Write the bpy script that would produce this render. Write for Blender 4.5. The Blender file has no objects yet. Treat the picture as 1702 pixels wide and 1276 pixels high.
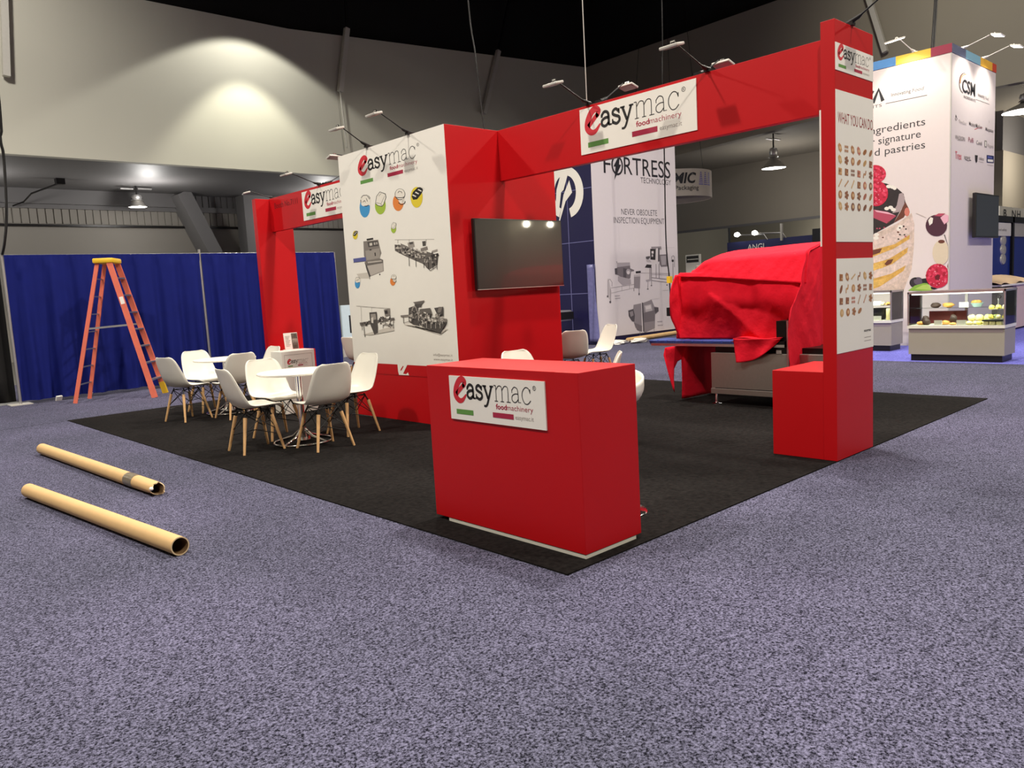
import bpy, bmesh, math, random
from mathutils import Vector, Matrix
SC = bpy.context.scene
COL = SC.collection
PI = math.pi
def lin(c):
    return tuple(((v/12.92) if v <= .04045 else ((v+.055)/1.055)**2.4) for v in c)
def rgb(r, g, b): return lin((r/255, g/255, b/255))

# ------------------------------------------------------------------ camera
cam_d = bpy.data.cameras.new('camera'); CAM = bpy.data.objects.new('camera', cam_d); COL.objects.link(CAM)
YAW, PITCH, ROLL = .824455368, .118239003, -.0557442126
fw = Vector((math.cos(YAW)*math.cos(PITCH), math.sin(YAW)*math.cos(PITCH), -math.sin(PITCH)))
rt = Vector((math.sin(YAW), -math.cos(YAW), 0)); up = rt.cross(fw)
R_ = math.cos(ROLL)*rt + math.sin(ROLL)*up; U_ = -math.sin(ROLL)*rt + math.cos(ROLL)*up
m4 = Matrix((R_, U_, -fw)).transposed().to_4x4()
m4.translation = Vector((-1.90775898*1.42, -1.83222094*1.42, 1.42))
CAM.matrix_world = m4
cam_d.sensor_width = 36; cam_d.sensor_fit = 'HORIZONTAL'; cam_d.lens = 1298.9363/1702*36
cam_d.clip_start = .05; cam_d.clip_end = 200
SC.camera = CAM
# ------------------------------------------------------------------ world, lights, exposure
SC.view_settings.view_transform = 'Standard'; SC.view_settings.look = 'None'
SC.view_settings.exposure = 0.0; SC.view_settings.gamma = 1.0; SC.view_settings.use_curve_mapping = False
W = bpy.data.worlds.new('hall_ambient'); SC.world = W; W.use_nodes = True
W.node_tree.nodes['Background'].inputs[0].default_value = (.80, .86, 1.0, 1); W.node_tree.nodes['Background'].inputs[1].default_value = .30
def point(name, loc, power, col=(1, .93, .82), rad=.35):
    l = bpy.data.lights.new(name, 'POINT'); l.energy = power; l.color = col; l.shadow_soft_size = rad
    o = bpy.data.objects.new(name, l); o.location = loc; COL.objects.link(o); return o
def spot(name, loc, target, power, ang, blend=.3, col=(1, .93, .82), rad=.25):
    l = bpy.data.lights.new(name, 'SPOT'); l.energy = power; l.color = col; l.shadow_soft_size = rad
    l.spot_size = math.radians(ang); l.spot_blend = blend
    o = bpy.data.objects.new(name, l); o.location = loc; COL.objects.link(o)
    o.rotation_euler = (Vector(target)-Vector(loc)).to_track_quat('-Z', 'Y').to_euler(); return o
# high bays under the black ceiling, all aimed straight down with wide beams
BAYS = [(-5, -5, 1700), (-5, 4, 1750), (-4, 12, 1550), (4, -7, 1350), (4.5, 1.5, 1900), (6.0, 8.5, 1400), (13, -6, 1500), (13.5, 3.5, 1200), (12.5, 13, 600)]
for bx_, by_, pw in BAYS:
    spot('high_bay_light', (bx_, by_, 11.2), (bx_, by_, 0), pw*1.75, 150, .5)
# two washers beside the left bulkhead draw its soft arches; two added fills follow
spot('wall_wash_and_fill_light', (8.55, 19.0, 10.65), (8.55, 19.0, 5.0), 620, 116, .12, (1, .98, .88), .12)
spot('wall_wash_and_fill_light', (8.50, 19.3, 10.0), (8.50, 19.5, 5.0), 900, 82, .35, (1, .98, .80), .12)
spot('wall_wash_and_fill_light', (-1.0, 14.5, 10.5), (0.5, 21, 7.2), 1900, 100, .9, (1, .95, .86), .5)  # added broad fill, brightens the left bulkhead without a fixture
spot('wall_wash_and_fill_light', (17.0, 4.5, 10.8), (24.5, 4.0, 8.6), 1500, 110, .9, (1, .95, .80), .5)  # added fill, lifts the right bulkhead near the cake tower
# fill points added to brighten the spaces under the low ceilings
for lx in (-6, 1.5, 6.57, 13): point('low_ceiling_fill', (lx, 24.2, 4.75), 170, (1, .97, .93), .2)
point('low_ceiling_fill', (28.5, 14, 4.6), 190, (1, .95, .90), .3)
point('low_ceiling_fill', (30.5, 4.2, 4.9), 400, (1, .92, .80), .3)
point('low_ceiling_fill', (44, 18, 3.0), 600, (1, .97, .85), .4)
# lamps along the hall wall behind the camera
point('rear_hall_light', (21.7, -15.0, 4.3), 300, (1, .90, .68), .12)
point('rear_hall_light', (23.2, -15.0, 4.3), 200, (1, .90, .68), .12)

# ------------------------------------------------------------------ materials
MATS = {}
def mk(name, col, rough=.5, metal=0., noise=.06, scale=14., bump=0., bscale=None, emit=0., spec=.5, coat=0.):
    if name in MATS: return MATS[name]
    m = bpy.data.materials.new(name); m.use_nodes = True; nt = m.node_tree; b = nt.nodes['Principled BSDF']
    b.inputs['Roughness'].default_value = rough; b.inputs['Metallic'].default_value = metal
    b.inputs['Specular IOR Level'].default_value = spec; b.inputs['Coat Weight'].default_value = coat
    tc = nt.nodes.new('ShaderNodeTexCoord')
    if noise > 0:
        n = nt.nodes.new('ShaderNodeTexNoise'); n.inputs['Scale'].default_value = scale; n.inputs['Detail'].default_value = 4
        nt.links.new(tc.outputs['Object'], n.inputs['Vector'])
        mx = nt.nodes.new('ShaderNodeMix'); mx.data_type = 'RGBA'
        mx.inputs[6].default_value = tuple(max(0, c*(1-noise)) for c in col)+(1,); mx.inputs[7].default_value = tuple(min(1, c*(1+noise)) for c in col)+(1,)
        nt.links.new(n.outputs['Fac'], mx.inputs[0]); nt.links.new(mx.outputs[2], b.inputs['Base Color'])
    else: b.inputs['Base Color'].default_value = tuple(col)+(1,)
    if bump > 0:
        n2 = nt.nodes.new('ShaderNodeTexNoise'); n2.inputs['Scale'].default_value = bscale or scale; n2.inputs['Detail'].default_value = 5
        nt.links.new(tc.outputs['Object'], n2.inputs['Vector'])
        bp = nt.nodes.new('ShaderNodeBump'); bp.inputs['Strength'].default_value = 1; bp.inputs['Distance'].default_value = bump
        nt.links.new(n2.outputs['Fac'], bp.inputs['Height']); nt.links.new(bp.outputs['Normal'], b.inputs['Normal'])
    if emit > 0:
        b.inputs['Emission Color'].default_value = tuple(col)+(1,); b.inputs['Emission Strength'].default_value = emit
    MATS[name] = m; return m
def ink(r, g, b):
    if (r, g, b) in ((206, 160, 78), (224, 176, 92), (206, 184, 170), (214, 192, 182), (44, 36, 36)): return mk('print_%d_%d_%d' % (r, g, b), rgb(r, g, b), .55, noise=.45, scale=22)
    return mk('ink_%d_%d_%d' % (r, g, b), rgb(r, g, b), .55, noise=.03, scale=30)
def carpet(name, dark, light, scale, lowa=.15, pos=(.34, .66), warm=None):
    m = bpy.data.materials.new(name); m.use_nodes = True; nt = m.node_tree; b = nt.nodes['Principled BSDF']
    b.inputs['Roughness'].default_value = 1; b.inputs['Specular IOR Level'].default_value = .1
    tc = nt.nodes.new('ShaderNodeTexCoord')
    n = nt.nodes.new('ShaderNodeTexNoise'); n.inputs['Scale'].default_value = scale; n.inputs['Detail'].default_value = 3; n.inputs['Roughness'].default_value = .7
    nt.links.new(tc.outputs['Object'], n.inputs['Vector'])
    cr = nt.nodes.new('ShaderNodeValToRGB'); cr.color_ramp.elements[0].position = pos[0]; cr.color_ramp.elements[1].position = pos[1]
    cr.color_ramp.elements[0].color = dark+(1,); cr.color_ramp.elements[1].color = light+(1,)
    nt.links.new(n.outputs['Fac'], cr.inputs['Fac'])
    lo = nt.nodes.new('ShaderNodeTexNoise'); lo.inputs['Scale'].default_value = .55; lo.inputs['Detail'].default_value = 3
    nt.links.new(tc.outputs['Object'], lo.inputs['Vector'])
    lr = nt.nodes.new('ShaderNodeValToRGB'); lr.color_ramp.elements[0].position = .3; lr.color_ramp.elements[1].position = .7
    a = lowa; w = warm or (1, 1, 1)
    lr.color_ramp.elements[0].color = (1-a, 1-a, 1-a, 1); lr.color_ramp.elements[1].color = (w[0]*(1+a), w[1]*(1+a), w[2]*(1+a), 1)
    nt.links.new(lo.outputs['Fac'], lr.inputs['Fac'])
    mx = nt.nodes.new('ShaderNodeMix'); mx.data_type = 'RGBA'; mx.blend_type = 'MULTIPLY'; mx.inputs[0].default_value = 1; mx.clamp_result = False
    nt.links.new(cr.outputs['Color'], mx.inputs[6]); nt.links.new(lr.outputs['Color'], mx.inputs[7]); nt.links.new(mx.outputs[2], b.inputs['Base Color'])
    bp = nt.nodes.new('ShaderNodeBump'); bp.inputs['Distance'].default_value = .006; bp.inputs['Strength'].default_value = .6
    nt.links.new(n.outputs['Fac'], bp.inputs['Height']); nt.links.new(bp.outputs['Normal'], b.inputs['Normal'])
    MATS[name] = m; return m
M_AISLE = carpet('aisle_carpet_loops', rgb(13, 13, 23), rgb(125, 125, 150), 104, .17, (.38, .67), (1.03, .98, 1.04))
M_BLACKC = carpet('black_carpet_pile', rgb(9, 8, 8), rgb(36, 33, 32), 30, .3, (.25, .75))
M_VIOLET = carpet('violet_carpet_pile', rgb(84, 84, 168), rgb(128, 128, 214), 40, .1)
M_CONC = mk('polished_concrete', rgb(92, 90, 84), .35, noise=.15, scale=1.3)
M_WALL = mk('bulkhead_paint', rgb(194, 191, 178), .8, noise=.05, scale=.4)
M_WALLR = mk('bulkhead_paint_brown', rgb(140, 133, 120), .8, noise=.05, scale=.4)
M_LOWC = mk('low_ceiling_paint', rgb(104, 102, 102), .6, noise=.05, scale=.6)
M_BACKW = mk('back_wall_paint', rgb(138, 133, 125), .8, noise=.05, scale=.5)
M_BLACK = mk('black_ceiling_paint', rgb(10, 9, 9), .9, noise=.3, scale=.5)
M_RED = mk('red_laminate', rgb(188, 12, 20), .42, noise=.03, scale=3, spec=.32)
M_REDT = M_RED
M_WHITE = mk('white_board', rgb(240, 236, 227), .45, noise=.02, scale=5)
M_SHELL = mk('white_plastic_shell', rgb(236, 232, 220), .35, noise=.02, scale=9)
M_WOOD = mk('beech_wood', rgb(214, 170, 118), .5, noise=.16, scale=24)
M_BMETAL = mk('black_metal', rgb(22, 20, 20), .4, .3, noise=.1)
M_CHROME = mk('chrome', (.78, .78, .78), .12, 1., noise=.02)
M_ALU = mk('aluminium', (.62, .61, .60), .35, .9, noise=.06)
M_GREYP = mk('grey_powder_coat', rgb(202, 198, 190), .45, .2, noise=.05)
M_STEEL = mk('brushed_steel', (.42, .40, .37), .38, .85, noise=.08, scale=40)
M_KRAFT = mk('kraft_cardboard', rgb(216, 178, 124), .75, noise=.07, scale=8, bump=.0006, bscale=60)
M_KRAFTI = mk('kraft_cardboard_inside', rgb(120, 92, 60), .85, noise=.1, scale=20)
M_TAPE = mk('grey_tape', rgb(140, 130, 110), .3, .3, noise=.35, scale=40)
M_ORANGE = mk('orange_fibreglass', rgb(222, 112, 88), .55, noise=.12, scale=10)
M_YEL = mk('yellow_plastic', rgb(236, 190, 44), .45, noise=.06)
M_DRAPE = mk('royal_blue_drape', rgb(15, 25, 100), .85, noise=.14, scale=5, spec=.2)
M_DRAPEB = mk('black_drape', rgb(16, 14, 14), .9, noise=.2, scale=5)
M_CLOTH = mk('red_cloth', rgb(236, 26, 50), .85, noise=.05, scale=30, bump=.014, bscale=8, spec=.2)
M_BELT = mk('blue_conveyor_belt', rgb(58, 84, 168), .5, noise=.08, scale=20)
M_TVS = mk('tv_screen', rgb(7, 6, 6), .33, noise=0., spec=1., coat=.35)
M_TVF = mk('tv_bezel', rgb(20, 18, 18), .35, noise=.05)
M_FABRIC = mk('translucent_white_fabric', rgb(228, 220, 212), .8, noise=.03)
_b = M_FABRIC.node_tree; _p = _b.nodes['Principled BSDF']; _tr = _b.nodes.new('ShaderNodeBsdfTranslucent'); _mx = _b.nodes.new('ShaderNodeMixShader'); _tr.inputs[0].default_value = (.85, .80, .76, 1); _mx.inputs[0].default_value = .55
_b.links.new(_p.outputs[0], _mx.inputs[1]); _b.links.new(_tr.outputs[0], _mx.inputs[2]); _b.links.new(_mx.outputs[0], _b.nodes['Material Output'].inputs[0])
M_GLOW = mk('lamp_glow', (1, .97, .9), .5, noise=0., emit=9.)
M_GLOWS = mk('soft_lamp_glow', (1, .95, .84), .5, noise=0., emit=3.)
M_GLASS = bpy.data.materials.new('clear_glass'); M_GLASS.use_nodes = True
_nt = M_GLASS.node_tree; _nt.nodes.clear()
_o = _nt.nodes.new('ShaderNodeOutputMaterial'); _t = _nt.nodes.new('ShaderNodeBsdfTransparent'); _g = _nt.nodes.new('ShaderNodeBsdfGlossy'); _x = _nt.nodes.new('ShaderNodeMixShader'); _f = _nt.nodes.new('ShaderNodeFresnel')
_t.inputs[0].default_value = (.93, .97, .94, 1); _g.inputs['Roughness'].default_value = .03; _f.inputs[0].default_value = 1.4
_nt.links.new(_f.outputs[0], _x.inputs[0]); _nt.links.new(_t.outputs[0], _x.inputs[1]); _nt.links.new(_g.outputs[0], _x.inputs[2]); _nt.links.new(_x.outputs[0], _o.inputs[0])

# ------------------------------------------------------------------ objects
def thing(name, label, cat, loc=(0, 0, 0), rotz=0., group=None, scale=1.):
    o = bpy.data.objects.new(name, None); COL.objects.link(o); o.empty_display_size = .1
    o.location = loc; o.rotation_euler = (0, 0, rotz); o.scale = (scale,)*3; o['label'] = label; o['category'] = cat
    if group: o['group'] = group
    return o
def tag(o, label, cat, group=None, kind=None):
    o['label'] = label; o['category'] = cat
    if group: o['group'] = group
    if kind: o['kind'] = kind
    return o
def root_loc(o):
    l = Vector((0, 0, 0))
    while o is not None: l += o.location; o = o.parent
    return l
def dup(root, loc, rotz, label, group=None):
    r = root.copy(); COL.objects.link(r); r.location = loc; r.rotation_euler = (0, 0, rotz); r['label'] = label
    if group: r['group'] = group
    for ch in list(root.children):
        c = ch.copy(); COL.objects.link(c); c.parent = r
        for g in list(ch.children):
            d = g.copy(); COL.objects.link(d); d.parent = c
    return r
def smooth_path(pts, n=8, closed=False):
    P = [Vector(p) for p in pts]; out = []; L = len(P)
    rng = L if closed else L-1
    for i in range(rng):
        if closed: a, b, c, d = P[(i-1) % L], P[i], P[(i+1) % L], P[(i+2) % L]
        else: a, b, c, d = P[max(i-1, 0)], P[i], P[i+1], P[min(i+2, L-1)]
        for k in range(n):
            t = k/n
            out.append(.5*((2*b)+(c-a)*t+(2*a-5*b+4*c-d)*t*t+(3*b-a-3*c+d)*t**3))
    if not closed: out.append(P[-1])
    return out
_H = {}
def glyphs(s, weight=0., shear=0.):
    k = (s, weight, shear)
    if k in _H: return _H[k]
    cu = bpy.data.curves.new('lettering', 'FONT'); cu.body = s; cu.size = 1; cu.offset = weight; cu.shear = shear; cu.resolution_u = 3; cu.fill_mode = 'FRONT'
    ob = bpy.data.objects.new('lettering', cu); me = bpy.data.meshes.new_from_object(ob)
    vs = [(v.co.x, v.co.y) for v in me.vertices]; fs = [tuple(p.vertices) for p in me.polygons]
    bpy.data.objects.remove(ob); bpy.data.curves.remove(cu); bpy.data.meshes.remove(me)
    _H[k] = (vs, fs); return vs, fs
class MB:
    def __init__(s): s.v = []; s.f = []; s.mi = []; s.mats = []
    def m(s, mat):
        if mat not in s.mats: s.mats.append(mat)
        return s.mats.index(mat)
    def add(s, vs, fs, mat):
        o = len(s.v); k = s.m(mat); s.v += [tuple(v) for v in vs]
        for f in fs: s.f.append(tuple(i+o for i in f)); s.mi.append(k)
        return s
    def box(s, x0, x1, y0, y1, z0, z1, mat, M=None):
        vs = [Vector((x, y, z)) for z in (z0, z1) for y in (y0, y1) for x in (x0, x1)]
        if M is not None: vs = [M @ v for v in vs]
        return s.add(vs, [(0, 2, 3, 1), (4, 5, 7, 6), (0, 1, 5, 4), (2, 6, 7, 3), (0, 4, 6, 2), (1, 3, 7, 5)], mat)
    def rbox(s, x0, x1, y0, y1, z0, z1, r, mat, M=None, seg=2):
        bm = bmesh.new(); bmesh.ops.create_cube(bm, size=1)
        for v in bm.verts: v.co = Vector(((x0+x1)/2+v.co.x*(x1-x0), (y0+y1)/2+v.co.y*(y1-y0), (z0+z1)/2+v.co.z*(z1-z0)))
        bmesh.ops.bevel(bm, geom=bm.edges[:], offset=r, segments=seg, affect='EDGES', profile=.5)
        bm.verts.index_update(); vs = [(M @ v.co) if M is not None else v.co.copy() for v in bm.verts]; fs = [tuple(v.index for v in f.verts) for f in bm.faces]; bm.free()
        return s.add(vs, fs, mat)
    def beam(s, a, b, w, h, mat, upv=(0, 0, 1)):
        a, b = Vector(a), Vector(b); d = (b-a); L = d.length; d.normalize(); u = Vector(upv); sx = d.cross(u)
        if sx.length < 1e-4: sx = d.cross(Vector((1, 0, 0)))
        sx.normalize(); uz = sx.cross(d)
        vs = [a+d*t*L+sx*x*w/2+uz*z*h/2 for t in (0, 1) for z in (-1, 1) for x in (-1, 1)]
        return s.add(vs, [(0, 1, 3, 2), (4, 6, 7, 5), (0, 4, 5, 1), (2, 3, 7, 6), (0, 2, 6, 4), (1, 5, 7, 3)], mat)
    def tube(s, pts, r, mat, n=10, closed=False, caps=True):
        P = [Vector(p) for p in pts]; L = len(P); rr = r if isinstance(r, (list, tuple)) else [r]*L
        vs = []; fs = []; ref = None
        for i in range(L):
            if closed: d = P[(i+1) % L]-P[i-1]
            else: d = P[min(i+1, L-1)]-P[max(i-1, 0)]
            d.normalize()
            if ref is None: ref = Vector((0, 0, 1)) if abs(d.z) < .9 else Vector((1, 0, 0))
            x = d.cross(ref)
            if x.length < 1e-5: x = d.cross(Vector((1, 0, 0)))
            x.normalize(); y = x.cross(d); ref = y
            for k in range(n):
                a = 2*PI*k/n; vs.append(P[i]+x*math.cos(a)*rr[i]+y*math.sin(a)*rr[i])
        for i in range(L if closed else L-1):
            j = (i+1) % L
            for k in range(n): fs.append((i*n+k, i*n+(k+1) % n, j*n+(k+1) % n, j*n+k))
        if caps and not closed: fs.append(tuple(range(n-1, -1, -1))); fs.append(tuple((L-1)*n+k for k in range(n)))
        return s.add(vs, fs, mat)
    def lathe(s, prof, mat, c=(0, 0, 0), n=24, M=None):
        vs = []; fs = []; L = len(prof)
        for r, z in prof:
            for k in range(n):
                a = 2*PI*k/n; v = Vector((r*math.cos(a), r*math.sin(a), z)); v = (M @ v) if M is not None else v; vs.append(v+Vector(c))
        for i in range(L-1):
            for k in range(n): fs.append((i*n+k, i*n+(k+1) % n, (i+1)*n+(k+1) % n, (i+1)*n+k))
        if prof[0] == prof[-1]: return s.add(vs, fs, mat)
        if prof[0][0] > 1e-6: fs.append(tuple(range(n-1, -1, -1)))
        if prof[-1][0] > 1e-6: fs.append(tuple((L-1)*n+k for k in range(n)))
        return s.add(vs, fs, mat)
    def grid(s, fn, nu, nv, mat):
        vs = [fn(i/nu, j/nv) for j in range(nv+1) for i in range(nu+1)]
        fs = [(j*(nu+1)+i, j*(nu+1)+i+1, (j+1)*(nu+1)+i+1, (j+1)*(nu+1)+i) for j in range(nv) for i in range(nu)]
        return s.add(vs, fs, mat)
    def blob(s, c, rx, ry, rz, mat, nu=10, nv=7, j=0., rnd=None):
        vs = []; fs = []
        for a in range(nv+1):
            t = PI*a/nv
            for b in range(nu):
                p = 2*PI*b/nu; q = 1+(rnd.uniform(-j, j) if rnd else 0)
                vs.append((c[0]+rx*q*math.sin(t)*math.cos(p), c[1]+ry*q*math.sin(t)*math.sin(p), c[2]-rz*q*math.cos(t)))
        for a in range(nv):
            for b in range(nu): fs.append((a*nu+b, a*nu+(b+1) % nu, (a+1)*nu+(b+1) % nu, (a+1)*nu+b))
        return s.add(vs, fs, mat)
    # ---- flat printing on a plane: P(a, b) -> 3D, nrm the outward normal, off the lift above the board
    def poly(s, P, pts, mat):
        vs = [P(a, b) for a, b in pts]; return s.add(vs, [tuple(range(len(vs)))], mat)
    def rect(s, P, a0, b0, a1, b1, mat): return s.poly(P, [(a0, b0), (a1, b0), (a1, b1), (a0, b1)], mat)
    def text(s, P, txt, a0, b0, width, cap, mat, weight=0., shear=0., slope=0.):
        vs, fs = glyphs(txt, weight, shear); hv, _ = glyphs('H', weight)
        x0 = min(v[0] for v in vs); x1 = max(v[0] for v in vs); ch = max(v[1] for v in hv); sg = width/(x1-x0)
        return s.add([P(a0+(x-x0)*sg, b0+y/ch*cap+slope*(x-x0)*sg) for x, y in vs], fs, mat)
    def stroke(s, P, pts, w, mat, n=5, closed=False, caps=True):
        if n > 1:
            q = smooth_path([(p[0], p[1], 0) for p in pts], n, closed); q = [(p.x, p.y) for p in q]
        else: q = list(pts)
        L = len(q); W0 = w if isinstance(w, (list, tuple)) else [w, w]
        vs = []; fs = []
        for i, (x, y) in enumerate(q):
            if closed: a, b = q[i-1], q[(i+1) % L]
            else: a, b = q[max(i-1, 0)], q[min(i+1, L-1)]
            dx, dy = b[0]-a[0], b[1]-a[1]; l = math.hypot(dx, dy) or 1
            t = i/max(1, L-1)*(len(W0)-1); k = min(int(t), len(W0)-2); ww = W0[k]*(1-(t-k))+W0[k+1]*(t-k)
            vs.append(P(x-dy/l*ww/2, y+dx/l*ww/2)); vs.append(P(x+dy/l*ww/2, y-dx/l*ww/2))
        for i in range(L if closed else L-1):
            j = (i+1) % L; fs.append((2*i, 2*i+1, 2*j+1, 2*j))
        return s.add(vs, fs, mat)
    def ell(s, P, ca, cb, ra, rb, mat, n=20): return s.poly(P, [(ca+ra*math.cos(2*PI*i/n), cb+rb*math.sin(2*PI*i/n)) for i in range(n)], mat)
    def build(s, name, parent=None, smooth=None, local=False, origin=None):
        V = s.v
        if parent is not None and not local: l = root_loc(parent); V = [(x-l.x, y-l.y, z-l.z) for x, y, z in V]
        loc = None
        if parent is None:
            xs = [v[0] for v in V]; ys = [v[1] for v in V]; zs = [v[2] for v in V]
            loc = origin or ((min(xs)+max(xs))/2, (min(ys)+max(ys))/2, min(zs)); V = [(x-loc[0], y-loc[1], z-loc[2]) for x, y, z in V]
        me = bpy.data.meshes.new(name); me.from_pydata(V, [], s.f)
        for m in s.mats: me.materials.append(m)
        me.polygons.foreach_set('material_index', s.mi)
        if smooth is not None:
            me.polygons.foreach_set('use_smooth', [True]*len(s.f))
            if smooth < 179: me.set_sharp_from_angle(angle=math.radians(smooth))
        me.update(); o = bpy.data.objects.new(name, me); COL.objects.link(o)
        if parent is not None: o.parent = parent
        else: o.location = loc
        return o
def mods(o, solid=None, bevel=None, sub=0):
    if sub: d = o.modifiers.new('Subdivision', 'SUBSURF'); d.levels = d.render_levels = sub
    if solid: d = o.modifiers.new('Solidify', 'SOLIDIFY'); d.thickness = solid; d.offset = 0
    if bevel: d = o.modifiers.new('Bevel', 'BEVEL'); d.width = bevel; d.segments = 2; d.limit_method = 'ANGLE'; d.angle_limit = math.radians(50)
    return o
def struct(o): o['kind'] = 'structure'; return o
def planeX(x, off=0., flip=True):      # board facing -x: a runs along -y (to the right as seen), b along z
    return lambda a, b: (x-off, a, b)
def planeY(y, off=0.): return lambda a, b: (a, y-off, b)
def boxobj(name, dims, mat, parent=None, bevel=None):
    b = MB(); b.box(*dims, mat); return mods(b.build(name, parent), bevel=bevel)

# logo drawn with slab strokes in a 1 x 0.32 field (a to the right, b up)
C_RED = ink(204, 38, 52); C_DRED = ink(168, 34, 66); C_BLK = ink(28, 26, 26); C_GRN = ink(94, 146, 66); C_GREY = ink(150, 140, 132); C_PINK = ink(214, 120, 128)
def logo(mb, Q, o0, full=True, x0=0.):
    """Q(a, b, layer) -> 3D point."""
    P1 = lambda a, b: Q(a, b, 1); P2 = lambda a, b: Q(a, b, 2)
    def G(ox, oy, sx, sy, wt, strokes, mat):
        for st in strokes:
            pts, w, n = st if len(st) == 3 else (st[0], st[1], 5)
            mb.stroke(P1, [(ox+x*sx, oy+y*sy) for x, y in pts], [q*wt for q in (w if isinstance(w, (list, tuple)) else (w, w))], mat, n)
    # e
    G(.058, .142, .136, .136, .045, [([(.16, .34), (.84, .88)], (.75, .75), 1), ([(.80, .80), (.90, 1.02), (.70, 1.16), (.40, 1.02), (.14, .62), (.10, .26), (.34, .02), (.66, .04), (1.0, .36)], (.75, .95, 1.05, 1.1, 1.15, 1.1, .95, .7, .25), 7)], C_RED)
    mb.ell(P1, .058+.136*.80, .142+.136*.80, .015, .015, C_RED, 14)
    xh = .102; y0 = .163; b = .0205
    sl = lambda x, y, w: ([(x-w, y), (x+w, y)], .62, 1)
    a_ = [([(.12, .78), (.34, .98), (.60, .90), (.68, .62), (.68, .05)], 1.), ([(.68, .56), (.40, .56), (.14, .42), (.12, .16), (.32, .02), (.52, .08), (.68, .24)], 1.), ([(.66, .05), (.92, .05)], .62, 1), ([(.12, .62), (.12, .82)], .9, 1)]
    s_ = [([(.66, .78), (.42, .98), (.18, .88), (.16, .68), (.40, .54), (.66, .42), (.70, .18), (.44, .01), (.12, .16)], 1.), ([(.68, .64), (.68, .98)], .6, 1), ([(.11, .36), (.11, .02)], .6, 1)]
    y_ = [([(.14, .96), (.44, .10)], 1., 1), ([(.78, .96), (.50, .14), (.34, -.28), (.20, -.42), (.04, -.40)], (.9, .9, .9, .8, .7)), sl(.14, .97, .17), sl(.78, .97, .16)]
    G(.196, y0, .112, xh, b, a_, C_BLK); G(.296, y0, .104, xh, b, s_, C_BLK); G(.382, y0, .120, xh, b, y_, C_BLK)
    t = .0062; sl2 = lambda x, y, w: ([(x-w, y), (x+w, y)], .9, 1)
    m_ = [([(.12, 1), (.12, 0)], 1, 1), ([(.0, 1), (.12, 1)], 1, 1), sl2(.12, 0, .1), ([(.12, .7), (.26, .96), (.40, .98), (.48, .80), (.48, 0)], 1), sl2(.48, 0, .1), ([(.48, .7), (.62, .96), (.76, .98), (.84, .80), (.84, 0)], 1), sl2(.86, 0, .12)]
    c_ = [([(.84, .70), (.70, .96), (.42, 1.), (.16, .72), (.14, .34), (.34, .02), (.62, .0), (.88, .22)], 1), ([(.84, .66), (.84, .92)], 1, 1)]
    G(.500, y0, .172, xh*1.06, t, m_, C_BLK); G(.672, y0, .108, xh*1.06, t, a_, C_BLK); G(.772, y0, .108, xh*1.06, t, c_, C_BLK)
    # registered mark, strap line, bars, address
    mb.stroke(P1, [(.905+.014*math.cos(i*PI/6), .272+.014*math.sin(i*PI/6)) for i in range(12)], .0035, C_BLK, 1, True)
    mb.text(P1, 'R', .900, .266, .011, .013, C_BLK, .01)
    mb.text(P1, 'food', .512, .108, .112, .036, C_DRED, .022); mb.text(P1, 'machinery', .626, .108, .258, .036, C_DRED, -.006)
    mb.text(P1, 'easymac.it', .708, .050, .178, .030, C_GREY, -.008)
    mb.rect(P1, .070, .042, .262, .078, C_GRN); mb.rect(P1, .475, .046, .690, .082, C_DRED)
def signboard(mb, ax, pos, a_left, a_right, z0, z1, eps=.0012, thick=.008, base=True):
    """white easymac board on a plane x=pos (ax 0, a = y) or y=pos (ax 1, a = x)."""
    W_ = a_right-a_left; H_ = z1-z0
    def Q(a, b, layer):
        A = a_left+a*W_; B = z0+b/.32*H_; d = thick+eps*layer
        return (pos-d, A, B) if ax == 0 else (A, pos-d, B)
    if base:
        lo, hi = min(a_left, a_right), max(a_left, a_right)
        if ax == 0: mb.box(pos-thick, pos, lo, hi, z0, z1, M_WHITE)
        else: mb.box(lo, hi, pos-thick, pos, z0, z1, M_WHITE)
    logo(mb, Q, 0)
CM = dict(g1=(44, 40, 39), g2=(78, 73, 70), g3=(104, 98, 93), g4=(128, 121, 115), g5=(156, 149, 141), g6=(182, 174, 166), g7=(218, 211, 202), g8=(206, 199, 188), blu=(86, 92, 152),
          wht=(232, 226, 214), blk=(24, 22, 22), cblu=(62, 148, 204), cgrn=(160, 188, 62), corg=(224, 130, 56), cyel=(222, 200, 48),
          f1=(40, 36, 40), f2=(84, 78, 84), f3=(116, 108, 114), f4=(142, 134, 140), f5=(166, 158, 164), f6=(186, 178, 182), f7=(214, 206, 208),
          cream=(214, 192, 182), cream2=(206, 184, 170), sponge=(206, 160, 78), spong2=(224, 176, 92), brown=(104, 56, 40), choc=(44, 36, 36), greyp=(168, 150, 150), pinkd=(176, 70, 92), pinkl=(226, 170, 184), straw2=(206, 120, 104),
          rasp=(196, 30, 62), rasp2=(222, 62, 92), rasp3=(168, 18, 46), rasp4=(244, 170, 184), rasp5=(104, 6, 24), cherry=(72, 34, 50), stem=(66, 56, 58), stemg=(190, 176, 170), creamy=(216, 200, 172), dkber=(44, 36, 44), purp=(92, 80, 96), leaf=(132, 176, 62), leaf2=(176, 204, 96), cred=(196, 60, 60), navy=(28, 36, 84))
def art(mb, key, P, d0, dd=2e-5):
    for i, it in enumerate(ART[key].split(';')):
        c, pts = it.split(':'); q = [tuple(int(t)/1000 for t in p.split(',')) for p in pts.split(' ')]
        mb.poly(lambda a, b: P(a, b, d0+dd*i), q, ink(*CM[c]))

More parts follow.
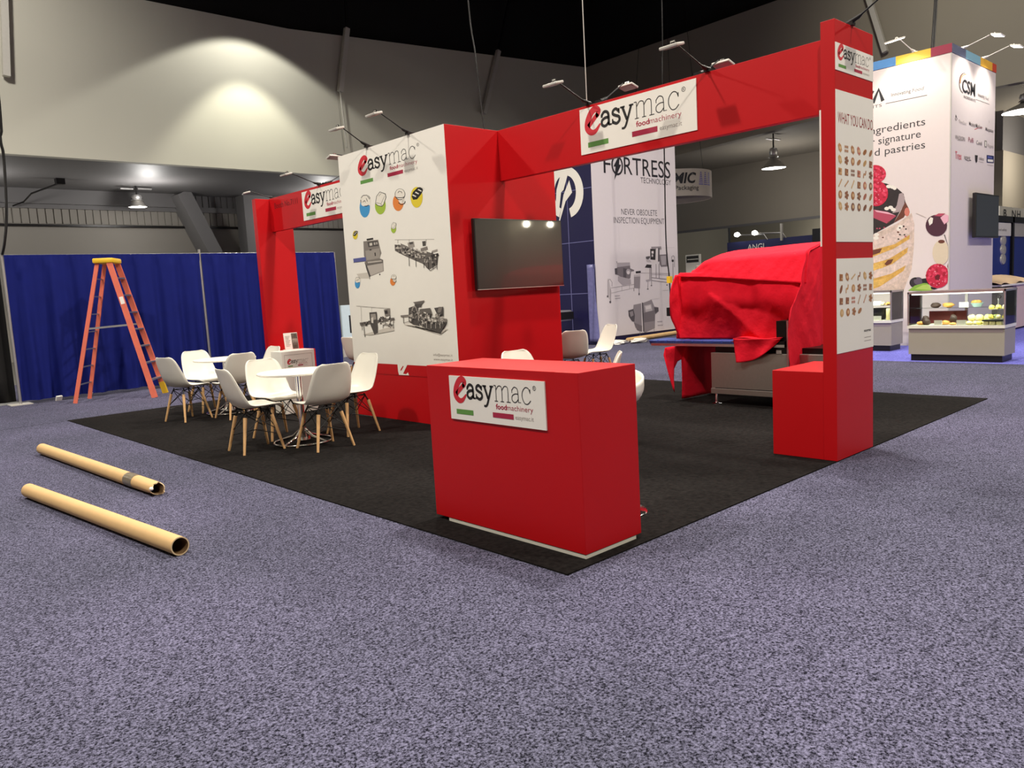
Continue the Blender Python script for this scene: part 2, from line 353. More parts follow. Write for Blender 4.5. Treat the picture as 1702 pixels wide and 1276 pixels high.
ART = {
  'tower_machines': 'g8:5555,1725 5283,1730 5269,1657 5500,1668;g4:5353,2093 5044,2086 5013,1978 4996,1932 5038,1875 4972,1853 4977,1726 5265,1680 5363,1847 5323,1870 5364,1926;g1:5284,2116 5145,2117 5139,2096 5277,2094;g2:5270,2078 5052,2078 5042,2016 5254,2018;g8:5229,2062 5172,2062 5171,2031 5226,2031;g6:5139,2062 5106,2062 5105,2034 5136,2034;g6:5092,2062 5064,2062 5063,2036 5089,2035;g5:5327,1982 5027,1989 5028,1879 5313,1872;g1:5138,1946 5115,1947 5113,1908 5136,1907;g1:5239,1991 5196,1992 5193,1979 5234,1978;blu:5603,1909 5330,1910 5325,1861 5598,1859;g2:5602,1859 5329,1859 5330,1864 5603,1865;g6:5313,1807 4981,1818 4988,1730 5255,1688;g2:5359,1857 5313,1807 5255,1688 5280,1663 5333,1766;g3:5320,1857 4989,1859 4981,1818 5313,1807;g6:5302,1853 5006,1852 4999,1836 5292,1835;g1:5279,1686 5282,1648 5272,1648 5270,1686;g1:5049,1692 5050,1689 5054,1686 5058,1685 5064,1684 5069,1685 5073,1687 5076,1690 5076,1694 5075,1697 5071,1700 5067,1702 5061,1702 5056,1701 5052,1699 5049,1696;g4:4716,2056 4000,2000 3999,2003 4716,2059;g4:4659,2053 4664,2013 4657,2013 4652,2052;g4:4447,2037 4453,1984 4447,1983 4441,2036;g4:4143,2012 4147,1971 4141,1971 4137,2012;g3:4723,2006 4514,1977 4334,1908 4154,1889 3944,1832 3974,1734 4116,1695 4229,1762 4367,1807 4549,1869 4725,1937;g2:4717,1999 4630,1998 4629,1918 4717,1943;g4:4607,2009 4510,1976 4517,1885 4616,1917;g5:4479,2004 4363,2011 4350,1951 4465,1948;g2:4447,2008 4380,2008 4375,1984 4442,1983;g2:4212,1998 4151,1998 4151,1948 4207,1946;g4:4250,1926 4128,1940 4120,1904 4244,1889;g8:4359,1873 4259,1854 4258,1822 4354,1843;g1:4080,1842 3951,1856 3935,1826 4065,1799;g5:4055,1887 3957,1897 3955,1874 4048,1863;g6:4599,1918 4560,1914 4562,1901 4600,1906;g6:4357,1900 4338,1895 4340,1879 4359,1883;g2:4377,1868 4365,1866 4367,1850 4379,1852;g1:4277,1906 4255,1902 4256,1894 4278,1898;g2:4035,1823 4016,1824 4018,1809 4037,1808;g6:4161,1786 4132,1781 4134,1768 4163,1773;g1:4035,1758 4011,1752 4014,1727 4038,1734;g8:4560,1894 4518,1892 4520,1882 4561,1884;g2:4025,1809 3984,1798 3986,1782 4026,1792;g3:4485,1913 4443,1908 4446,1884 4488,1889;g5:4102,1827 4067,1821 4069,1807 4103,1813;g3:4309,1852 4275,1849 4276,1835 4310,1838;g6:4639,1976 4598,1968 4600,1953 4641,1961;g2:4672,1949 4625,1945 4628,1926 4675,1930;g3:4578,1958 4565,1955 4566,1943 4579,1947;g5:4540,1929 4495,1924 4497,1906 4542,1910;g8:4234,1845 4199,1837 4201,1823 4236,1831;g6:4340,1919 4303,1909 4305,1898 4341,1908;g5:4083,1812 4065,1810 4067,1794 4085,1796;g3:4409,1946 4378,1944 4381,1922 4411,1924;g3:4686,1984 4667,1980 4669,1961 4688,1965;g1:4134,1799 4114,1795 4116,1772 4136,1776;g3:4092,1825 4057,1824 4058,1811 4093,1813;g8:4567,1952 4549,1947 4550,1935 4568,1939;g1:4498,1902 4470,1899 4472,1885 4500,1888;g8:4483,1925 4444,1924 4445,1911 4485,1913;g1:4338,1911 4306,1912 4308,1890 4341,1888;g6:4428,1944 4384,1939 4386,1923 4430,1928;g2:4319,1908 4276,1903 4278,1880 4322,1886;g6:4330,1931 4297,1925 4299,1902 4333,1908;g1:4674,1977 4627,1974 4630,1949 4677,1952;g1:4472,1875 4435,1874 4436,1858 4474,1860;g6:4298,1835 4268,1828 4269,1816 4300,1824;g6:4575,1914 4529,1908 4532,1887 4577,1893;g6:4566,1971 4534,1966 4537,1941 4569,1946;g6:4617,1938 4594,1937 4596,1920 4619,1921;g2:4057,1878 4040,1873 4041,1859 4059,1864;g5:4462,1942 4428,1933 4431,1909 4465,1918;g1:4061,1774 4033,1770 4035,1749 4063,1752;g5:4178,1896 4161,1895 4164,1871 4181,1871;g3:4268,1827 4244,1826 4246,1812 4270,1813;g5:4149,1813 4122,1807 4124,1789 4151,1794;g5:4694,1998 4652,1988 4655,1965 4697,1975;g3:4623,1940 4579,1934 4580,1925 4624,1931;g6:4656,1976 4613,1965 4616,1947 4658,1958;g1:4058,1865 4045,1863 4046,1850 4059,1852;g3:4654,1976 4611,1974 4612,1966 4655,1967;g1:4397,1930 4379,1927 4380,1915 4398,1918;g3:4386,1852 4348,1844 4350,1826 4388,1834;g1:4511,1927 4495,1927 4497,1907 4513,1907;g6:4149,1782 4114,1779 4116,1766 4151,1769;g2:4651,1933 4604,1933 4607,1906 4654,1906;g5:4151,1806 4112,1802 4114,1778 4154,1782;g5:4509,1916 4486,1917 4488,1905 4511,1904;g2:4622,1935 4606,1934 4608,1916 4624,1917;g5:4419,1919 4396,1913 4397,1900 4420,1905;g2:4533,1960 4499,1961 4502,1938 4536,1937;g1:4689,1982 4674,1982 4676,1964 4692,1964;g2:4708,1998 4670,1993 4671,1979 4710,1983;g2:4617,1932 4593,1928 4595,1911 4619,1915;g3:4158,1775 4120,1776 4121,1763 4160,1762;g8:4106,1811 4090,1809 4091,1798 4107,1800;g8:4692,1983 4649,1972 4652,1949 4695,1960;g8:4002,1841 3981,1841 3982,1824 4003,1823;g5:4519,1903 4483,1899 4485,1883 4520,1887;g5:4309,1838 4282,1836 4284,1821 4311,1823;g8:4355,1858 4312,1860 4315,1834 4358,1832;g6:4444,1938 4428,1934 4429,1922 4445,1926;g5:4292,1905 4277,1904 4278,1888 4294,1888;g2:4338,1870 4312,1865 4314,1845 4340,1850;g3:4478,1900 4434,1897 4436,1876 4481,1879;g1:4063,1762 4042,1762 4045,1743 4065,1742;g2:4158,1823 4134,1818 4136,1801 4159,1806;g8:4477,1899 4437,1892 4439,1877 4479,1884;g6:4364,1930 4348,1928 4350,1909 4366,1911;g1:4574,1959 4555,1955 4557,1936 4577,1940;g3:4348,1895 4315,1888 4317,1873 4350,1881;g5:4188,1903 4145,1896 4148,1873 4191,1880;g8:4183,1898 4140,1891 4143,1866 4186,1873;g6:4217,1899 4179,1890 4180,1879 4218,1888;g2:4407,1863 4380,1860 4383,1841 4409,1844;g2:4611,1936 4584,1935 4585,1925 4612,1927;g1:4434,1900 4390,1893 4392,1876 4436,1882;g3:4258,1846 4219,1845 4220,1834 4259,1835;g2:4564,1953 4526,1949 4529,1925 4567,1929;g6:4315,1880 4275,1874 4278,1852 4318,1858;g1:4552,1905 4509,1899 4510,1892 4553,1898;g3:4310,1830 4273,1830 4276,1804 4313,1804;g5:4425,1879 4398,1874 4400,1853 4427,1859;g8:4704,1971 4675,1968 4677,1955 4706,1958;g1:4216,1851 4184,1850 4185,1836 4218,1836;g2:4008,1787 3975,1781 3977,1760 4011,1766;g5:4013,1809 3976,1802 3978,1787 4015,1794;g8:4203,1852 4170,1848 4171,1837 4205,1841;g8:4419,1912 4393,1908 4396,1885 4422,1888;g8:4196,1799 4182,1799 4185,1773 4199,1773;g6:4503,1958 4467,1951 4468,1940 4505,1948;g5:4152,1798 4116,1793 4118,1771 4154,1776;g6:4060,1777 4035,1776 4038,1756 4062,1757;g8:4112,1825 4085,1822 4086,1814 4113,1817;g8:4273,1911 4259,1911 4260,1896 4275,1896;g2:4036,1786 4012,1783 4015,1763 4039,1766;g3:4321,1901 4298,1897 4299,1889 4322,1893;g8:4232,1855 4202,1853 4203,1845 4233,1847;g3:4190,1811 4169,1810 4171,1791 4192,1792;g5:4408,1903 4387,1899 4390,1880 4410,1884;g3:4032,1778 3995,1769 3996,1761 4033,1770;g1:4412,1856 4368,1854 4370,1842 4413,1844;g8:4262,1901 4219,1890 4221,1875 4263,1886;g8:4581,1908 4553,1902 4554,1891 4582,1897;g8:4384,1906 4359,1905 4360,1896 4385,1897;g2:4485,1948 4459,1949 4461,1932 4487,1932;g6:4651,1943 4637,1940 4640,1918 4654,1920;g5:4207,1813 4165,1811 4167,1792 4210,1795;g6:4603,1933 4587,1931 4589,1916 4605,1918;g6:4165,1783 4146,1781 4148,1768 4167,1770;g1:4539,1917 4515,1911 4518,1892 4541,1898;g3:4665,1939 4623,1936 4625,1922 4667,1926;g1:4493,1948 4475,1945 4478,1922 4495,1925;g2:4708,1986 4672,1983 4673,1974 4709,1977;g1:4470,1851 4476,1753 4467,1753 4462,1850;g1:4346,1842 4352,1737 4344,1736 4338,1842;g1:4204,1832 4211,1718 4203,1718 4196,1832;g1:4125,1827 4132,1708 4124,1707 4117,1826;g1:4047,1821 4054,1697 4046,1697 4039,1821;g1:3979,1817 3987,1689 3979,1688 3971,1816;g2:4175,1727 4101,1680 4094,1684 4168,1731;g2:4095,1680 3973,1720 3978,1725 4100,1685;g8:5521,999 4865,1098 4849,1046 5349,993;g4:5611,1343 4897,1296 4896,1300 5610,1347;g5:5514,1332 5523,1142 5518,1142 5509,1332;g5:5282,1320 5284,1267 5280,1267 5277,1320;g4:4914,1299 4925,1072 4912,1072 4901,1299;g3:5564,1143 4830,1194 4823,1168 5556,1108;g2:5336,1261 5179,1265 5181,1020 5263,1000 5332,1114;g5:5310,1241 5206,1245 5198,1179 5305,1167;g7:5307,1194 5259,1207 5267,1133 5307,1140;g4:5028,1288 4926,1299 4917,1221 5011,1210;g1:5014,1275 4955,1280 4949,1241 5003,1236;g2:5487,1108 5477,972 5464,972 5475,1108;g2:5522,1115 5524,1053 5514,1054 5512,1115;g2:5069,1158 5075,1073 5066,1073 5059,1158;g2:4860,1175 4861,1078 4852,1079 4851,1175;g2:5071,1103 4851,1115 4852,1120 5071,1108;g5:4876,1088 4861,1085 4862,1076 4877,1079;g3:5078,1200 5064,1197 5066,1178 5081,1181;g7:4924,1112 4897,1107 4899,1093 4926,1098;g3:5073,1212 5058,1212 5060,1197 5075,1197;g2:5032,1127 5013,1127 5014,1117 5033,1116;g2:5061,1209 5034,1206 5037,1182 5064,1185;g5:4860,1161 4836,1156 4838,1141 4862,1145;g3:4927,1178 4887,1180 4890,1157 4930,1155;g7:4945,1166 4918,1161 4920,1145 4947,1151;g5:5010,1136 4979,1130 4981,1115 5012,1121;g5:4997,1116 4963,1118 4965,1102 4999,1101;g3:4925,1116 4888,1111 4891,1094 4928,1099;g7:5073,1131 5039,1129 5041,1113 5075,1115;g7:4978,1185 4959,1182 4961,1166 4980,1170;g1:4898,1114 4876,1111 4877,1103 4899,1106;g1:5142,1167 5120,1163 5122,1152 5143,1156;g1:4925,1207 4905,1203 4907,1182 4928,1186;g1:5029,1145 5014,1145 5016,1132 5030,1131;g5:5130,1146 5115,1147 5118,1128 5133,1126;g7:5127,1141 5092,1145 5094,1129 5130,1125;g7:5145,1141 5126,1141 5127,1132 5146,1133;g7:4971,1133 4950,1133 4952,1118 4973,1118;g2:4938,1133 4901,1126 4903,1107 4941,1113;g3:5019,1191 4987,1194 4988,1181 5021,1179;g5:4930,1103 4902,1102 4905,1082 4932,1083;g1:5116,1141 5094,1141 5097,1123 5118,1124;g2:4958,1101 4926,1104 4928,1092 4960,1090;g2:5133,1174 5105,1168 5108,1145 5136,1150;g7:5088,1179 5067,1177 5069,1160 5090,1162;g1:4943,1187 4918,1190 4920,1174 4945,1171;g1:5044,1197 5016,1199 5017,1189 5045,1188;g5:5103,1197 5083,1196 5085,1180 5105,1181;g3:5001,1178 4968,1179 4971,1160 5003,1159;g7:5030,1220 5001,1215 5004,1193 5033,1199;g1:5111,1207 5075,1205 5077,1191 5113,1193;g3:4982,1183 4940,1186 4942,1173 4984,1169;g3:5137,1191 5099,1194 5101,1176 5140,1172;g1:5144,1173 5117,1170 5120,1148 5146,1151;g2:5082,1182 5042,1177 5043,1168 5083,1173;g1:5131,1183 5097,1183 5098,1173 5132,1173;g1:5517,1134 5493,1132 5495,1116 5519,1118;g4:5446,1124 5419,1125 5422,1110 5448,1108;g4:5473,1125 5446,1126 5448,1110 5475,1108;g1:5537,1113 5513,1110 5514,1102 5538,1105;g2:5412,1139 5390,1135 5391,1127 5413,1130;g4:5447,1126 5423,1125 5425,1107 5450,1107;g1:5410,1148 5372,1151 5374,1131 5413,1128;g2:5466,1153 5436,1148 5438,1129 5469,1134;g2:5461,1145 5438,1143 5440,1127 5463,1129;g1:5435,1130 5399,1126 5402,1105 5438,1109;g4:5425,1149 5397,1151 5399,1135 5427,1133;g4:5527,1117 5497,1120 5499,1108 5529,1105;g2:5369,1163 5334,1165 5336,1151 5371,1149;g2:5474,1143 5457,1141 5459,1124 5477,1127;g8:4663,1116 4428,1108 3974,1015 3853,1069 4029,1045;g3:4441,1357 4233,1369 4288,1330 4402,1333;g2:4423,1334 4288,1335 4302,1304 4405,1304;g5:4445,1354 4232,1368 4233,1373 4446,1359;g2:4533,1297 4361,1330 4357,1095 4449,1108 4551,1146;g5:4379,1244 4386,1216 4401,1192 4420,1176 4442,1170 4462,1176 4478,1193 4487,1217 4488,1246 4480,1274 4466,1298 4446,1314 4424,1319 4404,1313 4389,1296 4380,1272;g2:4398,1244 4403,1222 4413,1202 4426,1190 4440,1185 4453,1190 4463,1203 4469,1223 4469,1245 4463,1268 4453,1287 4440,1300 4426,1304 4413,1299 4403,1286 4398,1267;g4:4699,1218 4520,1224 4519,1203 4697,1199;g3:4654,1198 4656,1128 4645,1129 4643,1198;g3:4550,1203 4546,1146 4535,1147 4539,1203;g4:4649,1130 4539,1146 4541,1151 4651,1135;g3:4335,1280 4141,1288 4110,1215 4334,1206;g2:4072,1286 3915,1297 3920,1200 4013,1195;g4:3992,1297 3925,1295 3970,1236 4018,1237;g4:4354,1206 3862,1169 3874,1140 4023,1105 4348,1169;g2:4339,1157 4023,1105 3865,1140 3993,1015 4226,1070 4345,1107;g3:4156,1165 4119,1159 4122,1134 4159,1139;g1:4535,1226 4491,1218 4494,1197 4538,1206;g7:4304,1150 4279,1151 4280,1141 4305,1141;g1:4417,1235 4374,1237 4377,1214 4420,1212;g2:4451,1192 4434,1189 4435,1182 4452,1185;g2:4051,1123 4034,1123 4035,1113 4052,1113;g6:4199,1174 4181,1172 4184,1147 4202,1149;g5:4353,1214 4335,1216 4336,1206 4354,1204;g5:4040,1167 4009,1169 4011,1149 4042,1146;g1:4037,1179 4016,1176 4017,1160 4039,1162;g3:4386,1150 4342,1149 4343,1135 4387,1136;g2:4063,1186 4032,1189 4033,1181 4064,1178;g6:4141,1132 4126,1130 4127,1118 4143,1120;g7:4330,1219 4300,1221 4303,1198 4333,1196;g2:4061,1194 4041,1189 4043,1174 4063,1178;g3:4335,1189 4294,1181 4295,1167 4337,1175;g7:4482,1194 4459,1192 4462,1168 4485,1171;g3:4101,1123 4085,1120 4085,1111 4102,1115;g7:3993,1219 3959,1220 3960,1206 3995,1206;g2:4294,1245 4252,1242 4253,1234 4295,1237;g1:4468,1187 4424,1180 4426,1160 4470,1167;g3:4433,1223 4418,1224 4420,1208 4434,1207;g6:4007,1123 3982,1120 3983,1103 4009,1106;g3:4379,1206 4338,1200 4339,1190 4380,1197;g5:3953,1152 3926,1154 3927,1141 3955,1139;g5:4222,1183 4194,1179 4195,1170 4223,1175;g5:4114,1164 4079,1160 4080,1145 4116,1150;g5:4042,1207 4001,1198 4003,1177 4044,1186;g7:4131,1175 4119,1175 4121,1158 4133,1157;g5:4375,1231 4346,1230 4348,1209 4377,1210;g7:4144,1159 4107,1152 4108,1138 4146,1145;g2:4262,1209 4240,1204 4241,1194 4263,1199;g7:4017,1130 3991,1126 3993,1106 4020,1109;g5:4288,1187 4246,1178 4248,1160 4290,1169;g2:4153,1154 4120,1158 4123,1136 4155,1133;g7:4171,1175 4153,1176 4156,1154 4174,1153;g5:4516,1214 4495,1215 4496,1207 4517,1205;g7:3953,1169 3924,1169 3926,1154 3954,1154;g6:4157,1178 4137,1180 4140,1156 4160,1154;g1:3957,1134 3919,1131 3921,1111 3959,1113;g5:4201,1214 4180,1210 4182,1192 4203,1197;g5:3947,1138 3923,1136 3925,1113 3949,1116;g2:4256,1233 4231,1233 4233,1217 4257,1216;g3:4175,1197 4134,1200 4135,1192 4176,1189;g6:3977,1171 3956,1169 3958,1145 3980,1147;g2:4274,1232 4252,1232 4255,1205 4277,1206;g5:4186,1215 4142,1213 4144,1197 4187,1198;g7:3977,1185 3936,1189 3937,1179 3978,1175;g1:4155,1196 4134,1193 4136,1170 4157,1174;g6:4239,1184 4218,1186 4220,1170 4241,1168;g6:4388,1245 4344,1241 4345,1228 4390,1232;g2:4220,1150 4179,1154 4182,1130 4223,1125;g6:4352,1197 4329,1195 4330,1182 4354,1183;g3:4328,1172 4288,1176 4289,1166 4329,1162;g6:4259,1143 4217,1148 4219,1130 4261,1125;g6:4177,1170 4135,1163 4137,1143 4179,1150;g1:4247,1176 4211,1175 4214,1150 4249,1151;g6:4364,1264 4327,1260 4329,1241 4366,1245;g5:3994,1211 3967,1210 3969,1192 3996,1193;g5:4211,1196 4182,1192 4183,1184 4212,1188;g1:4035,1141 4003,1137 4003,1129 4036,1133;g7:3921,1148 3908,1149 3910,1125 3923,1125;g6:4051,1226 4011,1220 4014,1194 4054,1199;g1:4448,1194 4422,1192 4423,1181 4450,1183;g1:4199,1170 4163,1167 4164,1154 4200,1157;g3:4071,1136 4055,1136 4056,1121 4072,1121;g5:4243,1212 4209,1214 4212,1189 4246,1187;g3:4448,1199 4419,1197 4422,1171 4451,1173;g2:4406,1262 4385,1262 4388,1238 4409,1238;g1:4037,1134 4010,1136 4012,1121 4038,1119;g3:4149,1226 4116,1228 4117,1219 4150,1217;g3:4261,1210 4234,1212 4237,1186 4264,1184;g7:4519,1186 4505,1183 4506,1173 4520,1176;g2:4041,1153 4027,1153 4029,1128 4044,1129;g3:4454,1192 4429,1192 4431,1180 4455,1180;g5:4099,1150 4075,1150 4077,1129 4101,1129;g3:4055,1185 4017,1182 4018,1165 4057,1168;g2:4406,1240 4391,1241 4392,1233 4407,1232;g6:4518,1168 4489,1171 4491,1149 4521,1145;g2:4357,1149 4314,1147 4316,1133 4358,1135;g2:4449,1252 4424,1248 4426,1233 4450,1237;g1:4212,1239 4174,1234 4176,1212 4214,1217;g7:4257,1250 4216,1241 4218,1227 4259,1236;g5:4539,1222 4498,1215 4499,1205 4540,1211;g1:4363,1177 4327,1179 4328,1168 4365,1167;g7:4184,1176 4153,1172 4156,1147 4187,1151;g2:4345,1209 4323,1206 4326,1184 4347,1187;g7:4068,1210 4050,1208 4051,1200 4069,1202;g1:3953,1224 3940,1223 3942,1202 3955,1202;g7:4528,1179 4488,1171 4490,1152 4530,1160;g2:4497,1167 4467,1170 4471,1144 4500,1141;g6:4149,1183 4112,1177 4113,1169 4149,1175;g3:4350,1260 4336,1260 4339,1234 4353,1233;g1:4147,1226 4128,1222 4131,1197 4150,1200;g1:4200,1144 4168,1145 4171,1121 4202,1120;g2:4269,1215 4243,1213 4245,1191 4271,1192;g2:4083,1135 4061,1132 4063,1116 4084,1119;g6:4204,1233 4177,1233 4179,1211 4207,1210;g6:4346,1242 4331,1243 4332,1231 4347,1230;g7:3944,1150 3924,1150 3925,1134 3945,1133;g5:4419,1230 4394,1229 4396,1219 4421,1220;g2:4294,1165 4282,1162 4283,1149 4295,1152;g7:4192,1200 4154,1192 4156,1172 4194,1180;g5:4510,1228 4493,1227 4496,1203 4513,1204;g1:4503,1257 4481,1257 4483,1236 4505,1236;g5:4194,1159 4181,1157 4182,1147 4195,1150;g2:4283,1220 4240,1217 4241,1209 4284,1212;g7:4311,1221 4298,1218 4301,1200 4313,1202;g6:3950,1193 3920,1195 3922,1175 3953,1174;g6:4059,1224 4037,1222 4040,1198 4062,1199;g6:4445,1261 4410,1259 4411,1249 4446,1251;g1:4186,1230 4148,1233 4149,1217 4188,1214;g2:4524,1211 4495,1210 4498,1185 4527,1185;g2:4411,1170 4389,1166 4391,1149 4413,1152;g1:4314,1167 4276,1160 4278,1139 4317,1147;g1:4155,1200 4139,1200 4142,1176 4158,1177;g5:4491,1227 4454,1220 4456,1207 4493,1214;g7:4247,1192 4218,1193 4219,1184 4248,1182;g5:4542,1213 4509,1212 4511,1201 4543,1202;g7:4121,1171 4093,1169 4095,1152 4123,1154;g7:4291,1146 4253,1142 4256,1116 4294,1121;g3:4508,1262 4481,1264 4484,1238 4511,1235;g7:4408,1236 4395,1235 4398,1212 4411,1213;g1:4270,1145 4257,1145 4260,1120 4273,1119;g7:4081,1166 4040,1161 4042,1137 4084,1142;g5:4166,1174 4139,1176 4140,1167 4167,1165;g2:3945,1159 3921,1158 3922,1151 3946,1151;g5:4074,1177 4056,1177 4058,1157 4077,1157;g1:4476,1191 4444,1191 4447,1169 4478,1169;g2:4409,1233 4388,1229 4390,1209 4411,1214;g7:4492,1227 4474,1225 4476,1205 4495,1206;g3:4027,1133 3993,1132 3994,1117 4029,1118;g5:4177,1214 4152,1209 4153,1201 4178,1205;g2:4425,1266 4409,1265 4411,1246 4427,1248;g1:4268,1218 4253,1218 4255,1195 4271,1195;g6:4512,1221 4471,1221 4475,1194 4516,1194;g6:4130,1139 4111,1136 4113,1115 4132,1118;g5:4042,1226 4009,1226 4010,1216 4043,1216;g2:4172,1236 4137,1230 4139,1208 4175,1215;g1:4100,1139 4059,1130 4061,1111 4102,1119;g7:4306,1159 4287,1160 4288,1146 4307,1145;g1:3928,1143 3909,1142 3912,1117 3931,1118;g5:4468,1202 4443,1201 4445,1180 4470,1181;g1:3980,1218 3945,1218 3947,1197 3982,1197;g2:4037,1118 4002,1118 4003,1107 4038,1107;g5:4364,1207 4329,1204 4332,1181 4367,1184;g2:4275,1143 4260,1144 4262,1128 4276,1127;g6:4365,1182 4348,1181 4351,1154 4368,1156;g5:3938,1166 3915,1168 3917,1143 3941,1141;g1:4473,1262 4434,1255 4435,1245 4474,1252;g6:4306,1132 4309,1070 4299,1070 4296,1132;g6:4224,1131 4227,1070 4217,1070 4214,1131;g6:4144,1130 4147,1069 4137,1070 4134,1130;g6:4064,1130 4067,1069 4057,1069 4055,1130;g6:3986,1129 3989,1069 3979,1069 3976,1129;g1:4432,1092 3995,1012 3992,1018 4428,1098;g1:3989,1013 3861,1132 3869,1136 3997,1017',
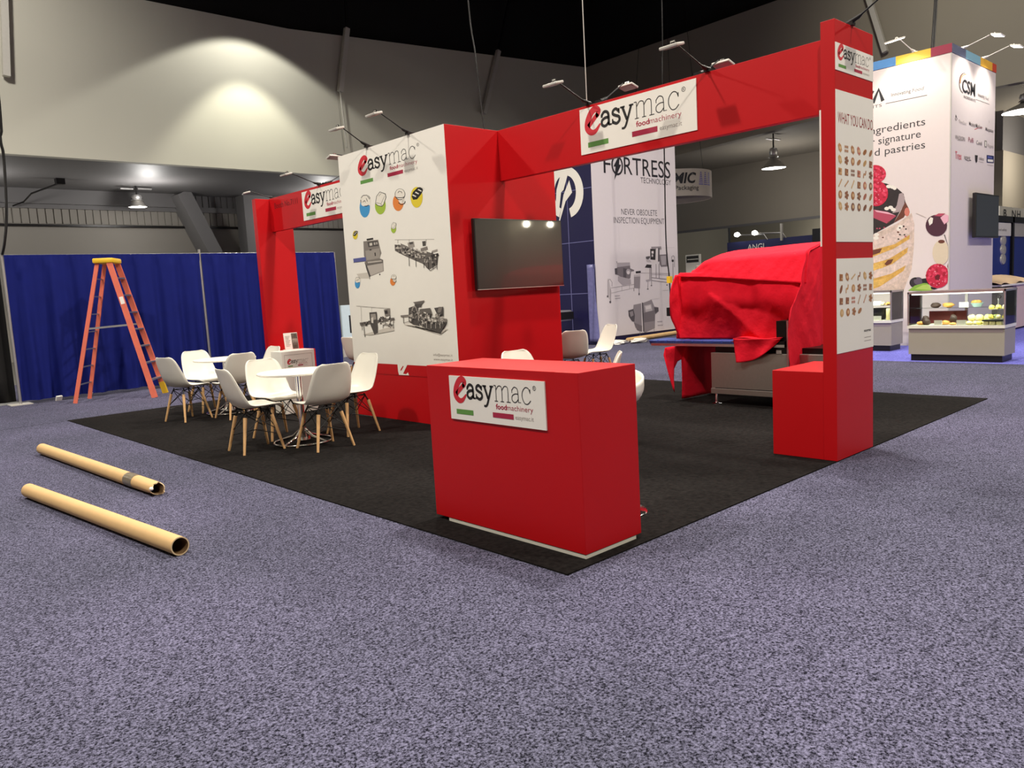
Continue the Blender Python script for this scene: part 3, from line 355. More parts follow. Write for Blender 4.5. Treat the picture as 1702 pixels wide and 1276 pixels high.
  'tower_icons': 'cblu:5161,2460 5168,2432 5183,2406 5203,2386 5228,2370 5255,2362 5284,2361 5312,2368 5336,2382 5357,2402 5371,2427 5378,2455 5378,2484 5370,2513 5355,2538 5334,2559 5309,2574 5281,2582 5253,2582 5225,2575 5201,2561 5181,2541 5167,2516 5160,2489;blk:5133,2536 5141,2516 5158,2499 5184,2487 5215,2481 5249,2482 5282,2489 5311,2502 5333,2520 5346,2540 5349,2562 5340,2582 5322,2599 5296,2611 5264,2617 5230,2616 5197,2608 5169,2595 5148,2578 5135,2557;wht:5145,2540 5152,2522 5168,2507 5191,2496 5218,2490 5248,2491 5277,2497 5302,2509 5322,2525 5333,2543 5335,2563 5328,2581 5312,2596 5288,2607 5261,2612 5231,2611 5202,2605 5177,2593 5158,2577 5147,2559;wht:5236,2577 5245,2562 5268,2554 5296,2553 5324,2561 5343,2574 5349,2590 5339,2605 5317,2613 5288,2614 5260,2606 5241,2592;wht:5174,2581 5184,2567 5206,2558 5234,2558 5262,2565 5281,2579 5286,2595 5276,2609 5254,2617 5226,2618 5198,2610 5179,2597;wht:5128,2538 5138,2524 5159,2515 5188,2514 5215,2522 5234,2535 5239,2551 5230,2565 5208,2574 5179,2574 5152,2567 5133,2554;wht:5227,2514 5237,2500 5259,2492 5288,2491 5315,2498 5335,2512 5340,2528 5330,2542 5308,2551 5279,2551 5251,2544 5232,2530;blk:5300,2533 5257,2551 5265,2556 5307,2538;blk:5266,2553 5252,2528 5242,2529 5256,2554;blk:5228,2572 5207,2534 5197,2535 5218,2573;wht:5137,2506 5140,2498 5148,2491 5158,2487 5170,2487 5181,2490 5190,2496 5196,2504 5197,2513 5193,2522 5186,2528 5175,2532 5163,2533 5152,2530 5143,2523 5138,2515;blk:5325,2584 5288,2609 5297,2613 5334,2588;blk:5292,2608 5205,2603 5206,2609 5293,2614;blk:5210,2605 5157,2551 5147,2553 5201,2607;cgrn:4842,2446 4848,2422 4862,2400 4882,2382 4906,2369 4933,2362 4961,2362 4988,2368 5013,2381 5033,2399 5048,2421 5056,2445 5056,2471 5049,2496 5035,2518 5015,2536 4990,2548 4963,2555 4935,2555 4908,2548 4883,2535 4864,2517 4849,2496 4842,2471;blk:5049,2491 5012,2572 4938,2612 4829,2576 4818,2535 4875,2462 4919,2441 5000,2462;wht:5038,2494 5002,2569 4934,2605 4840,2571 4830,2536 4884,2467 4922,2449 4993,2467;blk:5028,2498 4930,2473 4928,2477 5025,2502;blk:4933,2475 4928,2451 4920,2451 4925,2475;blk:4926,2478 4850,2549 4855,2551 4931,2480;blk:4963,2563 4907,2590 4911,2593 4967,2566;corg:4499,2440 4505,2417 4518,2397 4536,2380 4559,2368 4584,2361 4611,2361 4636,2367 4660,2379 4679,2396 4693,2417 4701,2440 4701,2464 4695,2487 4682,2508 4663,2524 4640,2536 4614,2542 4588,2542 4562,2536 4539,2524 4520,2507 4507,2486 4499,2463;wht:4619,2510 4473,2481 4488,2430 4562,2434;blk:4458,2521 4465,2503 4480,2488 4503,2477 4531,2471 4561,2472 4591,2478 4617,2490 4637,2507 4648,2526 4651,2545 4644,2564 4627,2579 4604,2590 4576,2595 4546,2594 4517,2587 4491,2575 4472,2559 4460,2540;wht:4467,2524 4473,2508 4488,2494 4508,2484 4533,2479 4560,2479 4587,2485 4610,2496 4628,2511 4639,2528 4641,2546 4634,2563 4620,2577 4599,2587 4574,2592 4546,2591 4520,2585 4497,2574 4480,2559 4469,2542;blk:4469,2497 4476,2492 4497,2490 4527,2490 4562,2493 4598,2499 4628,2506 4648,2513 4654,2520 4646,2525 4625,2527 4594,2527 4559,2524 4523,2518 4494,2511 4475,2504;wht:4475,2505 4482,2500 4501,2498 4529,2498 4562,2501 4594,2506 4621,2512 4639,2519 4645,2526 4638,2530 4619,2533 4591,2532 4558,2529 4526,2524 4499,2518 4481,2511;blk:4586,2551 4565,2566 4573,2570 4594,2555;blk:4570,2566 4523,2553 4520,2558 4567,2571;blk:4526,2556 4522,2540 4513,2540 4517,2556;blk:4598,2446 4542,2417 4534,2423 4589,2452;blk:4536,2416 4477,2425 4481,2432 4541,2424;blk:4473,2427 4460,2448 4473,2451 4485,2430;g8:4524,2485 4486,2480 4499,2440 4526,2439;cyel:4151,2452 4158,2425 4171,2401 4190,2381 4214,2367 4241,2359 4269,2358 4296,2365 4321,2379 4341,2399 4356,2423 4363,2450 4364,2479 4357,2506 4343,2531 4323,2551 4299,2565 4272,2572 4244,2572 4217,2565 4193,2551 4173,2531 4159,2507 4151,2480;blk:4344,2482 4315,2527 4226,2564 4157,2560 4135,2526 4171,2487 4250,2443 4319,2446;wht:4332,2494 4271,2469 4259,2477 4316,2503;wht:4280,2516 4220,2491 4208,2498 4264,2525;wht:4229,2538 4170,2513 4158,2520 4214,2546;wht:4179,2559 4120,2534 4108,2541 4163,2568;cyel:5462,2176 5466,2163 5473,2151 5484,2142 5496,2135 5510,2131 5525,2130 5539,2133 5551,2139 5562,2148 5569,2160 5573,2172 5573,2186 5569,2199 5561,2210 5551,2220 5538,2227 5524,2231 5510,2231 5496,2228 5483,2222 5473,2213 5466,2202 5462,2189;blk:5563,2187 5547,2209 5501,2228 5464,2227 5453,2211 5472,2192 5514,2170 5550,2171;wht:5556,2193 5525,2182 5518,2186 5548,2198;wht:5529,2204 5498,2193 5492,2197 5521,2209;wht:5503,2215 5472,2204 5465,2208 5494,2219;wht:5476,2226 5445,2215 5439,2218 5468,2230;cgrn:4672,2173 4675,2162 4682,2151 4691,2142 4702,2136 4714,2133 4728,2132 4740,2135 4752,2141 4761,2149 4768,2159 4771,2171 4772,2183 4768,2195 4762,2205 4753,2214 4741,2220 4729,2224 4716,2224 4703,2221 4692,2215 4682,2207 4676,2197 4672,2185;blk:4768,2192 4752,2231 4717,2251 4666,2235 4661,2216 4688,2180 4708,2170 4746,2179;wht:4763,2194 4747,2230 4716,2248 4671,2233 4667,2216 4692,2183 4710,2174 4743,2182;blk:4759,2196 4713,2185 4712,2187 4757,2198;blk:4715,2186 4712,2175 4709,2175 4711,2186;blk:4711,2188 4676,2222 4679,2223 4714,2189;blk:4729,2227 4703,2241 4705,2242 4731,2229;cblu:5493,1610 5497,1595 5505,1581 5515,1569 5529,1561 5543,1555 5558,1554 5573,1557 5586,1563 5597,1573 5604,1585 5608,1600 5607,1615 5603,1630 5595,1644 5585,1656 5571,1664 5557,1669 5541,1671 5527,1668 5514,1661 5504,1652 5496,1639 5493,1625;blk:5478,1651 5482,1640 5492,1631 5505,1623 5522,1619 5540,1618 5557,1621 5573,1626 5584,1635 5591,1645 5592,1656 5588,1667 5578,1677 5564,1684 5547,1688 5530,1689 5512,1686 5497,1681 5486,1672 5479,1662;wht:5484,1652 5488,1643 5497,1634 5509,1628 5523,1624 5539,1623 5554,1625 5568,1630 5578,1638 5584,1647 5585,1657 5581,1667 5573,1676 5560,1682 5546,1686 5530,1687 5515,1684 5501,1679 5491,1672 5485,1662;wht:5533,1668 5538,1661 5549,1655 5565,1654 5579,1657 5589,1663 5592,1671 5587,1679 5575,1684 5560,1686 5545,1683 5535,1676;wht:5500,1673 5505,1665 5517,1660 5532,1658 5546,1661 5556,1668 5559,1676 5554,1684 5542,1689 5527,1690 5513,1687 5503,1681;wht:5475,1652 5480,1644 5492,1639 5507,1638 5522,1640 5532,1647 5534,1655 5529,1663 5518,1668 5503,1669 5488,1666 5478,1660;wht:5528,1636 5533,1628 5545,1623 5560,1622 5575,1624 5585,1631 5588,1639 5583,1647 5571,1652 5555,1653 5541,1651 5531,1644;blk:5566,1643 5544,1654 5548,1657 5570,1645;blk:5549,1655 5541,1642 5536,1643 5543,1656;blk:5529,1666 5518,1647 5512,1648 5523,1667;wht:5480,1635 5482,1630 5486,1627 5491,1624 5498,1624 5504,1625 5508,1628 5511,1632 5512,1637 5510,1641 5506,1645 5500,1647 5494,1648 5488,1647 5483,1644 5481,1640;blk:5580,1669 5560,1683 5565,1685 5584,1670;blk:5562,1682 5516,1683 5516,1686 5563,1686;blk:5519,1684 5491,1658 5486,1660 5514,1686;corg:4757,1600 4760,1588 4767,1577 4776,1567 4788,1560 4802,1556 4816,1555 4829,1557 4841,1563 4851,1571 4859,1581 4863,1593 4863,1605 4859,1617 4853,1628 4843,1638 4831,1645 4817,1649 4803,1650 4790,1648 4778,1642 4768,1634 4761,1624 4757,1612;wht:4820,1632 4743,1622 4751,1595 4790,1595;blk:4735,1644 4739,1634 4747,1626 4759,1619 4774,1615 4790,1614 4805,1617 4819,1622 4829,1630 4835,1639 4836,1649 4833,1659 4824,1668 4812,1674 4797,1678 4781,1679 4766,1676 4752,1671 4742,1663 4736,1654;wht:4740,1645 4743,1637 4751,1629 4762,1623 4775,1619 4789,1618 4803,1620 4815,1625 4825,1632 4830,1641 4831,1650 4828,1659 4820,1667 4809,1673 4796,1676 4782,1677 4768,1675 4756,1670 4746,1663 4741,1655;blk:4741,1631 4745,1628 4756,1626 4772,1625 4790,1625 4809,1627 4824,1629 4835,1633 4838,1636 4834,1639 4823,1641 4807,1642 4788,1642 4770,1640 4754,1637 4744,1634;wht:4744,1635 4748,1632 4758,1630 4773,1629 4790,1629 4807,1631 4821,1633 4831,1636 4834,1639 4830,1642 4820,1644 4805,1645 4788,1644 4771,1643 4757,1641 4747,1638;blk:4803,1655 4791,1664 4795,1665 4807,1657;blk:4794,1663 4769,1658 4768,1661 4793,1666;blk:4771,1659 4769,1651 4764,1652 4766,1660;blk:4809,1600 4780,1587 4775,1590 4804,1603;blk:4776,1586 4745,1593 4748,1597 4779,1590;blk:4743,1594 4736,1606 4743,1607 4750,1596;g8:4770,1623 4750,1622 4757,1600 4771,1598',
  'fortress_machines': 'f6:12224,1576 12271,1594 12357,1258 12311,1024 12198,1167;f4:12231,1165 12246,1537 12228,1537 12213,1166;f4:12242,1532 12321,1573 12310,1582 12231,1542;f4:12308,1574 12388,1490 12404,1496 12323,1581;f4:12387,1493 12372,1396 12390,1394 12405,1492;f4:12327,1004 12326,1338 12305,1339 12305,1004;f4:12333,1352 13255,1408 13253,1420 12331,1363;f5:12341,1224 13234,1317 13231,1329 12338,1235;f4:12765,1401 12757,1271 12770,1271 12777,1400;f4:13069,1420 13069,1309 13082,1309 13082,1420;f2:12234,1155 12231,1145 12224,1136 12213,1131 12202,1129 12190,1132 12181,1138 12175,1148 12173,1158 12176,1168 12183,1177 12193,1183 12205,1184 12217,1182 12226,1175 12232,1166;f2:12332,1013 12329,1001 12320,991 12308,985 12293,983 12280,987 12268,994 12261,1005 12259,1017 12262,1029 12271,1038 12283,1045 12297,1046 12311,1043 12323,1036 12330,1025;f3:12618,1969 13125,1971 13132,1820 13292,1776 13274,1747 13160,1739 13117,1569 12907,1546 12630,1663 12523,1686 12516,1833 12610,1841;f5:12618,1969 13125,1971 13130,1890 12617,1861;f2:12516,1827 12610,1841 12616,1693 12523,1686;f2:12845,1836 12987,1813 12935,1475 12838,1458;f5:13137,1740 13129,1714 13108,1692 13078,1678 13043,1674 13009,1680 12981,1695 12963,1718 12957,1744 12966,1770 12986,1791 13016,1805 13051,1810 13085,1804 13113,1789 13132,1766;f7:13103,1714 13098,1698 13084,1684 13065,1675 13043,1672 13021,1676 13003,1686 12991,1700 12988,1717 12993,1734 13006,1748 13026,1757 13048,1760 13070,1756 13088,1746 13100,1731;f2:12597,2008 12603,1959 12619,1960 12612,2009;f5:12629,1643 13132,1549 13141,1428 12803,1399 12622,1525;f4:13268,1646 13532,1659 13495,1303 13249,1323;f6:13269,1656 13533,1669 13529,1608 13272,1605;f1:13346,1741 13554,1750 13558,1695 13349,1688;f3:13237,1323 13233,1242 13255,1241 13260,1322;f3:13444,1305 13441,1152 13464,1151 13467,1304;f2:13480,1161 13477,1148 13471,1138 13462,1131 13452,1129 13442,1132 13433,1139 13428,1150 13427,1163 13430,1175 13436,1186 13445,1192 13455,1194 13465,1191 13474,1184 13479,1173;f4:14027,2358 14461,2367 14474,2284 14040,2286;f1:13984,2307 14220,2296 14191,2016 13978,2029;f7:14031,2245 14124,2249 14124,2182 14035,2183;f6:14034,2163 14102,2162 14099,2100 14030,2101;f7:14242,2316 14318,2316 14299,1963 14123,1924 14006,1973 14204,2006;f2:14319,2326 14389,2326 14362,1972 14299,1973;f3:14379,2149 14734,2161 14710,1840 14432,1835 14366,1909;f5:14412,2117 14661,2125 14641,1883 14452,1876;f2:13786,2104 13963,2122 13960,2071 13873,2031 13789,2052;f6:13795,2032 13924,2040 14022,1957 13818,1970;f1:13726,1828 13815,1909 14018,1895 13997,1812;f7:13742,1807 13911,1804 13895,1526 13741,1510;f5:13911,1804 13986,1813 13968,1482 13789,1457 13741,1510 13895,1526;f3:14199,1912 14188,1538 14209,1537 14219,1912;f3:14327,1910 14317,1534 14338,1533 14348,1910;f3:13998,1833 13978,1357 13998,1357 14018,1833;f3:13831,1456 13815,1281 13832,1280 13848,1455;f2:13864,1272 13860,1268 13851,1264 13838,1262 13822,1262 13807,1263 13794,1266 13785,1271 13782,1276 13785,1280 13795,1284 13808,1286 13823,1286 13839,1285 13852,1282 13861,1277;f2:14016,1356 14013,1351 14005,1348 13994,1345 13981,1345 13967,1346 13957,1349 13949,1354 13947,1358 13950,1363 13958,1367 13969,1369 13982,1370 13995,1368 14006,1365 14013,1361;f4:13534,1691 14814,1641 14815,1652 13535,1701;f3:13998,1557 14804,1480 14808,1495 14001,1571;f3:13994,1484 14800,1395 14804,1410 13998,1499;f4:14004,1642 14812,1599 14813,1610 14005,1652;f3:14945,1920 14928,1237 14950,1237 14967,1920;f4:14915,1964 14922,2091 14900,2091 14893,1964;f4:14917,2086 14991,2117 14979,2127 14904,2096;f4:14977,2118 15030,2085 15046,2094 14993,2127;f4:15027,2090 15013,1813 15035,1812 15049,2090;f5:14477,2324 15051,2332 15051,2336 14477,2328;f1:15003,1984 14999,1969 14989,1957 14974,1949 14958,1946 14941,1949 14927,1958 14919,1970 14916,1985 14920,1999 14930,2012 14945,2020 14962,2022 14978,2019 14992,2011 15001,1998;f1:14982,1223 14978,1217 14968,1212 14954,1210 14937,1209 14920,1211 14906,1215 14897,1220 14894,1226 14898,1232 14907,1236 14922,1239 14939,1239 14955,1238 14969,1234 14979,1228;f1:14691,1349 14688,1342 14682,1337 14672,1334 14661,1333 14650,1335 14641,1339 14635,1344 14633,1351 14636,1357 14642,1362 14652,1366 14663,1367 14674,1365 14683,1361 14689,1355;f1:15151,1352 15148,1340 15141,1331 15131,1325 15120,1323 15108,1326 15099,1332 15093,1342 15092,1354 15094,1365 15101,1375 15111,1381 15123,1383 15134,1380 15143,1374 15149,1364;f4:13207,898 13523,923 13514,201 13255,313 13197,450 13163,697;f2:12988,768 13191,797 13247,631 13215,469 13117,486 12996,626;f4:13034,725 13166,748 13192,634 13075,601;f2:13551,942 13607,929 13614,173 13565,197;f4:13607,929 13968,994 14078,810 14251,780 14263,674 14101,599 14064,244 13647,160 13614,173;f6:13653,854 13944,880 13986,711 13694,686;f7:13702,831 13908,851 13927,766 13722,751;f3:13609,671 14090,715 14075,433 13621,421;f2:14060,791 14250,770 14245,675 14102,620;f3:13197,450 13523,345 13514,191 13317,247;f3:13423,208 13422,84 13439,83 13439,207;f2:13490,74 13485,70 13472,67 13453,66 13430,67 13407,69 13387,74 13375,79 13371,84 13375,88 13389,91 13408,92 13431,91 13454,89 13473,84 13486,79;f5:13899,995 14317,1007 14316,1011 13899,999;f3:14022,247 14025,162 14038,162 14036,246;f5:12474,1146 12678,1146 12677,1164 12473,1163;f5:12486,1086 12690,1086 12689,1104 12485,1103;f5:14178,395 14408,390 14406,410 14177,414;f5:14191,299 14420,294 14419,313 14189,318;f6:14469,1208 14720,1208 14719,1219 14469,1218',
  'fortress_roundel': 'wht:10625,4348 10543,4320 10615,4123 10660,4139;wht:10543,4320 10466,4279 10572,4097 10615,4123;wht:10466,4279 10394,4225 10533,4063 10572,4097;wht:10394,4225 10330,4160 10498,4022 10533,4063;wht:10330,4160 10276,4086 10468,3974 10498,4022;wht:10276,4086 10232,4004 10444,3921 10468,3974;wht:10232,4004 10199,3916 10427,3864 10444,3921;wht:10199,3916 10179,3824 10416,3804 10427,3864;wht:10179,3824 10171,3730 10412,3743 10416,3804;wht:10171,3730 10176,3637 10415,3682 10412,3743;wht:10176,3637 10193,3546 10426,3622 10415,3682;wht:10193,3546 10223,3459 10443,3565 10426,3622;wht:10223,3459 10264,3379 10466,3512 10443,3565;wht:10264,3379 10316,3308 10496,3465 10466,3512;wht:10316,3308 10378,3246 10531,3424 10496,3465;wht:10378,3246 10449,3196 10570,3391 10531,3424;wht:10449,3196 10526,3159 10613,3366 10570,3391;wht:10526,3159 10607,3135 10658,3350 10613,3366;wht:11005,3177 11090,3221 10972,3408 10925,3380;wht:11090,3221 11169,3280 11014,3446 10972,3408;wht:11169,3280 11238,3353 11051,3492 11014,3446;wht:11238,3353 11296,3437 11082,3546 11051,3492;wht:11296,3437 11341,3531 11106,3606 11082,3546;wht:11341,3531 11372,3631 11122,3670 11106,3606;wht:11372,3631 11388,3734 11129,3736 11122,3670;wht:11388,3734 11387,3839 11129,3803 11129,3736;wht:11387,3839 11371,3940 11119,3869 11129,3803;wht:11371,3940 11340,4037 11102,3932 11119,3869;wht:11340,4037 11295,4126 11077,3990 11102,3932;wht:11295,4126 11237,4204 11045,4041 11077,3990;wht:11237,4204 11168,4269 11007,4085 11045,4041;wht:11168,4269 11089,4321 10964,4120 11007,4085;wht:11089,4321 11004,4356 10918,4144 10964,4120;wht:11004,4356 10915,4376 10868,4159 10918,4144;wht:10915,4376 10824,4378 10818,4162 10868,4159;wht:10824,4378 10733,4364 10768,4155 10818,4162;wht:10807,4385 10566,4349 10817,3819 10902,3771 11020,3249 11129,3301 11053,3849;wht:10613,4026 10535,3724 10764,3537 11104,2837 10930,3358 10824,3702',
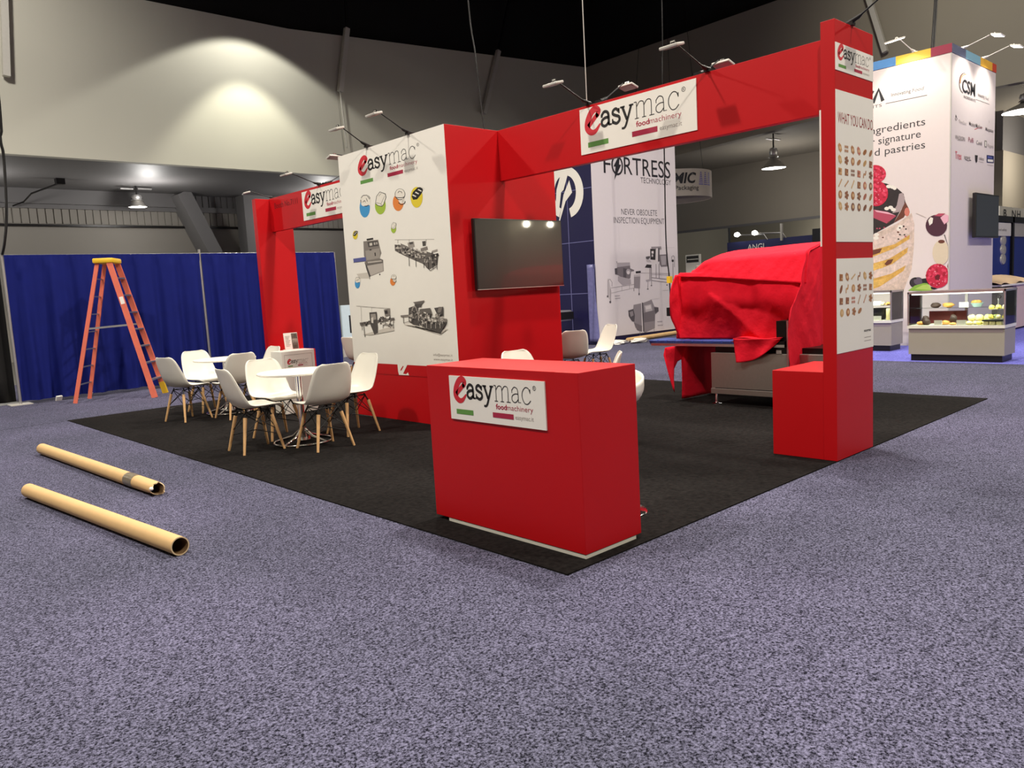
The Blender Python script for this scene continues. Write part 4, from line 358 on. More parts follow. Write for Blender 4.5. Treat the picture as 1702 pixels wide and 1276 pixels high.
  'csm_cake': 'cream2:4044,2113 3658,2100 3207,2266 2970,2426 2920,2217 2927,1810 2965,1401 3102,1024 4048,1060;cream:4045,1984 3659,1994 3227,2165 2950,2363 2919,2136 3166,1953 3659,1804 4045,1789;sponge:4045,1746 3659,1814 3266,1889 2997,2041 3007,1960 3286,1807 3659,1687 4046,1659;brown:4045,1789 3659,1814 3492,1833 3533,1752 3659,1718 4046,1703;cream:4046,1659 3659,1676 3286,1796 2987,1958 2957,1833 3245,1668 3659,1548 4046,1529;sponge:4046,1507 3659,1559 3368,1624 3026,1818 3045,1716 3306,1526 3659,1420 4047,1377;brown:3450,1535 3388,1605 3286,1619 3327,1538 3409,1501;spong2:3659,1548 3491,1580 3471,1462 3659,1441;cream:4047,1377 3659,1409 3306,1516 3006,1713 2985,1527 3245,1355 3659,1270 4047,1246;sponge:4048,1224 3659,1270 3326,1349 3064,1490 3124,1348 3367,1171 3659,1077 4048,1060;spong2:3659,1227 3408,1279 3470,1155 3659,1120;cream:3470,1155 3104,1389 3163,1246 3533,1051 3659,1045;choc:4040,3096 3658,3096 3410,3011 3249,2928 3109,2787 3079,2641 3167,2488 3287,2274 3658,2100 4044,2070;greyp:3188,2797 3129,2810 3089,2724 3098,2582 3187,2470 3308,2462 3228,2597;brown:3079,2641 3019,2512 3107,2359 3287,2274 3167,2468;pinkd:4042,2628 3637,2561 3389,2492 3237,2403 3410,2282 3637,2404 4043,2500;pinkl:3637,2557 3389,2488 3257,2416 3595,2515;wht:3293,2564 3306,2542 3339,2536 3371,2549 3385,2574 3371,2596 3339,2602 3306,2589;wht:3366,2551 3378,2529 3410,2523 3441,2536 3454,2561 3441,2583 3410,2590 3379,2576;wht:3270,2930 3281,2909 3309,2903 3337,2916 3348,2941 3337,2962 3309,2968 3281,2955;wht:3316,2947 3331,2926 3370,2921 3408,2936 3424,2961 3408,2982 3370,2987 3332,2972;wht:3232,2905 3243,2883 3269,2877 3294,2890 3305,2915 3294,2936 3269,2943 3243,2930;wht:3241,2517 3255,2495 3288,2489 3321,2502 3335,2527 3321,2549 3288,2555 3255,2542;wht:3550,2027 3566,2005 3606,1998 3646,2012 3663,2037 3646,2060 3606,2066 3566,2053;wht:3159,2159 3170,2136 3196,2129 3223,2141 3234,2166 3223,2188 3196,2195 3170,2183;wht:3119,2196 3133,2174 3166,2167 3200,2180 3214,2205 3200,2227 3167,2233 3133,2220;wht:3545,2090 3560,2068 3596,2061 3631,2074 3646,2099 3631,2122 3596,2128 3560,2115;choc:3180,1975 3189,1963 3207,1965 3216,1978 3207,1990 3189,1988;pinkd:3056,2014 3064,2002 3082,2004 3091,2017 3082,2029 3065,2027;brown:3459,2029 3469,2017 3487,2019 3497,2032 3487,2044 3469,2043;choc:3154,2055 3163,2043 3181,2045 3191,2058 3182,2070 3163,2068;choc:3074,2044 3083,2033 3100,2034 3109,2048 3101,2059 3083,2058;brown:3182,2099 3191,2088 3209,2089 3218,2103 3209,2114 3191,2113;choc:3156,2176 3165,2164 3183,2166 3192,2180 3183,2191 3165,2189;pinkd:3435,2209 3444,2197 3462,2199 3472,2212 3462,2224 3444,2222;brown:3191,2104 3200,2093 3218,2094 3227,2108 3218,2119 3200,2118;pinkd:3566,2205 3575,2193 3594,2195 3603,2208 3594,2220 3575,2218;pinkd:3517,2201 3526,2189 3545,2191 3554,2205 3545,2217 3526,2215;choc:3049,2147 3058,2135 3076,2137 3085,2150 3076,2162 3058,2160;brown:3087,2193 3096,2182 3114,2183 3123,2197 3114,2208 3096,2206;choc:3089,2203 3098,2192 3116,2193 3125,2207 3116,2218 3098,2216;choc:3309,2298 3318,2286 3337,2288 3346,2302 3337,2313 3318,2311;brown:3355,2299 3364,2288 3383,2290 3392,2303 3383,2315 3364,2313;straw2:3001,2449 3015,2393 3048,2373 3082,2400 3096,2460 3082,2516 3049,2536 3015,2508;rasp:3421,3187 3430,3137 3458,3095 3501,3065 3555,3049 3616,3049 3677,3065 3733,3097 3777,3140 3805,3190 3815,3244 3805,3294 3777,3336 3732,3366 3677,3382 3616,3381 3555,3363 3501,3332 3458,3289 3430,3239;rasp2:3483,3094 3490,3081 3508,3077 3526,3086 3533,3101 3526,3114 3508,3117 3490,3109;rasp2:3594,3107 3602,3094 3620,3091 3638,3099 3646,3114 3638,3127 3620,3130 3602,3122;rasp:3698,3211 3706,3198 3724,3194 3743,3203 3750,3218 3743,3231 3724,3234 3706,3226;rasp2:3566,3194 3573,3181 3591,3178 3609,3186 3617,3201 3609,3214 3591,3217 3573,3209;rasp2:3732,3178 3740,3165 3758,3161 3777,3170 3784,3185 3777,3198 3758,3202 3740,3193;rasp:3621,3288 3629,3275 3647,3272 3665,3281 3672,3296 3665,3309 3647,3312 3629,3303;rasp3:3638,3244 3646,3231 3664,3228 3682,3236 3690,3251 3682,3264 3664,3268 3646,3259;rasp2:3563,3203 3570,3190 3588,3187 3606,3195 3614,3210 3606,3223 3588,3226 3570,3218;rasp:3490,3231 3497,3218 3515,3215 3533,3224 3540,3239 3533,3252 3515,3255 3497,3246;rasp:3444,3215 3451,3202 3469,3199 3487,3207 3494,3222 3487,3235 3469,3238 3451,3230;rasp:3576,3353 3584,3340 3602,3337 3620,3345 3627,3361 3620,3373 3602,3377 3584,3368;rasp2:3673,3122 3681,3108 3699,3105 3717,3113 3725,3129 3717,3142 3699,3145 3681,3137;rasp2:3429,3231 3437,3218 3454,3215 3472,3223 3480,3238 3472,3251 3454,3254 3437,3246;rasp2:3522,3296 3529,3283 3547,3280 3565,3288 3573,3304 3565,3316 3547,3320 3529,3311;rasp3:3521,3065 3529,3052 3547,3049 3565,3057 3572,3072 3565,3085 3547,3088 3529,3080;rasp2:3517,3142 3524,3129 3542,3125 3560,3134 3568,3149 3560,3162 3542,3165 3524,3157;rasp:3760,3242 3768,3229 3787,3226 3805,3235 3813,3250 3805,3263 3786,3266 3768,3258;rasp2:3635,3109 3643,3096 3661,3093 3679,3101 3687,3117 3679,3130 3661,3133 3643,3125;rasp2:3519,3288 3527,3275 3545,3272 3563,3280 3570,3296 3563,3308 3545,3312 3527,3303;rasp2:3743,3217 3751,3204 3769,3201 3787,3209 3795,3224 3787,3238 3769,3241 3751,3232;rasp3:3654,3188 3661,3175 3680,3172 3698,3181 3705,3196 3698,3209 3680,3212 3661,3204;rasp2:3468,3131 3475,3118 3493,3115 3511,3123 3518,3138 3511,3151 3493,3155 3475,3146;rasp2:3568,3314 3576,3301 3594,3298 3612,3306 3619,3321 3612,3334 3594,3337 3576,3329;rasp2:3695,3133 3703,3120 3721,3117 3739,3125 3747,3140 3739,3153 3721,3157 3703,3148;rasp2:3448,3157 3456,3144 3474,3141 3492,3150 3499,3165 3492,3178 3474,3181 3456,3172;rasp:3634,3266 3642,3253 3660,3250 3678,3259 3686,3274 3678,3287 3660,3290 3642,3282;rasp:3437,3204 3445,3191 3462,3188 3480,3197 3488,3212 3480,3224 3463,3228 3445,3219;rasp3:3676,3174 3684,3161 3702,3158 3721,3166 3728,3181 3720,3194 3702,3198 3684,3189;rasp2:3680,3204 3687,3191 3705,3188 3724,3196 3731,3212 3724,3225 3705,3228 3687,3219;rasp:3713,3136 3721,3123 3739,3120 3757,3128 3765,3143 3757,3156 3739,3160 3721,3151;rasp2:3723,3243 3731,3230 3749,3227 3767,3236 3775,3251 3767,3264 3749,3267 3731,3259;rasp3:3475,3227 3482,3214 3500,3211 3518,3219 3525,3234 3518,3247 3500,3250 3482,3242;rasp2:3662,3250 3670,3237 3688,3234 3706,3242 3714,3257 3706,3270 3688,3274 3670,3265;rasp3:3696,3218 3704,3205 3722,3202 3740,3210 3748,3225 3740,3238 3722,3242 3704,3233;rasp3:3461,3192 3469,3179 3486,3175 3504,3184 3512,3199 3504,3212 3486,3215 3469,3207;rasp:3619,3209 3627,3196 3645,3193 3663,3201 3670,3216 3663,3229 3645,3232 3627,3224;rasp:3678,3307 3685,3294 3703,3291 3722,3299 3729,3315 3722,3328 3703,3331 3685,3322;rasp3:3490,3299 3497,3286 3515,3283 3533,3291 3540,3306 3533,3319 3515,3322 3497,3314;rasp2:3423,3158 3431,3145 3449,3142 3466,3150 3474,3165 3466,3178 3449,3182 3431,3173;rasp2:3571,3199 3578,3186 3596,3183 3614,3191 3622,3206 3614,3219 3596,3222 3578,3214;rasp3:3588,3290 3596,3277 3614,3274 3632,3282 3639,3297 3632,3310 3614,3314 3596,3305;rasp3:3483,3121 3490,3108 3508,3105 3526,3113 3534,3129 3526,3142 3508,3145 3490,3136;rasp3:3609,3155 3616,3142 3634,3138 3652,3147 3660,3162 3652,3175 3634,3178 3616,3170;rasp3:3662,3232 3670,3219 3688,3216 3706,3224 3714,3239 3706,3252 3688,3256 3670,3247;rasp3:3648,3285 3656,3272 3674,3268 3692,3277 3700,3292 3692,3305 3674,3308 3656,3300;rasp3:3650,3219 3658,3206 3676,3202 3694,3211 3702,3226 3694,3239 3676,3242 3658,3234;rasp4:3691,3166 3695,3160 3703,3161 3707,3168 3703,3173 3695,3172;rasp4:3587,3168 3591,3163 3599,3164 3603,3170 3599,3175 3591,3174;rasp4:3512,3259 3516,3254 3524,3255 3528,3261 3524,3267 3516,3265;rasp4:3575,3103 3579,3098 3587,3099 3591,3105 3587,3111 3579,3109;rasp4:3598,3231 3602,3226 3610,3227 3614,3233 3610,3238 3602,3237;rasp4:3545,3199 3549,3194 3556,3195 3560,3201 3556,3206 3549,3205;rasp4:3621,3271 3625,3266 3633,3267 3637,3273 3633,3278 3625,3277;rasp4:3647,3331 3651,3326 3659,3327 3663,3333 3659,3338 3651,3337;rasp4:3684,3243 3688,3238 3696,3239 3700,3245 3696,3251 3688,3249;rasp4:3461,3212 3465,3207 3473,3208 3477,3214 3473,3220 3465,3218;rasp4:3687,3232 3691,3227 3699,3228 3703,3234 3699,3240 3691,3238;rasp4:3671,3294 3675,3289 3683,3290 3687,3296 3683,3302 3675,3300;rasp4:3693,3263 3697,3257 3705,3259 3709,3265 3705,3270 3697,3269;rasp4:3636,3243 3640,3238 3648,3239 3652,3245 3648,3250 3640,3249;rasp:3384,2832 3394,2760 3426,2698 3475,2651 3537,2624 3606,2620 3676,2640 3739,2682 3789,2741 3822,2813 3833,2889 3821,2962 3789,3025 3738,3072 3675,3097 3606,3099 3537,3078 3475,3036 3426,2977 3395,2907;rasp2:3390,2890 3398,2871 3418,2866 3439,2876 3447,2898 3439,2917 3419,2922 3398,2911;rasp:3476,2774 3484,2755 3504,2749 3525,2760 3533,2781 3525,2800 3504,2806 3484,2795;rasp3:3592,3034 3600,3015 3621,3009 3641,3020 3650,3042 3641,3061 3621,3067 3600,3055;rasp2:3577,2758 3586,2738 3607,2732 3627,2743 3636,2765 3627,2784 3607,2790 3586,2779;rasp2:3647,2907 3655,2888 3676,2882 3697,2893 3706,2915 3697,2934 3676,2940 3655,2929;rasp3:3694,3019 3703,3000 3723,2995 3744,3006 3753,3027 3744,3047 3723,3052 3702,3041;rasp3:3707,2913 3715,2893 3736,2887 3757,2899 3766,2920 3757,2939 3736,2945 3715,2934;rasp3:3425,2954 3434,2935 3454,2929 3474,2940 3483,2961 3474,2981 3454,2986 3434,2975;rasp2:3688,2844 3697,2825 3718,2819 3739,2830 3747,2851 3739,2871 3718,2877 3697,2865;rasp:3746,2784 3755,2764 3776,2758 3797,2769 3805,2791 3797,2810 3776,2816 3755,2805;rasp2:3668,2907 3677,2888 3697,2882 3718,2893 3727,2915 3718,2934 3697,2940 3677,2929;rasp3:3539,2772 3548,2752 3568,2747 3589,2758 3598,2779 3589,2798 3568,2804 3548,2793;rasp:3413,2838 3421,2819 3441,2813 3461,2824 3470,2845 3462,2864 3441,2870 3421,2859;rasp2:3443,2845 3451,2825 3472,2820 3492,2831 3501,2852 3492,2871 3472,2877 3452,2866;rasp3:3596,3063 3604,3044 3625,3038 3646,3049 3654,3071 3646,3090 3625,3096 3604,3084;rasp2:3547,2977 3556,2958 3576,2952 3597,2963 3606,2985 3597,3004 3576,3009 3556,2998;rasp2:3484,2687 3493,2668 3513,2662 3534,2673 3542,2694 3534,2713 3513,2719 3493,2708;rasp3:3634,2953 3642,2934 3663,2928 3684,2939 3692,2961 3684,2980 3663,2986 3642,2974;rasp3:3451,2910 3459,2891 3479,2885 3500,2896 3508,2917 3500,2937 3479,2942 3459,2931;rasp2:3649,2989 3657,2970 3678,2964 3699,2976 3707,2997 3699,3016 3678,3022 3657,3011;rasp2:3679,2721 3687,2701 3708,2695 3729,2706 3738,2728 3729,2747 3708,2753 3687,2742;rasp3:3672,2860 3680,2841 3701,2835 3722,2846 3731,2867 3722,2887 3701,2893 3680,2882;rasp3:3505,3028 3513,3009 3534,3003 3554,3014 3563,3035 3554,3054 3534,3060 3513,3049;rasp3:3557,3002 3565,2982 3586,2977 3607,2988 3615,3009 3607,3028 3586,3034 3565,3023;rasp2:3415,2884 3423,2865 3443,2859 3464,2870 3472,2892 3464,2911 3444,2916 3423,2905;rasp3:3611,2770 3620,2751 3641,2745 3661,2756 3670,2777 3661,2797 3641,2802 3620,2791;rasp2:3432,2907 3441,2888 3461,2882 3481,2893 3490,2914 3481,2933 3461,2939 3441,2928;rasp2:3552,2976 3560,2957 3581,2951 3601,2963 3610,2984 3601,3003 3581,3009 3560,2998;rasp2:3503,2899 3512,2880 3532,2874 3553,2885 3561,2907 3553,2926 3532,2931 3512,2920;rasp3:3426,2775 3434,2756 3455,2750 3475,2761 3483,2782 3475,2802 3455,2807 3434,2797;rasp2:3717,2972 3726,2952 3747,2947 3768,2958 3776,2979 3768,2999 3747,3004 3726,2993;rasp3:3575,2936 3583,2917 3604,2911 3625,2922 3633,2944 3625,2963 3604,2968 3583,2957;rasp2:3574,2758 3582,2738 3603,2732 3623,2743 3632,2765 3623,2784 3603,2790 3582,2779;rasp2:3729,2790 3737,2771 3758,2765 3779,2776 3788,2797 3779,2817 3758,2823 3737,2812;rasp:3464,2798 3472,2778 3493,2773 3513,2783 3522,2805 3513,2824 3493,2830 3472,2819;rasp2:3604,2915 3612,2896 3633,2890 3654,2901 3662,2923 3654,2942 3633,2947 3612,2936;rasp2:3408,2806 3416,2787 3437,2782 3457,2792 3466,2814 3457,2833 3437,2839 3417,2828;rasp:3627,2808 3636,2788 3656,2783 3677,2794 3686,2815 3677,2834 3656,2840 3636,2829;rasp2:3591,3013 3599,2994 3620,2989 3641,3000 3649,3021 3641,3040 3620,3046 3599,3035;rasp:3608,2831 3617,2812 3637,2806 3658,2817 3667,2838 3658,2858 3637,2864 3617,2853;rasp3:3554,2821 3563,2801 3583,2795 3604,2806 3613,2828 3604,2847 3583,2853 3563,2842;rasp2:3430,2902 3438,2883 3459,2878 3479,2889 3488,2910 3479,2929 3459,2935 3439,2924;rasp3:3608,2714 3617,2694 3638,2688 3658,2699 3667,2721 3658,2740 3637,2746 3617,2735;rasp2:3745,2818 3754,2798 3775,2792 3796,2803 3805,2825 3796,2844 3775,2850 3754,2839;rasp:3435,2946 3443,2927 3464,2922 3484,2933 3493,2954 3484,2973 3464,2979 3443,2968;rasp3:3671,2851 3680,2832 3701,2826 3722,2837 3730,2858 3722,2878 3701,2884 3680,2873;rasp4:3581,2884 3586,2877 3595,2878 3599,2887 3595,2894 3586,2893;rasp4:3553,3046 3557,3038 3566,3039 3571,3048 3566,3056 3557,3054;rasp4:3766,2901 3770,2893 3779,2895 3784,2903 3779,2911 3770,2910;rasp4:3706,2863 3711,2856 3720,2857 3724,2866 3720,2873 3711,2872;rasp4:3519,2934 3523,2926 3532,2927 3537,2936 3532,2944 3523,2942;rasp4:3611,2661 3615,2653 3624,2654 3629,2663 3624,2671 3615,2669;rasp4:3688,3011 3693,3003 3702,3004 3706,3013 3702,3021 3693,3020;rasp4:3447,2883 3452,2875 3460,2876 3465,2885 3460,2893 3452,2892;rasp4:3598,2786 3603,2778 3612,2779 3616,2788 3612,2795 3603,2794;rasp4:3536,2731 3540,2724 3549,2725 3553,2734 3549,2741 3540,2740;rasp4:3576,2663 3580,2655 3589,2656 3594,2665 3589,2673 3580,2672;rasp4:3606,2895 3610,2887 3619,2889 3624,2897 3619,2905 3610,2904;rasp4:3593,2687 3598,2679 3607,2680 3611,2689 3607,2697 3598,2696;rasp4:3549,2827 3553,2820 3562,2821 3566,2830 3562,2837 3553,2836;cherry:2369,2143 2375,2095 2392,2051 2420,2015 2456,1988 2499,1973 2545,1971 2591,1981 2635,2004 2672,2038 2701,2080 2720,2128 2726,2178 2720,2227 2703,2271 2674,2308 2637,2334 2594,2348 2548,2350 2502,2338 2459,2315 2422,2281 2394,2240 2376,2192;pinkl:2482,2293 2399,2344 2316,2315 2315,2217 2416,2168;wht:2683,2264 2642,2320 2600,2296 2612,2207 2660,2172;pinkd:2585,2334 2510,2370 2399,2358 2473,2312;stem:2421,1986 2336,1780 2322,1786 2407,1992;stem:2336,1783 2310,1562 2296,1563 2322,1784;stemg:2893,2413 2720,2314 2716,2322 2890,2421;creamy:2328,1664 2337,1581 2367,1512 2412,1467 2465,1453 2519,1473 2566,1524 2597,1599 2608,1684 2598,1768 2568,1838 2523,1882 2469,1894 2415,1873 2370,1822 2339,1748;brown:2404,1865 2414,1846 2442,1836 2477,1838 2505,1853 2516,1874 2505,1893 2477,1903 2442,1900 2414,1886;cherry:2292,1423 2298,1390 2315,1371 2335,1372 2352,1393 2359,1427 2353,1459 2336,1478 2316,1477 2299,1456;dkber:2772,1155 2778,1121 2798,1093 2828,1072 2865,1062 2904,1063 2941,1076 2972,1100 2992,1131 2999,1165 2992,1199 2973,1228 2942,1249 2905,1259 2866,1257 2829,1243 2798,1219 2779,1189;purp:2768,1185 2775,1155 2797,1131 2828,1118 2863,1120 2894,1135 2916,1161 2924,1193 2917,1224 2895,1248 2864,1260 2829,1258 2798,1243 2776,1217;blk:2870,1236 2879,1224 2901,1221 2923,1227 2932,1239 2923,1250 2901,1254 2879,1248;blk:2788,1227 2710,1234 2652,1119 2768,1134;leaf:3022,1021 2904,1109 2748,1148 2690,1141 2594,1014 2728,1003;leaf2:2904,1047 2768,1114 2671,1120 2594,1014;rasp:2320,1254 2329,1188 2356,1129 2399,1083 2453,1054 2514,1046 2576,1059 2632,1093 2677,1143 2706,1206 2716,1275 2707,1343 2679,1402 2635,1448 2579,1476 2518,1483 2457,1468 2402,1434 2358,1384 2330,1322;rasp3:2479,1118 2487,1100 2505,1093 2523,1102 2531,1121 2523,1139 2505,1146 2487,1137;rasp2:2386,1326 2393,1308 2411,1301 2429,1310 2437,1329 2430,1347 2412,1353 2394,1345;rasp2:2626,1386 2634,1368 2652,1361 2670,1370 2678,1389 2671,1407 2652,1414 2634,1405;rasp2:2495,1169 2502,1150 2520,1144 2539,1152 2546,1171 2539,1189 2521,1196 2502,1187;rasp2:2619,1307 2627,1289 2645,1282 2664,1291 2671,1310 2664,1328 2645,1335 2627,1326;rasp:2535,1324 2543,1306 2561,1299 2579,1308 2587,1327 2580,1345 2562,1352 2543,1343;rasp2:2405,1363 2412,1345 2430,1339 2449,1347 2456,1366 2449,1384 2431,1391 2413,1382;rasp2:2512,1308 2520,1290 2538,1283 2556,1292 2564,1311 2556,1329 2538,1336 2520,1327;rasp3:2500,1231 2507,1213 2526,1206 2544,1215 2552,1234 2544,1252 2526,1259 2508,1250;rasp2:2640,1242 2647,1224 2666,1217 2685,1226 2692,1245 2685,1263 2666,1270 2648,1261;rasp2:2531,1449 2538,1431 2556,1424 2575,1433 2582,1452 2575,1470 2557,1477 2538,1468;rasp:2511,1412 2518,1394 2536,1387 2554,1396 2562,1415 2555,1433 2537,1440 2518,1431;rasp:2451,1304 2458,1285 2476,1279 2494,1287 2502,1306 2495,1324 2477,1331 2459,1322;rasp2:2581,1265 2589,1246 2607,1240 2625,1248 2633,1267 2626,1286 2607,1292 2589,1284;rasp2:2463,1440 2470,1422 2488,1415 2506,1424 2514,1443 2507,1461 2489,1468 2470,1459;rasp3:2602,1274 2609,1256 2627,1249 2646,1258 2654,1277 2646,1295 2628,1302 2609,1293;rasp:2602,1296 2610,1277 2628,1271 2647,1279 2654,1298 2647,1317 2629,1323 2610,1315;rasp2:2371,1349 2379,1331 2396,1324 2414,1333 2422,1352 2415,1370 2397,1376 2379,1367;rasp:2383,1410 2390,1392 2408,1386 2426,1395 2434,1413 2427,1431 2409,1438 2391,1429;rasp2:2524,1371 2531,1353 2549,1347 2568,1355 2576,1374 2568,1392 2550,1399 2532,1390;rasp3:2510,1352 2517,1334 2535,1327 2554,1336 2561,1355 2554,1373 2536,1380 2518,1371;rasp2:2500,1215 2507,1197 2525,1191 2544,1199 2551,1218 2544,1236 2526,1243 2508,1234;rasp2:2355,1164 2363,1146 2381,1139 2399,1148 2406,1167 2399,1185 2381,1191 2363,1183;rasp2:2471,1279 2478,1261 2496,1254 2514,1263 2522,1282 2515,1300 2496,1307 2478,1298;rasp2:2473,1444 2480,1426 2498,1420 2517,1428 2524,1447 2517,1465 2499,1472 2481,1463;rasp2:2615,1375 2622,1357 2641,1350 2659,1359 2667,1378 2660,1396 2641,1403 2623,1394;rasp3:2512,1375 2519,1357 2537,1350 2556,1359 2563,1378 2556,1396 2538,1403 2520,1394;rasp3:2670,1279 2677,1261 2696,1254 2714,1263 2722,1282 2715,1300 2696,1307 2678,1298;rasp2:2432,1257 2440,1239 2458,1233 2476,1241 2483,1260 2476,1278 2458,1285 2440,1276;rasp3:2326,1316 2334,1298 2351,1291 2369,1300 2377,1319 2370,1337 2352,1343 2334,1335;rasp2:2545,1316 2553,1298 2571,1291 2589,1300 2597,1319 2589,1337 2571,1343 2553,1335;rasp3:2388,1273 2396,1255 2414,1248 2432,1257 2439,1275 2432,1293 2414,1300 2396,1292;rasp2:2330,1303 2337,1285 2355,1278 2373,1287 2380,1306 2373,1324 2355,1330 2337,1322;rasp2:2609,1140 2616,1122 2635,1115 2653,1124 2661,1143 2653,1161 2635,1168 2616,1159;rasp2:2577,1387 2584,1369 2603,1362 2621,1371 2629,1390 2621,1408 2603,1415 2585,1406;rasp3:2618,1401 2626,1383 2644,1376 2663,1385 2670,1404 2663,1422 2644,1429 2626,1420;rasp:2628,1200 2635,1182 2654,1175 2672,1183 2680,1202 2673,1221 2654,1228 2636,1219;rasp3:2383,1308 2391,1290 2409,1284 2427,1292 2434,1311 2427,1329 2409,1336 2391,1327;rasp2:2622,1289 2630,1271 2648,1264 2667,1273 2674,1292 2667,1310 2648,1317 2630,1308;rasp3:2450,1450 2458,1432 2476,1426 2494,1434 2502,1453 2494,1471 2476,1478 2458,1469;rasp:2353,1237 2360,1219 2378,1212 2396,1221 2404,1240 2396,1258 2378,1264 2360,1256;rasp2:2360,1200 2367,1182 2385,1175 2403,1183 2411,1202 2403,1220 2385,1227 2367,1218;rasp3:2592,1117 2600,1099 2618,1092 2637,1101 2644,1120 2637,1138 2619,1145 2600,1136;rasp2:2493,1293 2500,1274 2518,1268 2537,1276 2544,1295 2537,1313 2519,1320 2500,1311;rasp3:2466,1270 2473,1252 2491,1245 2509,1254 2517,1273 2510,1291 2492,1298 2473,1289;rasp3:2490,1131 2497,1112 2516,1105 2534,1114 2542,1133 2534,1151 2516,1158 2498,1149;rasp4:2476,1191 2480,1184 2488,1184 2492,1192 2488,1199 2480,1199;rasp4:2502,1434 2506,1427 2514,1427 2518,1435 2514,1442 2506,1442;rasp4:2520,1101 2524,1093 2532,1093 2536,1101 2532,1109 2524,1108;rasp4:2388,1156 2392,1149 2400,1149 2404,1157 2400,1164 2392,1164;rasp4:2373,1285 2377,1278 2384,1278 2388,1286 2384,1293 2377,1293;rasp4:2427,1164 2431,1157 2439,1157 2443,1165 2439,1172 2431,1172;rasp4:2559,1346 2563,1339 2571,1339 2575,1347 2571,1354 2563,1354;rasp4:2572,1132 2576,1125 2584,1125 2588,1133 2584,1140 2576,1140;rasp4:2540,1312 2544,1305 2552,1306 2556,1313 2552,1321 2544,1320;rasp4:2642,1378 2646,1371 2654,1372 2658,1379 2654,1387 2646,1386;rasp4:2545,1344 2549,1337 2557,1338 2561,1345 2557,1353 2549,1352;rasp4:2450,1430 2454,1423 2462,1423 2466,1431 2462,1438 2454,1438;rasp4:2381,1181 2385,1174 2393,1174 2397,1182 2393,1189 2385,1189;rasp4:2482,1126 2486,1118 2494,1119 2498,1127 2494,1134 2486,1134;rasp5:2566,1256 2516,1297 2477,1263 2496,1187 2555,1201;blk:2633,1077 2518,1042 2575,1024 2623,1036',
  'csm_marks': 'g3:13219,4487 13146,4501 13112,4485 13185,4471;g3:13150,4500 13090,4526 13048,4513 13107,4486;g3:13092,4525 13050,4563 13003,4552 13046,4514;g3:13051,4561 13029,4606 12981,4598 13003,4553;g3:13029,4605 13031,4655 12982,4648 12981,4599;g3:13030,4653 13054,4703 13006,4700 12982,4650;g3:13053,4702 13097,4749 13051,4748 13007,4701;g3:13094,4747 13156,4787 13114,4790 13053,4750;g3:13151,4785 13225,4815 13193,4823 13119,4793;g3:13215,4812 13297,4831 13284,4845 13203,4826;corg:13076,4630 13079,4657 13040,4652 13037,4625;corg:13079,4656 13089,4683 13050,4680 13040,4653;corg:13089,4683 13106,4709 13069,4707 13051,4681;corg:13106,4708 13130,4734 13094,4733 13069,4708;corg:13129,4733 13160,4756 13125,4757 13095,4734;corg:13158,4755 13194,4775 13163,4779 13127,4758;corg:13192,4774 13232,4791 13206,4797 13166,4780;corg:13228,4789 13271,4802 13253,4811 13210,4798;corg:13265,4801 13310,4810 13303,4822 13258,4813;corg:13303,4809 13349,4813 13354,4826 13309,4822;brown:13035,4665 13037,4684 12998,4679 12997,4660;brown:13037,4683 13043,4703 13004,4699 12998,4680;brown:13043,4702 13053,4721 13015,4719 13005,4700;brown:13053,4721 13067,4739 13030,4738 13015,4719;brown:13066,4739 13085,4756 13048,4756 13030,4739;brown:13084,4755 13105,4771 13071,4773 13049,4757;brown:13104,4771 13128,4785 13097,4788 13072,4774;brown:13126,4784 13153,4796 13126,4802 13099,4789;brown:13150,4795 13179,4805 13158,4813 13129,4803;brown:13175,4803 13205,4811 13193,4821 13162,4814;g2:12843,4070 12902,4028 12864,4032 12816,4019;g3:12856,4025 12800,3995 12815,3993 12872,4023;g3:12799,3991 12858,3965 12874,3970 12815,3997;g3:12874,3967 12931,4005 12914,4007 12858,3969;g3:12930,4009 12871,4027 12857,4021 12915,4003;cred:13848,3904 14033,3948 14022,3955 13838,3911;cred:14029,3947 14300,3982 14297,3990 14026,3955;g4:14464,3956 14933,3956 14938,3962 14469,3962;g5:14677,4154 14691,4112 14702,4113 14688,4156;g5:12939,3640 13210,3647 13212,3652 12941,3645;g4:14432,3764 14566,3767 14573,3644 14438,3642;wht:14466,3746 14534,3746 14538,3659 14471,3659;g1:13889,3452 14050,3455 14029,3342 13976,3312 13916,3343;navy:14574,3503 15007,3518 15015,3383 14581,3362;wht:14635,3428 14964,3443 14967,3398 14637,3382;blu:14615,3489 14891,3491 14922,3457 14634,3446;g1:13341,3332 13495,3316 13509,3326 13355,3341;g1:13504,3316 13685,3335 13681,3345 13500,3325;g5:14081,3343 14384,3346 14386,3352 14084,3348;g5:14611,3317 14987,3324 14989,3330 14613,3323;g2:13896,4452 14693,4455 14698,4461 13901,4457',
}

# =================================================================== SETTING
b = MB(); b.box(-16, 52, -16, 30, -.12, -.008, M_CONC); o = b.build('floor'); struct(o)
b = MB(); b.box(-15, 9.95, -15.5, 12.62, -.006, 0, M_AISLE); b.box(.15, 9.95, 12.62, 17, -.006, 0, M_AISLE); b.box(9.95, 34, 6.2, 26, -.006, 0, M_AISLE); o = b.build('aisle_carpet'); struct(o)
b = MB(); b.box(9.95, 22, -8, 6.2, -.006, 0, M_VIOLET); o = b.build('violet_aisle_carpet'); struct(o)
b = MB(); b.box(-15, .112, 9.262, 9.275, 0, .0016, mk('carpet_seam', rgb(24, 24, 40), .9)); struct(b.build('trim_1'))
